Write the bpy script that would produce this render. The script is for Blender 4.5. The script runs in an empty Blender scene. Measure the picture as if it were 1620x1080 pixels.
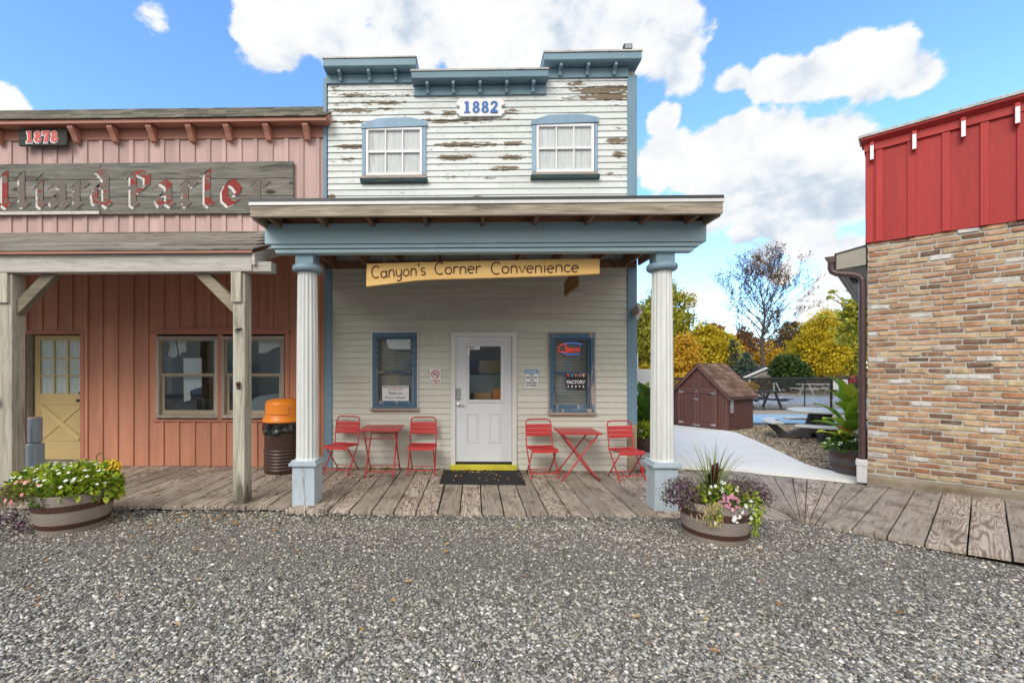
import bpy, bmesh, math, random
import numpy as np
from mathutils import Vector, Matrix, Euler
R = math.radians
random.seed(7); NR = np.random.default_rng(7)
S = bpy.context.scene
COL = S.collection
# ------------------------------------------------------------------ camera
FPX, PX, PY, CH, TH = 690.0, 735.0, 585.0, 1.60, R(1.2)
cd = bpy.data.cameras.new('camera'); cam = bpy.data.objects.new('camera', cd); COL.objects.link(cam)
cd.sensor_width = 36.0; cd.lens = FPX / 1620.0 * 36.0
cd.shift_x = (810 - PX) / 1620.0; cd.shift_y = (PY - 540) / 1620.0
cd.clip_end = 2000; cd.clip_start = 0.05
cam.location = (0, 0, CH); cam.rotation_euler = (R(90), 0, TH)
S.camera = cam
# ------------------------------------------------------------------ light and exposure
SUN_EL, SUN_AZ = 38.0, -150.0        # azimuth from +Y (into the scene) towards +X
S.view_settings.view_transform = 'Standard'; S.view_settings.look = 'None'
S.view_settings.exposure = 0.50; S.view_settings.gamma = 1.0
sd = bpy.data.lights.new('sun', 'SUN'); sd.energy = 1.45; sd.angle = R(26); sd.color = (1.0, 0.965, 0.915)
sun = bpy.data.objects.new('sun', sd); COL.objects.link(sun)
_d = Vector((math.sin(R(SUN_AZ)) * math.cos(R(SUN_EL)), math.cos(R(SUN_AZ)) * math.cos(R(SUN_EL)), math.sin(R(SUN_EL))))
sun.rotation_euler = _d.to_track_quat('Z', 'Y').to_euler()
_c, _s = math.cos(TH), math.sin(TH)
def ray(px, py):
    u, v = (px - PX) / FPX, (PY - py) / FPX
    return Vector((_c * u - _s, _s * u + _c, v))
CAM = Vector((0, 0, CH))
def W(px, py, Y):                      # the point seen at a pixel on the vertical plane y = Y
    r = ray(px, py); return CAM + r * (Y / r.y)
def G(px, py, z=0.0):                  # ... on the level plane z
    r = ray(px, py); return CAM + r * ((z - CH) / r.z)
def hit(px, py, p0, n):
    r = ray(px, py); return CAM + r * ((p0 - CAM).dot(n) / r.dot(n))
def cw(u, d, z=0.0): return Vector((_c * u - _s * d, _s * u + _c * d, z))

class NT:
    def __init__(s, tree): s.t = tree; s.L = tree.links
    def n(s, typ, _in=None, **kw):
        nd = s.t.nodes.new(typ)
        for k, v in kw.items(): setattr(nd, k, v)
        for k, v in (_in or {}).items():
            sk = nd.inputs[k]
            if isinstance(v, bpy.types.NodeSocket): s.L.new(v, sk)
            else: sk.default_value = v
        return nd
    def math(s, op, a, b=None, c=None, clamp=False):
        nd = s.t.nodes.new('ShaderNodeMath'); nd.operation = op; nd.use_clamp = clamp
        for i, v in enumerate((a, b, c)):
            if v is None: continue
            if isinstance(v, bpy.types.NodeSocket): s.L.new(v, nd.inputs[i])
            else: nd.inputs[i].default_value = v
        return nd.outputs[0]
    def vm(s, op, a, b=None, scale=None):
        nd = s.t.nodes.new('ShaderNodeVectorMath'); nd.operation = op
        for i, v in enumerate((a, b)):
            if v is None: continue
            if isinstance(v, bpy.types.NodeSocket): s.L.new(v, nd.inputs[i])
            else: nd.inputs[i].default_value = v
        if scale is not None:
            if isinstance(scale, bpy.types.NodeSocket): s.L.new(scale, nd.inputs['Scale'])
            else: nd.inputs['Scale'].default_value = scale
        return nd.outputs['Value'] if op in ('LENGTH', 'DISTANCE', 'DOT_PRODUCT') else nd.outputs[0]
    def mix(s, f, a, b, mode='MIX'):
        nd = s.t.nodes.new('ShaderNodeMix'); nd.data_type = 'RGBA'; nd.blend_type = mode
        for i, v in ((0, f), (6, a), (7, b)):
            if isinstance(v, bpy.types.NodeSocket): s.L.new(v, nd.inputs[i])
            else: nd.inputs[i].default_value = v if i == 0 else (*v[:3], 1)
        return nd.outputs[2]
    def ramp(s, f, stops, interp='LINEAR'):
        nd = s.t.nodes.new('ShaderNodeValToRGB'); s.L.new(f, nd.inputs[0]); e = nd.color_ramp.elements
        nd.color_ramp.interpolation = interp
        while len(e) < len(stops): e.new(0.5)
        for k, (p, c) in enumerate(stops):
            e[k].position = p; e[k].color = (*c[:3], 1) if hasattr(c, '__len__') else (c, c, c, 1)
        return nd.outputs[0]
    def mr(s, v, a, b, c=0.0, d=1.0, smooth=False):
        nd = s.t.nodes.new('ShaderNodeMapRange'); nd.interpolation_type = 'SMOOTHSTEP' if smooth else 'LINEAR'
        s.L.new(v, nd.inputs[0])
        for i, x in enumerate((a, b, c, d)): nd.inputs[i + 1].default_value = x
        return nd.outputs[0]
    def noise(s, vec, scale=5.0, detail=4.0, rough=0.55, dist=0.0):
        nd = s.n('ShaderNodeTexNoise', {'Scale': scale, 'Detail': detail, 'Roughness': rough, 'Distortion': dist})
        s.L.new(vec, nd.inputs['Vector']); return nd.outputs[0]
    def map(s, vec, scale=(1, 1, 1), loc=(0, 0, 0)):
        nd = s.n('ShaderNodeMapping', {'Scale': scale, 'Location': loc}); s.L.new(vec, nd.inputs[0]); return nd.outputs[0]

# ------------------------------------------------------------------ sky
wd = bpy.data.worlds.new('World'); S.world = wd; wd.use_nodes = True
w = NT(wd.node_tree); wd.node_tree.nodes.clear()
wo = w.n('ShaderNodeOutputWorld'); bgn = w.n('ShaderNodeBackground')
w.L.new(bgn.outputs[0], wo.inputs[0])
sky = w.n('ShaderNodeTexSky', sky_type='NISHITA', sun_disc=False, sun_elevation=R(SUN_EL), sun_rotation=R(SUN_AZ),
          air_density=1.0, dust_density=0.15, ozone_density=2.0, altitude=100.0)
bgn.inputs['Strength'].default_value = 0.10
dirv = w.n('ShaderNodeTexCoord').outputs['Generated']
def pdir(px, py): return ray(px, py).normalized()
# cloud banks: directions, angular radius (radians) and weight
BANKS = [(430, 50, .12, 1.0), (520, 20, .16, 1.0), (640, 35, .17, 1.0), (760, 45, .17, 1.0), (880, 50, .17, 1.0), (980, 50, .16, 1.0), (1050, 70, .12, .95), (1075, 115, .08, .8),
         (1165, 125, .06, .8), (1210, 128, .07, .9), (1255, 122, .075, .92), (1300, 112, .08, .95), (1345, 100, .08, .95), (1400, 95, .08, .9), (1455, 115, .07, .85), (1380, 125, .07, .8), (1545, 85, .05, .55),
         (1050, 190, .06, .9), (1060, 260, .12, 1.0), (1130, 260, .14, 1.0), (1210, 250, .15, 1.0), (1290, 260, .14, 1.0), (1340, 300, .11, 1.0), (1250, 320, .15, 1.0), (1120, 330, .11, .9), (1170, 220, .1, 1.0),
         (1200, 400, .08, .75), (1290, 380, .09, .8), (1340, 400, .08, .8), (1240, 430, .06, .6), (1320, 450, .08, .75), (1090, 475, .05, .7), (1300, 480, .08, .7), (1180, 370, .08, .7),
         (10, 155, .06, .8), (240, 20, .06, .42), (290, 35, .05, .3), (1560, 260, .1, .2)]
acc = None
for (bx, by, rad, wt) in BANKS:
    v = pdir(bx, by)
    dd = w.vm('DISTANCE', dirv, (v.x, v.y, v.z))
    g = w.mr(dd, rad, 0.0, 0.0, wt, smooth=True)
    acc = g if acc is None else w.math('SMOOTH_MAX', acc, g, 0.08)
front = w.n('ShaderNodeSeparateXYZ'); w.L.new(dirv, front.inputs[0])
back = w.mr(front.outputs[1], 0.30, -0.20, 0.0, 0.72)      # unseen cloud behind the camera, added to whiten and lift the fill light
acc = w.math('MAXIMUM', acc, back)
flat = w.map(dirv, (1, 1, 1.35))
n1 = w.noise(flat, 6.0, 9.0, 0.58, 0.25); n2 = w.noise(flat, 24.0, 7.0, 0.6, 0.15)
dens = w.math('ADD', acc, w.math('MULTIPLY', w.math('SUBTRACT', n1, 0.5), 1.15))
dens = w.math('ADD', dens, w.math('MULTIPLY', w.math('SUBTRACT', n2, 0.5), 0.58))
cover = w.mr(dens, 0.38, 0.56, smooth=True)
up = w.vm('ADD', flat, (0.03, 0.0, 0.085))
n1u = w.noise(up, 6.0, 9.0, 0.58, 0.25)
shade = w.math('ADD', w.math('MULTIPLY', w.math('SUBTRACT', n1, n1u), 1.7), w.math('MULTIPLY', w.math('SUBTRACT', n2, 0.5), 0.5))
GREY = [(1290, 335, .11, .28), (1200, 320, .09, .2), (1120, 325, .08, .16), (1310, 425, .08, .18), (700, 95, .12, .16), (900, 110, .12, .2), (560, 95, .1, .14), (1250, 145, .07, .16), (1400, 140, .07, .14), (1060, 120, .07, .16), (1180, 420, .07, .2), (820, 20, .1, .12)]
for (bx, by, rad, wt) in GREY:
    v = pdir(bx, by); shade = w.math('SUBTRACT', shade, w.mr(w.vm('DISTANCE', dirv, (v.x, v.y, v.z)), rad, 0.0, 0.0, wt, smooth=True))
shade = w.math('ADD', shade, 0.16)
ccol = w.ramp(w.math('ADD', shade, 0.5, clamp=True), [(0.12, (3.6, 4.3, 5.2)), (0.34, (4.8, 5.4, 6.1)), (0.54, (6.5, 6.7, 6.9)), (0.78, (7.25, 7.25, 7.2))])
skyc = w.mix(1.0, sky.outputs[0], (1.72, 2.22, 2.75), 'MULTIPLY')
ccol = w.mix(w.mr(front.outputs[1], 0.2, -0.3), ccol, (10.2, 10.0, 9.6))  # the unseen cloud behind is made brighter and whiter for the fill
w.L.new(w.mix(cover, skyc, ccol), bgn.inputs['Color'])

# ------------------------------------------------------------------ object helpers
def tag(o, label=None, cat=None, group=None, kind=None):
    if label: o['label'] = label
    if cat: o['category'] = cat
    if group: o['group'] = group
    if kind: o['kind'] = kind
    return o
ORG = {}
def thing(name, label, cat, loc=(0, 0, 0), group=None):
    o = bpy.data.objects.new(name, None); COL.objects.link(o); o.location = loc; ORG[o] = Vector(loc)
    o.empty_display_size = 0.1
    return tag(o, label, cat, group)
def link(name, me, mat, parent=None, bevel=0.0, seg=1):
    o = bpy.data.objects.new(name, me); COL.objects.link(o)
    if mat is not None: me.materials.append(mat)
    if parent is not None:
        off = ORG.get(parent, Vector()); ORG[o] = off; o.parent = parent
        if off.length > 1e-6: me.transform(Matrix.Translation(-off))
    else: ORG[o] = Vector()
    if bevel:
        b = o.modifiers.new('bevel', 'BEVEL'); b.width = bevel; b.segments = seg; b.limit_method = 'ANGLE'; b.angle_limit = R(40)
    return o
def copy_tree(o, parent=None):
    c = o.copy(); COL.objects.link(c)
    if parent is not None: c.parent = parent
    for ch in list(o.children): copy_tree(ch, c)
    return c
class MB:
    def __init__(s, M=None): s.v = []; s.f = []; s.t = []; s.M = M; s.sm = False
    def add(s, vs, fs, tone=None):
        b = len(s.v); tone = random.random() if tone is None else tone
        for p in vs:
            p = Vector(p); s.v.append(s.M @ p if s.M else p); s.t.append(tone)
        s.f += [tuple(b + i for i in f) for f in fs]; return s
    def box(s, x0, x1, y0, y1, z0, z1, tone=None, jit=0.0):
        vs = [(x, y, z) for z in (z0, z1) for y in (y0, y1) for x in (x0, x1)]
        if jit: vs = [tuple(c + random.uniform(-jit, jit) for c in p) for p in vs]
        return s.add(vs, [(0, 2, 3, 1), (4, 5, 7, 6), (0, 1, 5, 4), (2, 6, 7, 3), (0, 4, 6, 2), (1, 3, 7, 5)], tone)
    def bar(s, a, b, wd, hd, up=(0, 0, 1), tone=None):      # box along a-b, wd across, hd along up
        a, b = Vector(a), Vector(b); d = (b - a).normalized(); u = Vector(up); x = d.cross(u)
        if x.length < 1e-4: x = d.cross(Vector((1, 0, 0)))
        x.normalize(); u = x.cross(d); vs = []
        for p in (a, b):
            for sx, su in ((-1, -1), (1, -1), (1, 1), (-1, 1)): vs.append(p + x * sx * wd / 2 + u * su * hd / 2)
        return s.add(vs, [(3, 2, 1, 0), (4, 5, 6, 7), (0, 1, 5, 4), (1, 2, 6, 5), (2, 3, 7, 6), (3, 0, 4, 7)], tone)
    def prism(s, poly, ext, tone=None):                      # polygon of 3-D points extruded by the vector ext
        n = len(poly); e = Vector(ext); P = [Vector(p) for p in poly]
        nr = Vector()
        for i in range(n): nr += P[i].cross(P[(i + 1) % n])
        fs = [tuple(range(n)), tuple(range(2 * n - 1, n - 1, -1))] + [(i, i + n, (i + 1) % n + n, (i + 1) % n) for i in range(n)]
        if nr.dot(e) > 0: fs = [tuple(reversed(f)) for f in fs]
        return s.add(P + [p + e for p in P], fs, tone)
    def tube(s, pts, r, n=8, tone=None, cap=True):
        P = [Vector(p) for p in pts]; m = len(P); rr = r if hasattr(r, '__len__') else [r] * m
        vs, fs = [], []; ref = None
        for i in range(m):
            d = (P[min(i + 1, m - 1)] - P[max(i - 1, 0)]).normalized()
            if ref is None:
                ref = d.cross(Vector((0, 0, 1)) if abs(d.z) < .9 else Vector((1, 0, 0))).normalized()
            ref = (ref - d * ref.dot(d)).normalized(); b = d.cross(ref)
            for k in range(n):
                a = 2 * math.pi * k / n; vs.append(P[i] + (ref * math.cos(a) + b * math.sin(a)) * rr[i])
        for i in range(m - 1):
            for k in range(n):
                fs.append((i * n + k, i * n + (k + 1) % n, (i + 1) * n + (k + 1) % n, (i + 1) * n + k))
        if cap: fs += [tuple(range(n - 1, -1, -1)), tuple(range((m - 1) * n, m * n))]
        return s.add(vs, fs, tone)
    def lathe(s, prof, c=(0, 0, 0), n=32, tone=None, wob=0.0, cap=False):
        c = Vector(c); vs, fs = [], []; m = len(prof)
        for (r, z) in prof:
            for k in range(n):
                a = 2 * math.pi * k / n; q = r * (1 + (wob * math.sin(a * 7 + z * 31) if wob else 0)); vs.append(c + Vector((q * math.cos(a), q * math.sin(a), z)))
        for i in range(m - 1):
            for k in range(n):
                fs.append((i * n + k, i * n + (k + 1) % n, (i + 1) * n + (k + 1) % n, (i + 1) * n + k))
        if cap: fs += [tuple(range(n - 1, -1, -1)), tuple(range((m - 1) * n, m * n))]
        return s.add(vs, fs, tone)
    def frame(s, x0, x1, z0, z1, wdt, y0, y1, top=None, bot=None, tone=None):   # four sticks butted end to end
        t = wdt if top is None else top; b = wdt if bot is None else bot
        s.box(x0, x0 + wdt, y0, y1, z0 + b, z1 - t); s.box(x1 - wdt, x1, y0, y1, z0 + b, z1 - t)
        s.box(x0, x1, y0, y1, z1 - t, z1); s.box(x0, x1, y0, y1, z0, z0 + b); return s
    def mesh(s, name, smooth=False):
        me = bpy.data.meshes.new(name); me.from_pydata([tuple(p) for p in s.v], [], s.f)
        at = me.attributes.new('tone', 'FLOAT', 'POINT'); at.data.foreach_set('value', s.t)
        if smooth: me.shade_smooth()
        return me
    def build(s, name, mat, parent=None, smooth=False, bevel=0.0, seg=1, ang=None):
        me = s.mesh(name)
        o = link(name, me, mat, parent, bevel, seg)
        if smooth:
            me.shade_smooth()
            if ang is not None:
                bm = bmesh.new(); bm.from_mesh(me)
                for e in bm.edges:
                    if len(e.link_faces) != 2 or e.calc_face_angle(0) > R(ang): e.smooth = False
                bm.to_mesh(me); bm.free()
        return o
def npmesh(name, V, Fa, tone, mat, parent=None, smooth=False):
    V = np.asarray(V, np.float32); Fa = np.asarray(Fa, np.int32); k = Fa.shape[1]
    me = bpy.data.meshes.new(name); me.vertices.add(len(V)); me.vertices.foreach_set('co', V.ravel())
    me.loops.add(Fa.size); me.loops.foreach_set('vertex_index', Fa.ravel())
    me.polygons.add(len(Fa)); me.polygons.foreach_set('loop_start', np.arange(0, Fa.size, k, dtype=np.int32))
    me.polygons.foreach_set('loop_total', np.full(len(Fa), k, np.int32))
    me.update(calc_edges=True)
    at = me.attributes.new('tone', 'FLOAT', 'POINT'); at.data.foreach_set('value', np.asarray(tone, np.float32))
    if smooth: me.shade_smooth()
    return link(name, me, mat, parent)
def text(m, body, size, x, z, y, depth=0.004, off=0.0, align='CENTER', tone=None, sx=1.0, flip=None):
    cu = bpy.data.curves.new('lettering', 'FONT'); cu.body = body; cu.size = size; cu.extrude = depth / 2; cu.offset = off
    cu.align_x = align; cu.align_y = 'CENTER'; cu.resolution_u = 3
    ob = bpy.data.objects.new('lettering', cu); COL.objects.link(ob)
    dg = bpy.context.evaluated_depsgraph_get(); me = bpy.data.meshes.new_from_object(ob.evaluated_get(dg))
    vs = [(x + v.co.x * sx, y - v.co.z, z + v.co.y) for v in me.vertices]
    m.add(vs, [tuple(p.vertices) for p in me.polygons], tone)
    bpy.data.objects.remove(ob); bpy.data.curves.remove(cu); bpy.data.meshes.remove(me); return m
# ------------------------------------------------------------------ materials
def newmat(name, rough=0.7, metal=0.0, spec=0.4):
    m = bpy.data.materials.new(name); m.use_nodes = True; t = NT(m.node_tree); b = m.node_tree.nodes['Principled BSDF']
    b.inputs['Roughness'].default_value = rough; b.inputs['Metallic'].default_value = metal
    b.inputs['Specular IOR Level'].default_value = spec
    return m, t, b
def oc(t): return t.n('ShaderNodeTexCoord').outputs['Object']
def tone(t, nm='tone'): return t.n('ShaderNodeAttribute', attribute_name=nm).outputs['Fac']
def bump(t, b, h, strength=0.3, dist=0.01):
    nd = t.n('ShaderNodeBump', {'Strength': strength, 'Distance': dist}); t.L.new(h, nd.inputs['Height']); t.L.new(nd.outputs[0], b.inputs['Normal'])
def scl(c, k): return tuple(min(1, x * k) for x in c)
def paint(name, c, rough=0.55, var=0.12, bare=None, barec=(0.22, 0.18, 0.14), sc=3.0, axis=None, spec=0.35, tv=0.06, bmp=0.15):
    """Painted surface: uneven tone, fine scuffs, optionally worn through to bare wood (bare = 0..1)."""
    m, t, b = newmat(name, rough, 0, spec); v = oc(t); tn = tone(t)
    vv = t.vm('ADD', v, t.vm('SCALE', t.n('ShaderNodeCombineXYZ', {0: tn, 1: tn, 2: tn}).outputs[0], scale=7.0))
    st = {'X': (.25, 2, 2), 'Z': (2, 2, .25), 'Y': (2, .25, 2), None: (1, 1, 1)}[axis]
    a = t.noise(t.map(vv, st), sc, 6, 0.6); f = t.noise(t.map(vv, st), sc * 9, 5, 0.65)
    col = t.mix(t.mr(a, .3, .7), scl(c, 1 - var), scl(c, 1 + var))
    col = t.mix(t.mr(f, .35, .75, 0, .35), col, scl(c, 1 - var * 2))
    k = t.mr(tn, 0, 1, 1 - tv, 1 + tv)
    col = t.mix(1.0, col, t.n('ShaderNodeCombineXYZ', {0: k, 1: k, 2: k}).outputs[0], 'MULTIPLY')
    if bare:
        w_ = t.math('ADD', t.math('MULTIPLY', t.noise(t.map(vv, st), sc * 3, 8, .7), .7), t.math('MULTIPLY', f, .3))
        col = t.mix(t.mr(w_, .66 - bare * .22, .70 - bare * .22), col, t.mix(f, scl(barec, .6), scl(barec, 1.4)))
    t.L.new(col, b.inputs['Base Color']); bump(t, b, f, bmp, .004)
    return m
def wood(name, c1, c2, axis='X', sc=1.0, rough=0.85, dark=None, streak=0.5, knots=0.0, tv=0.22, foot=0.0):
    """Weathered board: grain stretched along its axis, darker streaks, board-to-board tone."""
    m, t, b = newmat(name, rough, 0, .25); v = oc(t); tn = tone(t); dark = dark or scl(c1, .4)
    vv = t.vm('ADD', v, t.vm('SCALE', t.n('ShaderNodeCombineXYZ', {0: tn, 1: tn, 2: tn}).outputs[0], scale=13.0))
    l, k = .9 * sc, 16 * sc
    st = {'X': (l, k, k), 'Y': (k, l, k), 'Z': (k, k, l)}[axis]; st2 = {'X': (.6, 5, 5), 'Y': (5, .6, 5), 'Z': (5, 5, .6)}[axis]
    g = t.noise(t.map(vv, st), 2.2, 7, .65, .6); g2 = t.noise(t.map(vv, st2), 1.3, 6, .6, 1.6)
    col = t.mix(t.mr(g, .3, .7), c1, c2)
    col = t.mix(t.mr(g2, .52, .72, 0, streak), col, dark)
    fine = t.noise(t.map(vv, tuple(3 * x for x in st)), 2.0, 4, .6)
    col = t.mix(t.mr(fine, .5, .75, 0, .45), col, dark)
    if knots:
        kn = t.n('ShaderNodeTexVoronoi', {'Scale': 1.0}, feature='F1'); t.L.new(t.map(vv, {'X': (1.5, 3.2, 3.2), 'Y': (3.2, 1.5, 3.2), 'Z': (3.2, 3.2, 1.5)}[axis]), kn.inputs['Vector'])
        rg = t.math('ADD', kn.outputs['Distance'], t.math('MULTIPLY', t.math('SUBTRACT', g2, .5), .25))
        col = t.mix(t.mr(rg, .06, .14, knots, 0), col, scl(dark, .6))
        wv = t.math('SINE', t.math('MULTIPLY', rg, 95.0))
        col = t.mix(t.math('MULTIPLY', t.mr(wv, .2, 1.0), t.mr(rg, .12, .5, .55 * knots, 0)), col, dark)
    if foot:      # damp, blackened foot of a post
        sz = t.n('ShaderNodeSeparateXYZ'); t.L.new(v, sz.inputs[0]); ft = t.math('ADD', t.mr(sz.outputs[2], .55, .02), t.math('MULTIPLY', t.math('SUBTRACT', t.noise(t.map(v, (9, 9, 1.6)), 1.0, 5, .6), .5), 2.2))
        col = t.mix(t.mr(ft, .55, .95, 0, foot), col, (.075, .07, .045))
    kk = t.mr(tn, 0, 1, 1 - tv, 1 + tv)
    col = t.mix(1.0, col, t.n('ShaderNodeCombineXYZ', {0: kk, 1: kk, 2: kk}).outputs[0], 'MULTIPLY')
    t.L.new(col, b.inputs['Base Color']); bump(t, b, t.math('ADD', g, t.math('MULTIPLY', fine, .5)), .45, .006)
    return m
def plain(name, c, rough=0.5, metal=0.0, spec=0.5, var=0.08):
    m, t, b = newmat(name, rough, metal, spec); v = oc(t)
    a = t.noise(v, 14, 6, .6); col = t.mix(t.mr(a, .3, .7), scl(c, 1 - var), scl(c, 1 + var))
    t.L.new(col, b.inputs['Base Color']); t.L.new(t.mr(a, .3, .7, rough - .06, rough + .06), b.inputs['Roughness']); return m
def toned(name, stops, rough=0.6, spec=.3, trans=0.0, interp='LINEAR', nz=0.0):
    """Colour picked by each piece's own tone value (stones, leaves, petals)."""
    m, t, b = newmat(name, rough, 0, spec); f = tone(t)
    if nz: f = t.math('ADD', f, t.math('MULTIPLY', t.math('SUBTRACT', t.noise(oc(t), 60, 4), .5), nz), clamp=True)
    col = t.ramp(f, stops, interp); t.L.new(col, b.inputs['Base Color'])
    if trans:
        o = m.node_tree.nodes['Material Output']; tr = t.n('ShaderNodeBsdfTranslucent'); t.L.new(col, tr.inputs[0])
        mx = t.n('ShaderNodeMixShader', {0: trans}); t.L.new(b.outputs[0], mx.inputs[1]); t.L.new(tr.outputs[0], mx.inputs[2]); t.L.new(mx.outputs[0], o.inputs[0])
    return m
def glassmat(name, refl=1.0, tint=(.9, .93, .92)):
    m = bpy.data.materials.new(name); m.use_nodes = True; t = NT(m.node_tree); m.node_tree.nodes.clear()
    o = t.n('ShaderNodeOutputMaterial'); tr = t.n('ShaderNodeBsdfTransparent', {0: (*tint, 1)}); gl = t.n('ShaderNodeBsdfGlossy', {'Roughness': .03})
    ge = t.n('ShaderNodeNewGeometry'); cs = t.math('ABSOLUTE', t.vm('DOT_PRODUCT', ge.outputs['Incoming'], ge.outputs['Normal'])); k = t.math('MULTIPLY', t.math('ADD', .04, t.math('MULTIPLY', t.math('POWER', t.math('SUBTRACT', 1.0, cs), 5.0), .96)), 1.1 * refl, clamp=True)
    nb = t.n('ShaderNodeBump', {'Strength': .05, 'Distance': .02}); t.L.new(t.noise(oc(t), 3.0, 2), nb.inputs['Height']); t.L.new(nb.outputs[0], gl.inputs['Normal'])
    mx = t.n('ShaderNodeMixShader'); t.L.new(k, mx.inputs[0]); t.L.new(tr.outputs[0], mx.inputs[1]); t.L.new(gl.outputs[0], mx.inputs[2]); t.L.new(mx.outputs[0], o.inputs[0])
    return m
def emit(name, c, k):
    m, t, b = newmat(name, .3); b.inputs['Base Color'].default_value = (*c, 1); b.inputs['Emission Color'].default_value = (*c, 1); b.inputs['Emission Strength'].default_value = k; return m
def peeling(name, c, barec):
    """Old paint that has flaked off where the boards' own 'peel' value is high."""
    m, t, b = newmat(name, .6, 0, .3); v = oc(t); tn = tone(t); pe = tone(t, 'peel')
    vv = t.vm('ADD', v, t.vm('SCALE', t.n('ShaderNodeCombineXYZ', {0: tn, 1: tn, 2: tn}).outputs[0], scale=5.0))
    a = t.noise(t.map(vv, (.5, 1, 3)), 3, 6, .6); f = t.noise(t.map(vv, (.6, 3, 2.2)), 16, 8, .7); g = t.noise(t.map(vv, (1, 30, 30)), 3, 6, .6)
    col = t.mix(t.mr(a, .3, .7), scl(c, .93), scl(c, 1.05))
    col = t.mix(t.mr(g, .5, .8, 0, .3), col, (.40, .40, .34)); col = t.mix(t.mr(t.noise(t.map(vv, (.35, 1, 1.2)), 2.2, 6, .65), .5, .75, 0, .3), col, (.42, .41, .34))
    k = t.mr(tn, 0, 1, .94, 1.05); col = t.mix(1.0, col, t.n('ShaderNodeCombineXYZ', {0: k, 1: k, 2: k}).outputs[0], 'MULTIPLY')
    f2 = t.noise(t.map(vv, (.9, 1, 9)), 5, 6, .75); q = t.math('ADD', pe, t.math('ADD', t.math('MULTIPLY', t.math('SUBTRACT', f, .5), 2.3), t.math('MULTIPLY', t.math('SUBTRACT', f2, .5), 1.9)))
    fl = t.mr(q, .50, .54)
    rim = t.mr(q, .42, .50)
    col = t.mix(t.math('MULTIPLY', rim, .35), col, (.5, .46, .36))
    col = t.mix(fl, col, t.mix(t.mr(g, .3, .7), scl(barec, .55), scl(barec, 1.35)))
    t.L.new(col, b.inputs['Base Color']); bump(t, b, t.math('SUBTRACT', g, t.math('MULTIPLY', fl, 1.2)), .25, .004)
    return m
M = {}
WHITE = (.70, .735, .715)
M['siding_old'] = peeling('old_white_siding', WHITE, (.19, .145, .095))
M['siding'] = paint('porch_siding', (.62, .62, .535), .55, .07, sc=2.0, axis='X', tv=.05)
M['blue'] = paint('blue_trim', (.19, .295, .355), .55, .14, bare=.22, barec=(.2, .19, .17), axis='X', sc=2.5)
M['blue_v'] = paint('blue_trim_upright', (.19, .305, .395), .55, .16, bare=.3, barec=(.2, .19, .17), axis='Z', sc=2.5)
M['blue_pale'] = paint('faded_blue_trim', (.27, .40, .52), .6, .14, bare=.25, barec=(.25, .24, .22), axis='Z', sc=2.5)
M['blue_ped'] = paint('pedestal_blue', (.44, .515, .57), .6, .14, bare=.4, barec=(.26, .27, .25), axis='Z', sc=2.5)
M['cap_blue'] = paint('capital_blue', (.26, .385, .455), .5, .1, bare=.2, sc=4)
M['beam_blue'] = paint('beam_blue', (.39, .53, .57), .5, .12, bare=.12, axis='X', sc=1.6)
M['shaft'] = paint('column_white', (.69, .71, .68), .6, .16, bare=.22, barec=(.42, .43, .40), axis='Z', sc=2.2)
M['coping'] = paint('weathered_coping', (.55, .55, .52), .7, .3, bare=.45, barec=(.1, .1, .09), axis='X', sc=6)
M['white'] = paint('white_vinyl', (.82, .82, .82), .4, .04, sc=5)
M['door_white'] = paint('door_white', (.66, .68, .70), .45, .04, sc=2)
M['trim_white'] = paint('door_trim_white', (.68, .67, .62), .5, .06, sc=4, axis='Z')
M['ply'] = wood('painted_plywood', (.50, .53, .53), (.66, .69, .69), 'Z', .7, .7, dark=(.30, .33, .33), streak=.5, tv=.05)
M['yellow'] = paint('yellow_sill', (.62, .55, .05), .6, .2, bare=.3, barec=(.3, .25, .12), sc=5)
M['oldwood'] = wood('weathered_fascia', (.20, .16, .115), (.50, .43, .345), 'X', 1.0, .85, dark=(.10, .075, .05), streak=.9)
M['sillwood'] = wood('bare_sill', (.30, .24, .20), (.46, .39, .33), 'X', 1.4, .85, dark=(.10, .07, .05))
M['jambwood'] = wood('bare_jamb', (.34, .28, .24), (.52, .46, .40), 'Z', 1.4, .85, dark=(.16, .11, .08))
M['soffit'] = wood('soffit_boards', (.19, .095, .055), (.36, .21, .125), 'X', .8, .9, dark=(.03, .014, .01), streak=.9)
M['rafter'] = wood('rafters', (.17, .095, .06), (.32, .21, .14), 'Y', 1, .9, dark=(.05, .025, .016), streak=.8)
M['greywood_x'] = wood('grey_boards', (.125, .12, .102), (.28, .27, .235), 'X', 1.0, .9, dark=(.05, .045, .04), streak=.8, knots=.9, tv=.12)
M['greybeam'] = wood('grey_beam', (.46, .44, .40), (.66, .64, .59), 'X', 1.0, .85, dark=(.22, .18, .14), streak=.5, knots=.7)
M['greypost'] = wood('grey_post', (.35, .33, .265), (.57, .545, .455), 'Z', 1.0, .85, dark=(.13, .12, .085), streak=.7, knots=.8, foot=.85)
M['brace'] = wood('brace_wood', (.20, .165, .115), (.36, .31, .235), 'X', 1.0, .85, dark=(.1, .08, .06), streak=.6)
M['plank_roof'] = wood('plank_roof', (.14, .122, .095), (.34, .31, .26), 'X', 2.2, .92, dark=(.035, .03, .024), streak=.95)
M['timber_wall'] = wood('timber_wall', (.66, .48, .31), (.82, .64, .44), 'X', .5, .85, dark=(.3, .2, .13))
M['newwood'] = wood('new_post_wood', (.40, .32, .22), (.52, .43, .31), 'Z', 1, .8, dark=(.25, .18, .11))
M['pink'] = paint('faded_daylit_pink', (.54, .375, .345), .75, .14, bare=.05, barec=(.5, .42, .36), axis='Z', sc=2.2, tv=.10)  # same paint as below; open light as well as fading in its colour
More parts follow.
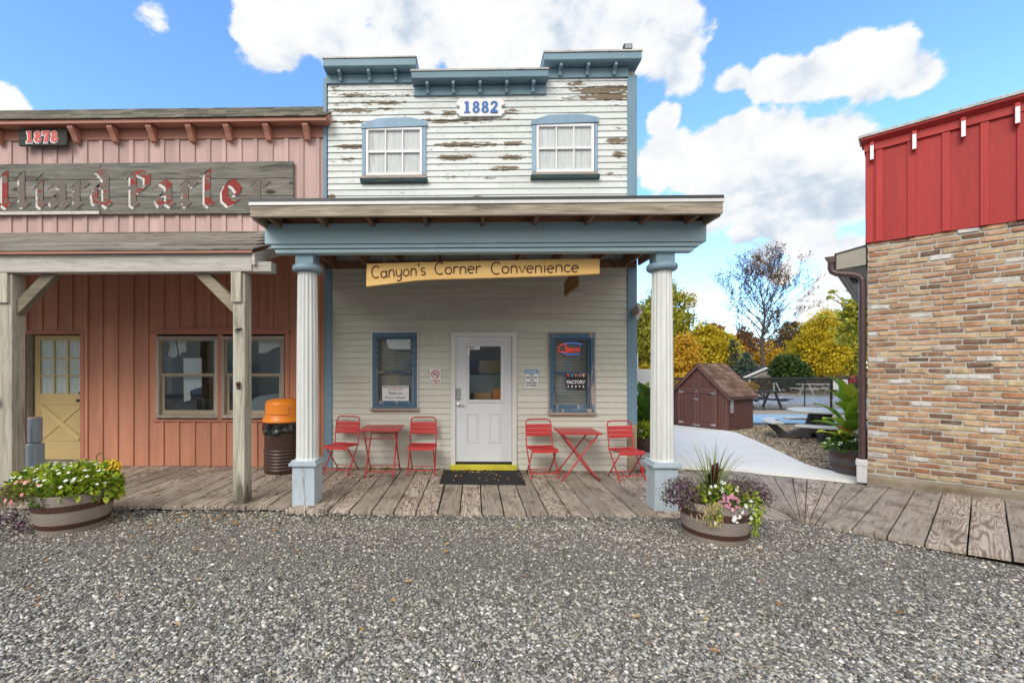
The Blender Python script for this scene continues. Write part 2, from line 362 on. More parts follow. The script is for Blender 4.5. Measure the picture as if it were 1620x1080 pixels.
M['red_low'] = paint('shade_toned_red', (.57, .255, .16), .6, .17, axis='Z', sc=2.0, tv=.07, bare=.02)  # same paint as above; porch shade and warm bounce put into its colour
M['red_trim'] = paint('red_brown_trim', (.46, .185, .12), .6, .12, axis='X', sc=2.4)
M['red_eave'] = paint('eave_red', (.46, .215, .155), .65, .12, axis='X', sc=2.4)
M['barn'] = paint('barn_red', (.43, .040, .035), .62, .17, axis='Z', sc=1.3, tv=.08, bare=.02, barec=(.55, .5, .46))
M['barn_trim'] = paint('barn_red_trim', (.46, .045, .039), .6, .10, axis='X', sc=2.0)
M['cream'] = paint('cream_door', (.56, .425, .195), .5, .07, axis='Z', sc=2.2)
M['tan'] = paint('tan_sash', (.42, .35, .24), .5, .07, sc=3)
M['asphalt_roof'] = toned('shingles', [(0, (.10, .095, .075)), (.5, (.17, .16, .125)), (1, (.24, .22, .18))], .95, .1, nz=.5)
M['shed_shingle'] = toned('shed_shingles', [(0, (.13, .075, .05)), (.5, (.21, .13, .09)), (1, (.29, .19, .14))], .95, .1, nz=.4)
M['shed'] = paint('shed_brown', (.135, .058, .046), .65, .12, axis='Z', sc=2.0, tv=.08)
M['shed_trim'] = paint('shed_trim', (.16, .072, .058), .65, .1, axis='Z', sc=2.0)
M['black'] = plain('black_metal', (.02, .02, .022), .45)
M['dark'] = plain('dark_rubber', (.028, .028, .03), .8, spec=.2)
M['roof_edge'] = plain('black_roof_edge', (.035, .037, .04), .5)
M['flashing'] = plain('white_flashing', (.66, .66, .65), .4, .1)
M['chrome'] = plain('brushed_metal', (.62, .62, .62), .28, .9)
M['greyplastic'] = plain('grey_plastic', (.27, .32, .38), .45)
M['bin_grey'] = plain('bin_grey', (.30, .33, .34), .5)
M['orange'] = plain('orange_plastic', (.86, .25, .018), .38)
M['drum'] = plain('brown_drum', (.055, .028, .02), .38)
M['bag'] = plain('black_bag', (.012, .012, .013), .22, spec=.7)
M['redmetal'] = plain('red_powder_coat', (.52, .036, .036), .36, spec=.5, var=.05)
M['tub'] = paint('taupe_tub', (.29, .245, .215), .6, .1, axis='Z', sc=2.5)
M['tub_dark'] = paint('dark_tub', (.085, .075, .078), .5, .15, axis='Z', sc=2.5)
M['tub_brown'] = paint('brown_tub', (.07, .038, .028), .5, .15, axis='Z', sc=2.5)
M['hoop'] = plain('brown_hoop', (.07, .03, .02), .6)
M['soil'] = plain('soil', (.03, .02, .013), .95)
M['signwood'] = wood('honey_board', (.90, .51, .14), (.96, .66, .28), 'X', .7, .5, dark=(.74, .40, .09), streak=.35, tv=.03)
M['carved'] = plain('burnt_letters', (.12, .05, .018), .7)
M['brownboard'] = wood('brown_board', (.30, .15, .05), (.42, .24, .1), 'Y', 1, .7, dark=(.14, .06, .02))
M['sign_white'] = plain('sign_white', (.78, .78, .77), .4)
M['sign_blue'] = plain('sign_blue', (.10, .30, .58), .4)
M['ink_black'] = plain('black_ink', (.02, .02, .025), .5)
M['ink_red'] = plain('red_ink', (.52, .03, .03), .5)
M['ink_blue'] = plain('blue_ink', (.045, .14, .42), .5)
M['digit_red'] = plain('digit_red', (.62, .075, .06), .5)
M['paper'] = plain('paper', (.74, .73, .70), .8, spec=.2)
M['kraft'] = plain('tan_paper', (.58, .30, .10), .8, spec=.2)
M['curtain'] = plain('curtain', (.88, .88, .86), .9, spec=.1)
M['blind'] = plain('blind_slats', (.84, .80, .72), .5)
M['room'] = plain('room_wall', (.60, .38, .20), .9)
M['room_grey'] = plain('room_wall_grey', (.42, .39, .33), .9)
M['glass'] = glassmat('window_glass', 1.7)
M['glass_hi'] = glassmat('parlor_glass', 2.3)
M['brownmetal'] = plain('brown_downspout', (.085, .045, .042), .4)
M['beige'] = paint('beige_soffit', (.36, .335, .275), .5, .06, sc=3)
M['table_top'] = plain('grey_green_plastic', (.74, .73, .64), .5)
M['table_leg'] = plain('dark_plastic_leg', (.075, .066, .06), .55)
M['neon_red'] = emit('neon_red', (.95, .05, .03), .45)
M['neon_blue'] = emit('neon_blue', (.06, .22, .85), .35)
M['mesh_wire'] = plain('black_wire', (.02, .02, .02), .5)
M['pool_water'] = plain('pool_water', (.45, .74, .95), .5)
M['pool_cover'] = plain('pool_cover', (.56, .62, .69), .6, var=.15)
M['leaf_dry'] = toned('dry_leaves', [(0, (.28, .12, .03)), (.4, (.42, .22, .07)), (.75, (.50, .36, .16)), (1, (.55, .42, .10))], .8)
M['straw'] = plain('straw', (.50, .40, .21), .8)
M['bark'] = wood('bark', (.07, .055, .045), (.15, .12, .10), 'Z', 1.5, .95, dark=(.03, .022, .018))
# worn sign paint: a letter keeps as much of its paint as its tone says
def worn(name, c):
    m, t, b = newmat(name, .7, 0, .2); v = oc(t); f = t.noise(t.map(v, (1, 1, 1.6)), 7, 7, .65); g = t.noise(t.map(v, (3, 30, 60)), 2, 5, .6)
    q = t.math('ADD', t.math('MULTIPLY', f, .8), t.math('MULTIPLY', g, .2))
    k = t.math('GREATER_THAN', t.math('ADD', tone(t), t.math('MULTIPLY', t.math('SUBTRACT', .5, q), 2.6)), .5)
    col = t.mix(k, t.mix(g, (.11, .095, .08), (.22, .195, .165)), t.mix(t.mr(g, .3, .8), c, scl(c, .75)))
    t.L.new(col, b.inputs['Base Color']); bump(t, b, g, .4, .004); return m
M['worn_red'] = worn('worn_red_paint', (.29, .045, .038))
M['worn_white'] = worn('worn_white_paint', (.72, .72, .68))
# brick: colour by each brick's own tone, with firing blotches
def brickmat():
    m, t, b = newmat('tumbled_brick', .9, 0, .15); v = oc(t); tn = tone(t)
    col = t.ramp(tn, [(0, (.05, .038, .03)), (.04, (.14, .085, .06)), (.11, (.27, .15, .09)), (.3, (.45, .255, .145)), (.46, (.57, .345, .205)), (.60, (.63, .44, .265)), (.72, (.63, .50, .29)), (.84, (.46, .32, .20)), (.89, (.43, .17, .075)), (.915, (.48, .24, .13)), (.94, (.70, .68, .64)), (1, (.70, .70, .68))])
    n = t.noise(v, 11, 6, .6); n2 = t.noise(v, 60, 5, .6)
    col = t.mix(t.mr(n, .42, .75, 0, .6), col, t.mix(.5, col, (.62, .50, .36))); col = t.mix(t.mr(n, .6, .28, 0, .65), col, (.27, .14, .085))
    col = t.mix(t.mr(n2, .5, .8, 0, .35), col, (.13, .09, .07)); zz = t.n('ShaderNodeSeparateXYZ'); t.L.new(v, zz.inputs[0]); soil = t.math('MULTIPLY', t.mr(zz.outputs[2], .75, .1), t.mr(t.noise(v, 3.5, 5, .6), .38, .62)); col = t.mix(t.math('MULTIPLY', soil, .6), col, (.12, .075, .05)); pale = t.noise(v, 26, 4, .7); col = t.mix(t.mr(pale, .60, .70, 0, .55), col, (.66, .62, .55))
    t.L.new(col, b.inputs['Base Color']); bump(t, b, t.math('ADD', n, n2), .7, .008); return m
M['brick'] = brickmat()
def rough_cem(name, c, sc=10, stain=(.2, .14, .09), st=.4, b_=.6):
    m, t, b = newmat(name, .95, 0, .15); v = oc(t); a = t.noise(v, 1.6, 6, .6); f = t.noise(v, sc, 8, .65)
    col = t.mix(t.mr(f, .3, .7), scl(c, .85), scl(c, 1.12)); col = t.mix(t.mr(a, .45, .75, 0, st), col, stain)
    t.L.new(col, b.inputs['Base Color']); bump(t, b, f, b_, .01); return m
M['mortar'] = rough_cem('mortar', (.50, .48, .43), 30)
M['parge'] = rough_cem('parged_footing', (.30, .25, .18), 14, (.10, .055, .028), .85)
M['concrete'] = rough_cem('concrete_path', (.90, .86, .785), 26, (.74, .70, .62), .5, .2)
M['pool_deck'] = rough_cem('pool_deck', (.52, .45, .35), 6, (.4, .34, .26), .4, .2)
M['lawn'] = rough_cem('autumn_lawn', (.20, .16, .07), 1.5, (.32, .22, .07), .7, .6)
# gravel and pebbles under the loose stones
def gravelmat(name, stops, sc):
    m, t, b = newmat(name, .95, 0, .15); v = oc(t)
    vo = t.n('ShaderNodeTexVoronoi', {'Scale': sc, 'Randomness': 1.0}); t.L.new(v, vo.inputs['Vector'])
    vs = t.n('ShaderNodeTexVoronoi', {'Scale': sc * 2.3, 'Randomness': 1.0}); t.L.new(v, vs.inputs['Vector'])
    sp = t.n('ShaderNodeSeparateColor'); t.L.new(vo.outputs['Color'], sp.inputs[0]); sp2 = t.n('ShaderNodeSeparateColor'); t.L.new(vs.outputs['Color'], sp2.inputs[0])
    big = t.noise(v, .55, 5, .6)
    f = t.mix(t.mr(t.noise(v, 9, 3), .4, .6), t.ramp(sp.outputs[0], stops), t.ramp(sp2.outputs[0], stops))
    f = t.mix(t.mr(vo.outputs['Distance'], .35, .75, 0, .75), f, scl(stops[0][1], .5))
    f = t.mix(t.mr(big, .4, .7, .0, .5), f, (.19, .172, .148))
    t.L.new(f, b.inputs['Base Color']); bump(t, b, vo.outputs['Distance'], -.9, .02); return m
GST = [(0, (.085, .078, .068)), (.3, (.16, .15, .13)), (.6, (.25, .237, .208)), (.85, (.37, .35, .31)), (1, (.56, .54, .49))]
M['gravel'] = gravelmat('gravel_bed', GST, 95)
M['stones'] = toned('gravel_stones', [(0, (.095, .088, .077)), (.2, (.18, .168, .145)), (.45, (.285, .27, .238)), (.68, (.39, .375, .335)), (.84, (.55, .53, .475)), (.92, (.60, .51, .38)), (1, (.82, .81, .76))], .88, .15, nz=.25)
PST = [(0, (.14, .10, .06)), (.3, (.33, .25, .16)), (.6, (.50, .40, .28)), (1, (.68, .58, .44))]
M['pebbles'] = gravelmat('pebble_bed', PST, 22)
M['pebble_stones'] = toned('pebble_stones', PST, .8, .2)
# deck boards
def deckmat():
    m, t, b = newmat('deck_boards', .82, 0, .25); v = oc(t); tn = tone(t); uv = t.n('ShaderNodeAttribute', attribute_name='along').outputs['Vector']
    vv = t.vm('ADD', uv, t.vm('SCALE', t.n('ShaderNodeCombineXYZ', {0: tn, 1: tn, 2: tn}).outputs[0], scale=37.0))
    g = t.noise(t.map(vv, (14, .9, 1)), 2.6, 7, .65, .5)
    cat = t.noise(t.map(vv, (4.5, .75, 1)), 1.0, 2, .5, .4); ring = t.math('SINE', t.math('MULTIPLY', cat, 120.0))
    big = t.noise(v, 1.4, 5, .6); wet = t.noise(t.map(v, (1.2, .8, 1)), 2.6, 6, .65)
    col = t.mix(t.mr(g, .28, .72), (.25, .195, .150), (.60, .53, .445))
    col = t.mix(t.math('MULTIPLY', t.mr(ring, .1, 1.0), t.mr(tn, .3, .9, .12, .85)), col, (.115, .07, .048))
    col = t.mix(t.mr(g, .55, .75, 0, .45), col, (.12, .08, .058))
    col = t.mix(t.mr(wet, .50, .68, 0, .66), col, (.10, .075, .06)); sp = t.noise(t.map(vv, (9, 2.2, 1)), 1.6, 5, .7); col = t.mix(t.mr(sp, .56, .68, 0, .6), col, (.07, .05, .04))
    k = t.mr(tn, 0, 1, .72, 1.2); col = t.mix(1.0, col, t.n('ShaderNodeCombineXYZ', {0: k, 1: k, 2: k}).outputs[0], 'MULTIPLY')
    t.L.new(col, b.inputs['Base Color']); bump(t, b, t.math('ADD', g, t.math('MULTIPLY', ring, .15)), .4, .006); return m
M['deck'] = deckmat()
# foliage
def fol(name, cols, tr=.25, rough=.55): M[name] = toned(name, [(i / (len(cols) - 1), c) for i, c in enumerate(cols)], rough, .3, tr)
fol('leaf_lime', [(.09, .17, .015), (.25, .38, .03), (.42, .55, .05), (.66, .64, .07)])
fol('leaf_green', [(.02, .06, .008), (.05, .13, .015), (.10, .20, .02), (.16, .24, .03)])
fol('leaf_canna', [(.12, .25, .02), (.25, .42, .035), (.40, .54, .045), (.56, .56, .06)], .35)
fol('leaf_grass', [(.07, .14, .025), (.14, .23, .04), (.22, .31, .08), (.42, .41, .18)])
fol('leaf_olive', [(.09, .09, .03), (.17, .15, .05), (.22, .17, .07), (.28, .2, .11)])
fol('petal_white', [(.78, .78, .74), (.86, .86, .82)], .2)
fol('petal_pink', [(.62, .16, .18), (.72, .30, .27), (.78, .42, .36)], .2)
fol('petal_mauve', [(.50, .16, .27), (.62, .27, .38), (.70, .40, .48)], .2)
fol('petal_yellow', [(.62, .36, .01), (.78, .52, .015), (.80, .6, .04)], .2)
fol('petal_purple', [(.03, .014, .03), (.07, .026, .06), (.125, .05, .10), (.20, .11, .15)], .15)
fol('leaf_darkred', [(.03, .008, .01), (.07, .015, .015), (.05, .03, .012)], .1)
fol('tree_gold', [(.22, .17, .012), (.53, .41, .02), (.77, .60, .035), (.88, .76, .11)], .3)
fol('tree_amber', [(.26, .14, .018), (.55, .32, .025), (.72, .46, .045), (.80, .60, .10)], .3)
fol('tree_rust', [(.14, .06, .022), (.27, .115, .035), (.38, .18, .05), (.45, .26, .09)], .2)
fol('tree_lime', [(.11, .125, .018), (.27, .28, .03), (.47, .44, .05), (.66, .58, .10)], .3)
fol('tree_green', [(.02, .045, .01), (.05, .09, .018), (.085, .14, .025)], .2)
fol('tree_spruce', [(.03, .055, .04), (.075, .12, .09), (.14, .20, .16)], .1)
fol('leaf_canna_dark', [(.055,.13,.018),(.10,.22,.03),(.17,.30,.04),(.46,.43,.06)])
fol('tree_bark_leaf', [(.07,.035,.016),(.14,.065,.025),(.20,.10,.035)], .1)
fol('tree_far', [(.09,.07,.02),(.20,.15,.03),(.30,.20,.03),(.20,.10,.03)], .2)
fol('tree_brown', [(.075, .05, .02), (.15, .095, .03), (.24, .15, .045)], .2)
# ------------------------------------------------------------------ ground, paths, boardwalk
FY = 7.11                                   # the plane of both shop fronts
def wx(px, Y=FY): return W(px, 585, Y).x
def wz(py, Y=FY, px=760): return W(px, py, Y).z
GZ = -0.06
def sheet(name, pts, z, mat, thick=0.0):
    m = MB(); m.prism([(x, y, z) for x, y in pts], (0, 0, -thick)) if thick else m.add([(x, y, z) for x, y in pts], [tuple(range(len(pts)))])
    return tag(m.build(name, mat), kind='structure')
sheet('ground', [(-400, -300), (400, -300), (400, 900), (-400, 900)], GZ, M['gravel'])
sheet('pebble_bed', [(3.0, 7.2), (30, 7.2), (30, 14.0), (3.0, 14.0)], GZ + .004, M['pebbles'])
sheet('pool_terrace', [(2.9, 13.3), (60, 13.3), (60, 30.5), (2.9, 30.5)], GZ + .008, M['pool_deck'])
sheet('lawn', [(-150, 30), (200, 30), (200, 320), (-150, 320)], GZ + .004, M['lawn'])
pathpx = [(1365, 763), (1310, 757), (1240, 750), (1150, 742.5), (1060, 738)]
pp = [G(x, y, -.03) for x, y in pathpx]
edge = [G(x, y, -.03) for x, y in [(1060, 671), (1152, 681), (1165, 684), (1197, 697), (1240, 717), (1273, 733), (1300, 741), (1335, 747), (1372, 750)]]
sheet('path', [(p.x, p.y) for p in pp] + [(2.84, 7.15), (2.84, 15.0)] + [(p.x, p.y) for p in edge], -.03, M['concrete'], .06)

def zdeck(x): return .012 - max(0.0, x + 2.4) * .0105
LINES = [((1170, 743), (1255, 818), -.045, -.035), ((1195, 748), (1258.5, 820), -.04, -.03), ((1223, 752), (1262, 821.5), -.03, -.03), ((1253, 755), (1266, 823), -.02, -.03), ((1277, 757), (1273, 824), -.015, -.03),
         ((1307, 761), (1280, 826), -.005, -.03), ((1335, 764), (1290, 827.5), 0, -.025), ((1370, 767), (1301, 829), .02, -.02), ((1408, 769), (1348, 836), .035, -.015), ((1448, 774), (1403, 847), .05, -.01),
         ((1492, 778), (1463, 858), .07, 0), ((1538, 783), (1530, 869), .085, .01), ((1588, 788), (1602, 880), .105, .02), ((1640, 794), (1680, 893), .125, .03), ((1700, 801), (1765, 907), .145, .04)]
L3 = [(G(t[0], t[1], z0), G(b[0], b[1], z1)) for t, b, z0, z1 in LINES]
for _ in range(9): L3.append((L3[-1][0] + (L3[-1][0] - L3[-4][0]) / 3 * Vector((1, 1, .3)), L3[-1][1] + (L3[-1][1] - L3[-4][1]) / 3 * Vector((1, 1, .3))) if False else tuple(L3[-1][k] + Vector(((L3[14][k] - L3[11][k]).x / 3, (L3[14][k] - L3[11][k]).y / 3, .002)) for k in (0, 1)))
BW = .25
def deck():
    V, Fc, Tn, Al = [], [], [], []
    def board(a0, a1, b1, b0, th=.042):      # far-left, far-right, near-right, near-left
        tn = random.random(); o = len(V); L = (Vector(a0) - Vector(b0)).length; wd_ = (Vector(a1) - Vector(a0)).length; n = 6
        top = []
        for i in range(n + 1):
            f = i / n; l = Vector(a0).lerp(b0, f); r = Vector(a1).lerp(b1, f); dz = random.uniform(-.002, .002)
            ww = (r - l).length
            for k, p in enumerate((l, r)):
                p = p.copy(); p.z += dz; V.append(p); Al.append((k * ww, f * L, 0)); Tn.append(tn)
        for i in range(n + 1):
            for k in range(2):
                p = V[o + i * 2 + k].copy(); p.z -= th; V.append(p); Al.append((k * wd_, i / n * L, 0)); Tn.append(tn)
        q = 2 * (n + 1)
        for i in range(n):
            a = o + 2 * i; Fc.append((a, a + 2, a + 3, a + 1)); Fc.append((a, a + q, a + q + 2, a + 2)); Fc.append((a + 1, a + 3, a + q + 3, a + q + 1))
        Fc.append((o, o + 1, o + q + 1, o + q)); a = o + 2 * n; Fc.append((a + 1, a, a + q, a + q + 1))
    x = -9.4
    while x < 3.38:
        yf = (5.035 if x < -2.16 else 4.925) + random.uniform(-.018, .012); x1 = x + BW - random.uniform(.012, .020)
        yb = 7.105 if x < 2.72 else 7.165
        dz = random.uniform(-.003, .003)
        board((x, yb, zdeck(x) + dz), (x1, yb, zdeck(x1) + dz), (x1, yf, zdeck(x1) + dz), (x, yf, zdeck(x) + dz)); x += BW
    l0 = (Vector((x, 7.165, zdeck(x))), Vector((x, 4.915, zdeck(x))))
    lines = [(l0[0].lerp(L3[0][0], i / 4), l0[1].lerp(L3[0][1], i / 4)) for i in range(4)] + L3
    for (a, b), (c, d) in zip(lines[:-1], lines[1:]):
        e0 = (c - a).normalized(); e1 = (d - b).normalized(); g = .006
        e1 = e1 * min(1.0, (d - b).length / .1)
        rx = random.uniform(-.012, .012); dr = (a - b).normalized()
        board(a + e0 * g, c - e0 * g, d - e1 * g + dr * rx, b + e1 * g + dr * rx)
    me = bpy.data.meshes.new('boardwalk'); me.from_pydata([tuple(p) for p in V], [], Fc)
    me.attributes.new('tone', 'FLOAT', 'POINT').data.foreach_set('value', Tn)
    me.attributes.new('along', 'FLOAT_VECTOR', 'POINT').data.foreach_set('vector', np.array(Al, np.float32).ravel())
    tag(link('boardwalk', me, M['deck'], None, .004), kind='structure')
    # dark earth seen through the gaps
    poly = [(-9.4, 5.1), (-2.2, 5.1), (-2.2, 4.99), (3.4, 4.98)] + [(b.x + (a - b).normalized().x * .04, b.y + (a - b).normalized().y * .04) for a, b in L3] + [(a.x, a.y) for a, b in reversed(L3)] + [(2.8, 7.16), (-9.4, 7.1)]
    m = MB(); m.add([(x_, y_, -.055 if True else 0) for x_, y_ in poly], [tuple(range(len(poly)))]); tag(m.build('ground_under_boards', M['soil']), kind='structure')
deck()
EDGE = [(-9.4, 5.03), (-2.2, 5.03), (-2.15, 4.92), (3.5, 4.91)] + [(b.x, b.y) for a, b in L3]
EDGE = sorted(EDGE); EX = np.array([e[0] for e in EDGE]); EY = np.array([e[1] for e in EDGE])
def stones(name, N, samp, rmin, rmax, mat, zbase, kind='stuff'):
    base = np.array([(1, 0, 0), (0, 1, 0), (-1, 0, 0), (0, -1, 0), (0, 0, 1), (.7, .7, .45), (-.7, .6, .5), (-.6, -.7, .45), (.7, -.6, .5), (0, 0, -.7)], float)
    faces = []
    bm = bmesh.new(); vs = [bm.verts.new(p) for p in base]; bmesh.ops.convex_hull(bm, input=vs); bm.verts.index_update(); bmesh.ops.triangulate(bm, faces=bm.faces)
    faces = np.array([[v.index for v in f.verts] for f in bm.faces]); bm.free()
    P = samp(N); N = len(P); r = rmin * (rmax / rmin) ** (NR.random(N) ** 2.0); big_ = NR.random(N) < .006; r = np.where(big_, rmax * NR.uniform(1.0, 1.5, N), r)
    V = base[None] * NR.uniform(.72, 1.25, (N, len(base), 1)) * np.stack([r * NR.uniform(.8, 1.35, N), r * NR.uniform(.65, 1.0, N), r * NR.uniform(.45, .8, N)], 1)[:, None]
    a = NR.random(N) * 6.283; ca, sa = np.cos(a)[:, None], np.sin(a)[:, None]
    x = V[..., 0] * ca - V[..., 1] * sa; y = V[..., 0] * sa + V[..., 1] * ca; tx = NR.normal(0, .3, N)[:, None]
    z = V[..., 2] + x * tx
    V = np.stack([x + P[:, :1], y + P[:, 1:2], z + (P[:, 2] + zbase + r * .25)[:, None]], -1)
    F_ = (faces[None] + (np.arange(N) * len(base))[:, None, None]).reshape(-1, 3)
    tn = np.repeat(np.clip(NR.random(N), 0, 1), len(base))
    tag(npmesh(name, V.reshape(-1, 3), F_, tn, mat), kind=kind)
def lim(x): return np.interp(x, EX, EY)
def samp_gravel(N):
    d = 2.0 + (6.2 - 2.0) * NR.random(N * 2) ** 1.25; u = NR.uniform(-1.55, 1.75, N * 2)
    x = u * d * _c - d * _s; y = u * d * _s + d * _c
    ok = (y < lim(x) - .004)
    x, y = x[ok][:N], y[ok][:N]
    fines = np.sin(y * 2.1 + .5 * np.sin(x * .7) + .4 * np.sin(x * 1.9 + y)) * .5 + .5; keep = (NR.random(len(x)) > .62 * fines ** 2.2) | (y < 2.75) ; x, y = x[keep], y[keep]
    heap = np.exp(-((lim(x) - y) / .08) ** 2) * np.where(x < -2.1, .075, np.where(x < 2.6, .045, .02)) * (.55 + .45 * np.sin(x * 3.1) * np.sin(x * 7.7 + 1))
    return np.stack([x, y, heap], 1)
stones('gravel', 245000, samp_gravel, .0040, .0165, M['stones'], GZ)
def samp_pebbles(N):
    x = NR.uniform(4.6, 11.5, N); y = NR.uniform(7.4, 13.1, N)
    ex = np.array([p.x for p in edge]); ey = np.array([p.y for p in edge]); o = np.argsort(ey)
    lx = np.interp(y, ey[o], ex[o]); ok = x > lx + .02
    return np.stack([x[ok], y[ok], np.zeros(ok.sum())], 1)
stones('pebbles', 26000, samp_pebbles, .012, .032, M['pebble_stones'], GZ + .004)
def litter(name, N, samp, size, mat, z, curl=.35):
    P = samp(N); N = len(P); s = size * NR.uniform(.6, 1.25, N); a = NR.random(N) * 6.283
    q = np.array([(-1, 0, 0), (-.35, .55, 1), (.4, .45, .8), (1, 0, .2), (.4, -.45, .9), (-.35, -.5, .6)]) * (1, 1, curl)
    V = q[None] * s[:, None, None] * NR.uniform(.75, 1.2, (N, 6, 1)); ca, sa = np.cos(a)[:, None], np.sin(a)[:, None]
    V = np.stack([V[..., 0] * ca - V[..., 1] * sa + P[:, :1], V[..., 0] * sa + V[..., 1] * ca + P[:, 1:2], V[..., 2] + P[:, 2:3] + z], -1)
    o = (np.arange(N) * 6)[:, None, None]
    F_ = (np.array([[0, 1, 5, 0][:3] + [0]][0:0] or [[0, 5, 4, 3], [0, 3, 2, 1]])[None] + o).reshape(-1, 4)
    tag(npmesh(name, V.reshape(-1, 3), F_, np.repeat(NR.random(N), 6), mat), kind='stuff')
def samp_leaves(N):
    out = []
    for i in range(N):
        k = random.random()
        if k < .50: x = random.choice([random.uniform(-2.3, .3), random.uniform(-1.7, -1.0), random.uniform(-.3, 1.0), random.uniform(-6, 2.6)]); y = 7.08 - abs(random.gauss(0, .12)); z = zdeck(x)
        elif k < .68: x = random.uniform(-6, 2.7); y = random.uniform(5.1, 7.0); z = zdeck(x)
        elif k < .76: x = random.uniform(-.3, .8); y = random.uniform(6.3, 7.05); z = zdeck(x) + .012
        elif k < .90: x = random.uniform(-5, -2.2); y = 4.9 - abs(random.gauss(0, .18)); z = GZ + .02
        else: x = random.uniform(-4, 5); y = random.uniform(2.4, 4.7); z = GZ + .015
        if k >= .76 and y > lim(x) - .02: continue
        out.append((x, y, z + .004))
    return np.array(out)
litter('leaf_litter', 460, samp_leaves, .029, M['leaf_dry'], 0)
def straws():
    V, F_ = [], []
    for i in range(330):
        d = random.uniform(2.1, 4.7); x = random.uniform(-1.0, 1.2) * d; y = d
        if y > lim(x) - .1: continue
        a = random.random() * 6.28; l = random.uniform(.03, .10); w_ = .0019; dx, dy = math.cos(a) * l, math.sin(a) * l; o = len(V); z = GZ + .018
        V += [(x - dx + dy / l * w_, y - dy - dx / l * w_, z), (x + dx + dy / l * w_, y + dy - dx / l * w_, z + .006), (x + dx - dy / l * w_, y + dy + dx / l * w_, z + .006), (x - dx - dy / l * w_, y - dy + dx / l * w_, z)]
        F_.append((o, o + 1, o + 2, o + 3))
    tag(npmesh('dry_straw', V, F_, np.zeros(len(V)), M['straw']), kind='stuff')
straws()

# ------------------------------------------------------------------ the convenience store
store = thing('store_building', 'white clapboard western style store with blue trim and a columned porch', 'building', (0.2, FY, 0))
XL, XR = wx(519), wx(1006.5)
TOPL, TOPC, TOPR = wz(131), wz(152), wz(128)
OPEN = [(wx(597), wx(653), wz(641), wz(531)), (wx(875), wx(933), wz(646), wz(533)), (wx(719), wx(812), wz(741), wz(530)),   # two windows, the door
        ]
SPLITZ = 3.33
EXPO = .1015
def siding(name, x0, x1, z0, ztop, mat, openings, peel=None, dx=.5, nz=1, phase=0.0, wave=.0008):
    V, Fc, Tn, Pe = [], [], [], []
    rows = int(math.ceil((max(ztop(x0 + .01), ztop((x0 + x1) / 2), ztop(x1 - .01)) - z0) / EXPO)) + 1
    for r in range(rows):
        za, zb = z0 + r * EXPO - phase, z0 + (r + 1) * EXPO - phase
        cuts = sorted({x0, x1} | {o for q in openings if q[2] < zb and q[3] > za for o in q[:2]} | ({XP[1], XP[2]} if peel else set()))
        cuts = [c for c in cuts if x0 <= c <= x1]
        rowt = random.random(); joints = sorted(random.uniform(x0, x1) for _ in range(2))
        for a, b in zip(cuts[:-1], cuts[1:]):
            mid = (a + b) / 2; top = min(zb, ztop(mid)); lo = max(za, z0)
            if top - lo < .004: continue
            segs = [(lo, top)]
            for q in openings:
                if q[0] <= mid <= q[1]:
                    ns = []
                    for s0, s1 in segs:
                        if q[3] <= s0 or q[2] >= s1: ns.append((s0, s1)); continue
                        if s0 < q[2]: ns.append((s0, q[2]))
                        if s1 > q[3]: ns.append((q[3], s1))
                    segs = ns
            n = max(1, int((b - a) / dx))
            for s0, s1 in segs:
                o = len(V)
                zs = [s0 + (s1 - s0) * k / nz for k in range(nz + 1)]
                for i in range(n + 1):
                    x = a + (b - a) * i / n; t_ = rowt + .37 * sum(x > j for j in joints); t_ -= int(t_)
                    sag = math.sin(x * 2.1 + r * 1.7) * wave * 3
                    yb = -.0; V.append((x, FY - .002, s0 + sag)); Tn.append(t_); Pe.append(0)
                    for z in zs:
                        f = (z - za) / EXPO; y = FY - .019 + .015 * f + math.sin(x * 1.3 + r) * wave
                        V.append((x, y, z + sag)); Tn.append(t_); Pe.append(peel(x, z) if peel else 0)
                k = nz + 2
                for i in range(n):
                    for j in range(k - 1):
                        Fc.append((o + i * k + j, o + (i + 1) * k + j, o + (i + 1) * k + j + 1, o + i * k + j + 1))
    me = bpy.data.meshes.new(name); me.from_pydata(V, [], Fc)
    me.attributes.new('tone', 'FLOAT', 'POINT').data.foreach_set('value', Tn)
    me.attributes.new('peel', 'FLOAT', 'POINT').data.foreach_set('value', Pe)
    return link(name, me, mat, store)
XP = [wx(519), wx(655), wx(864), wx(993)]
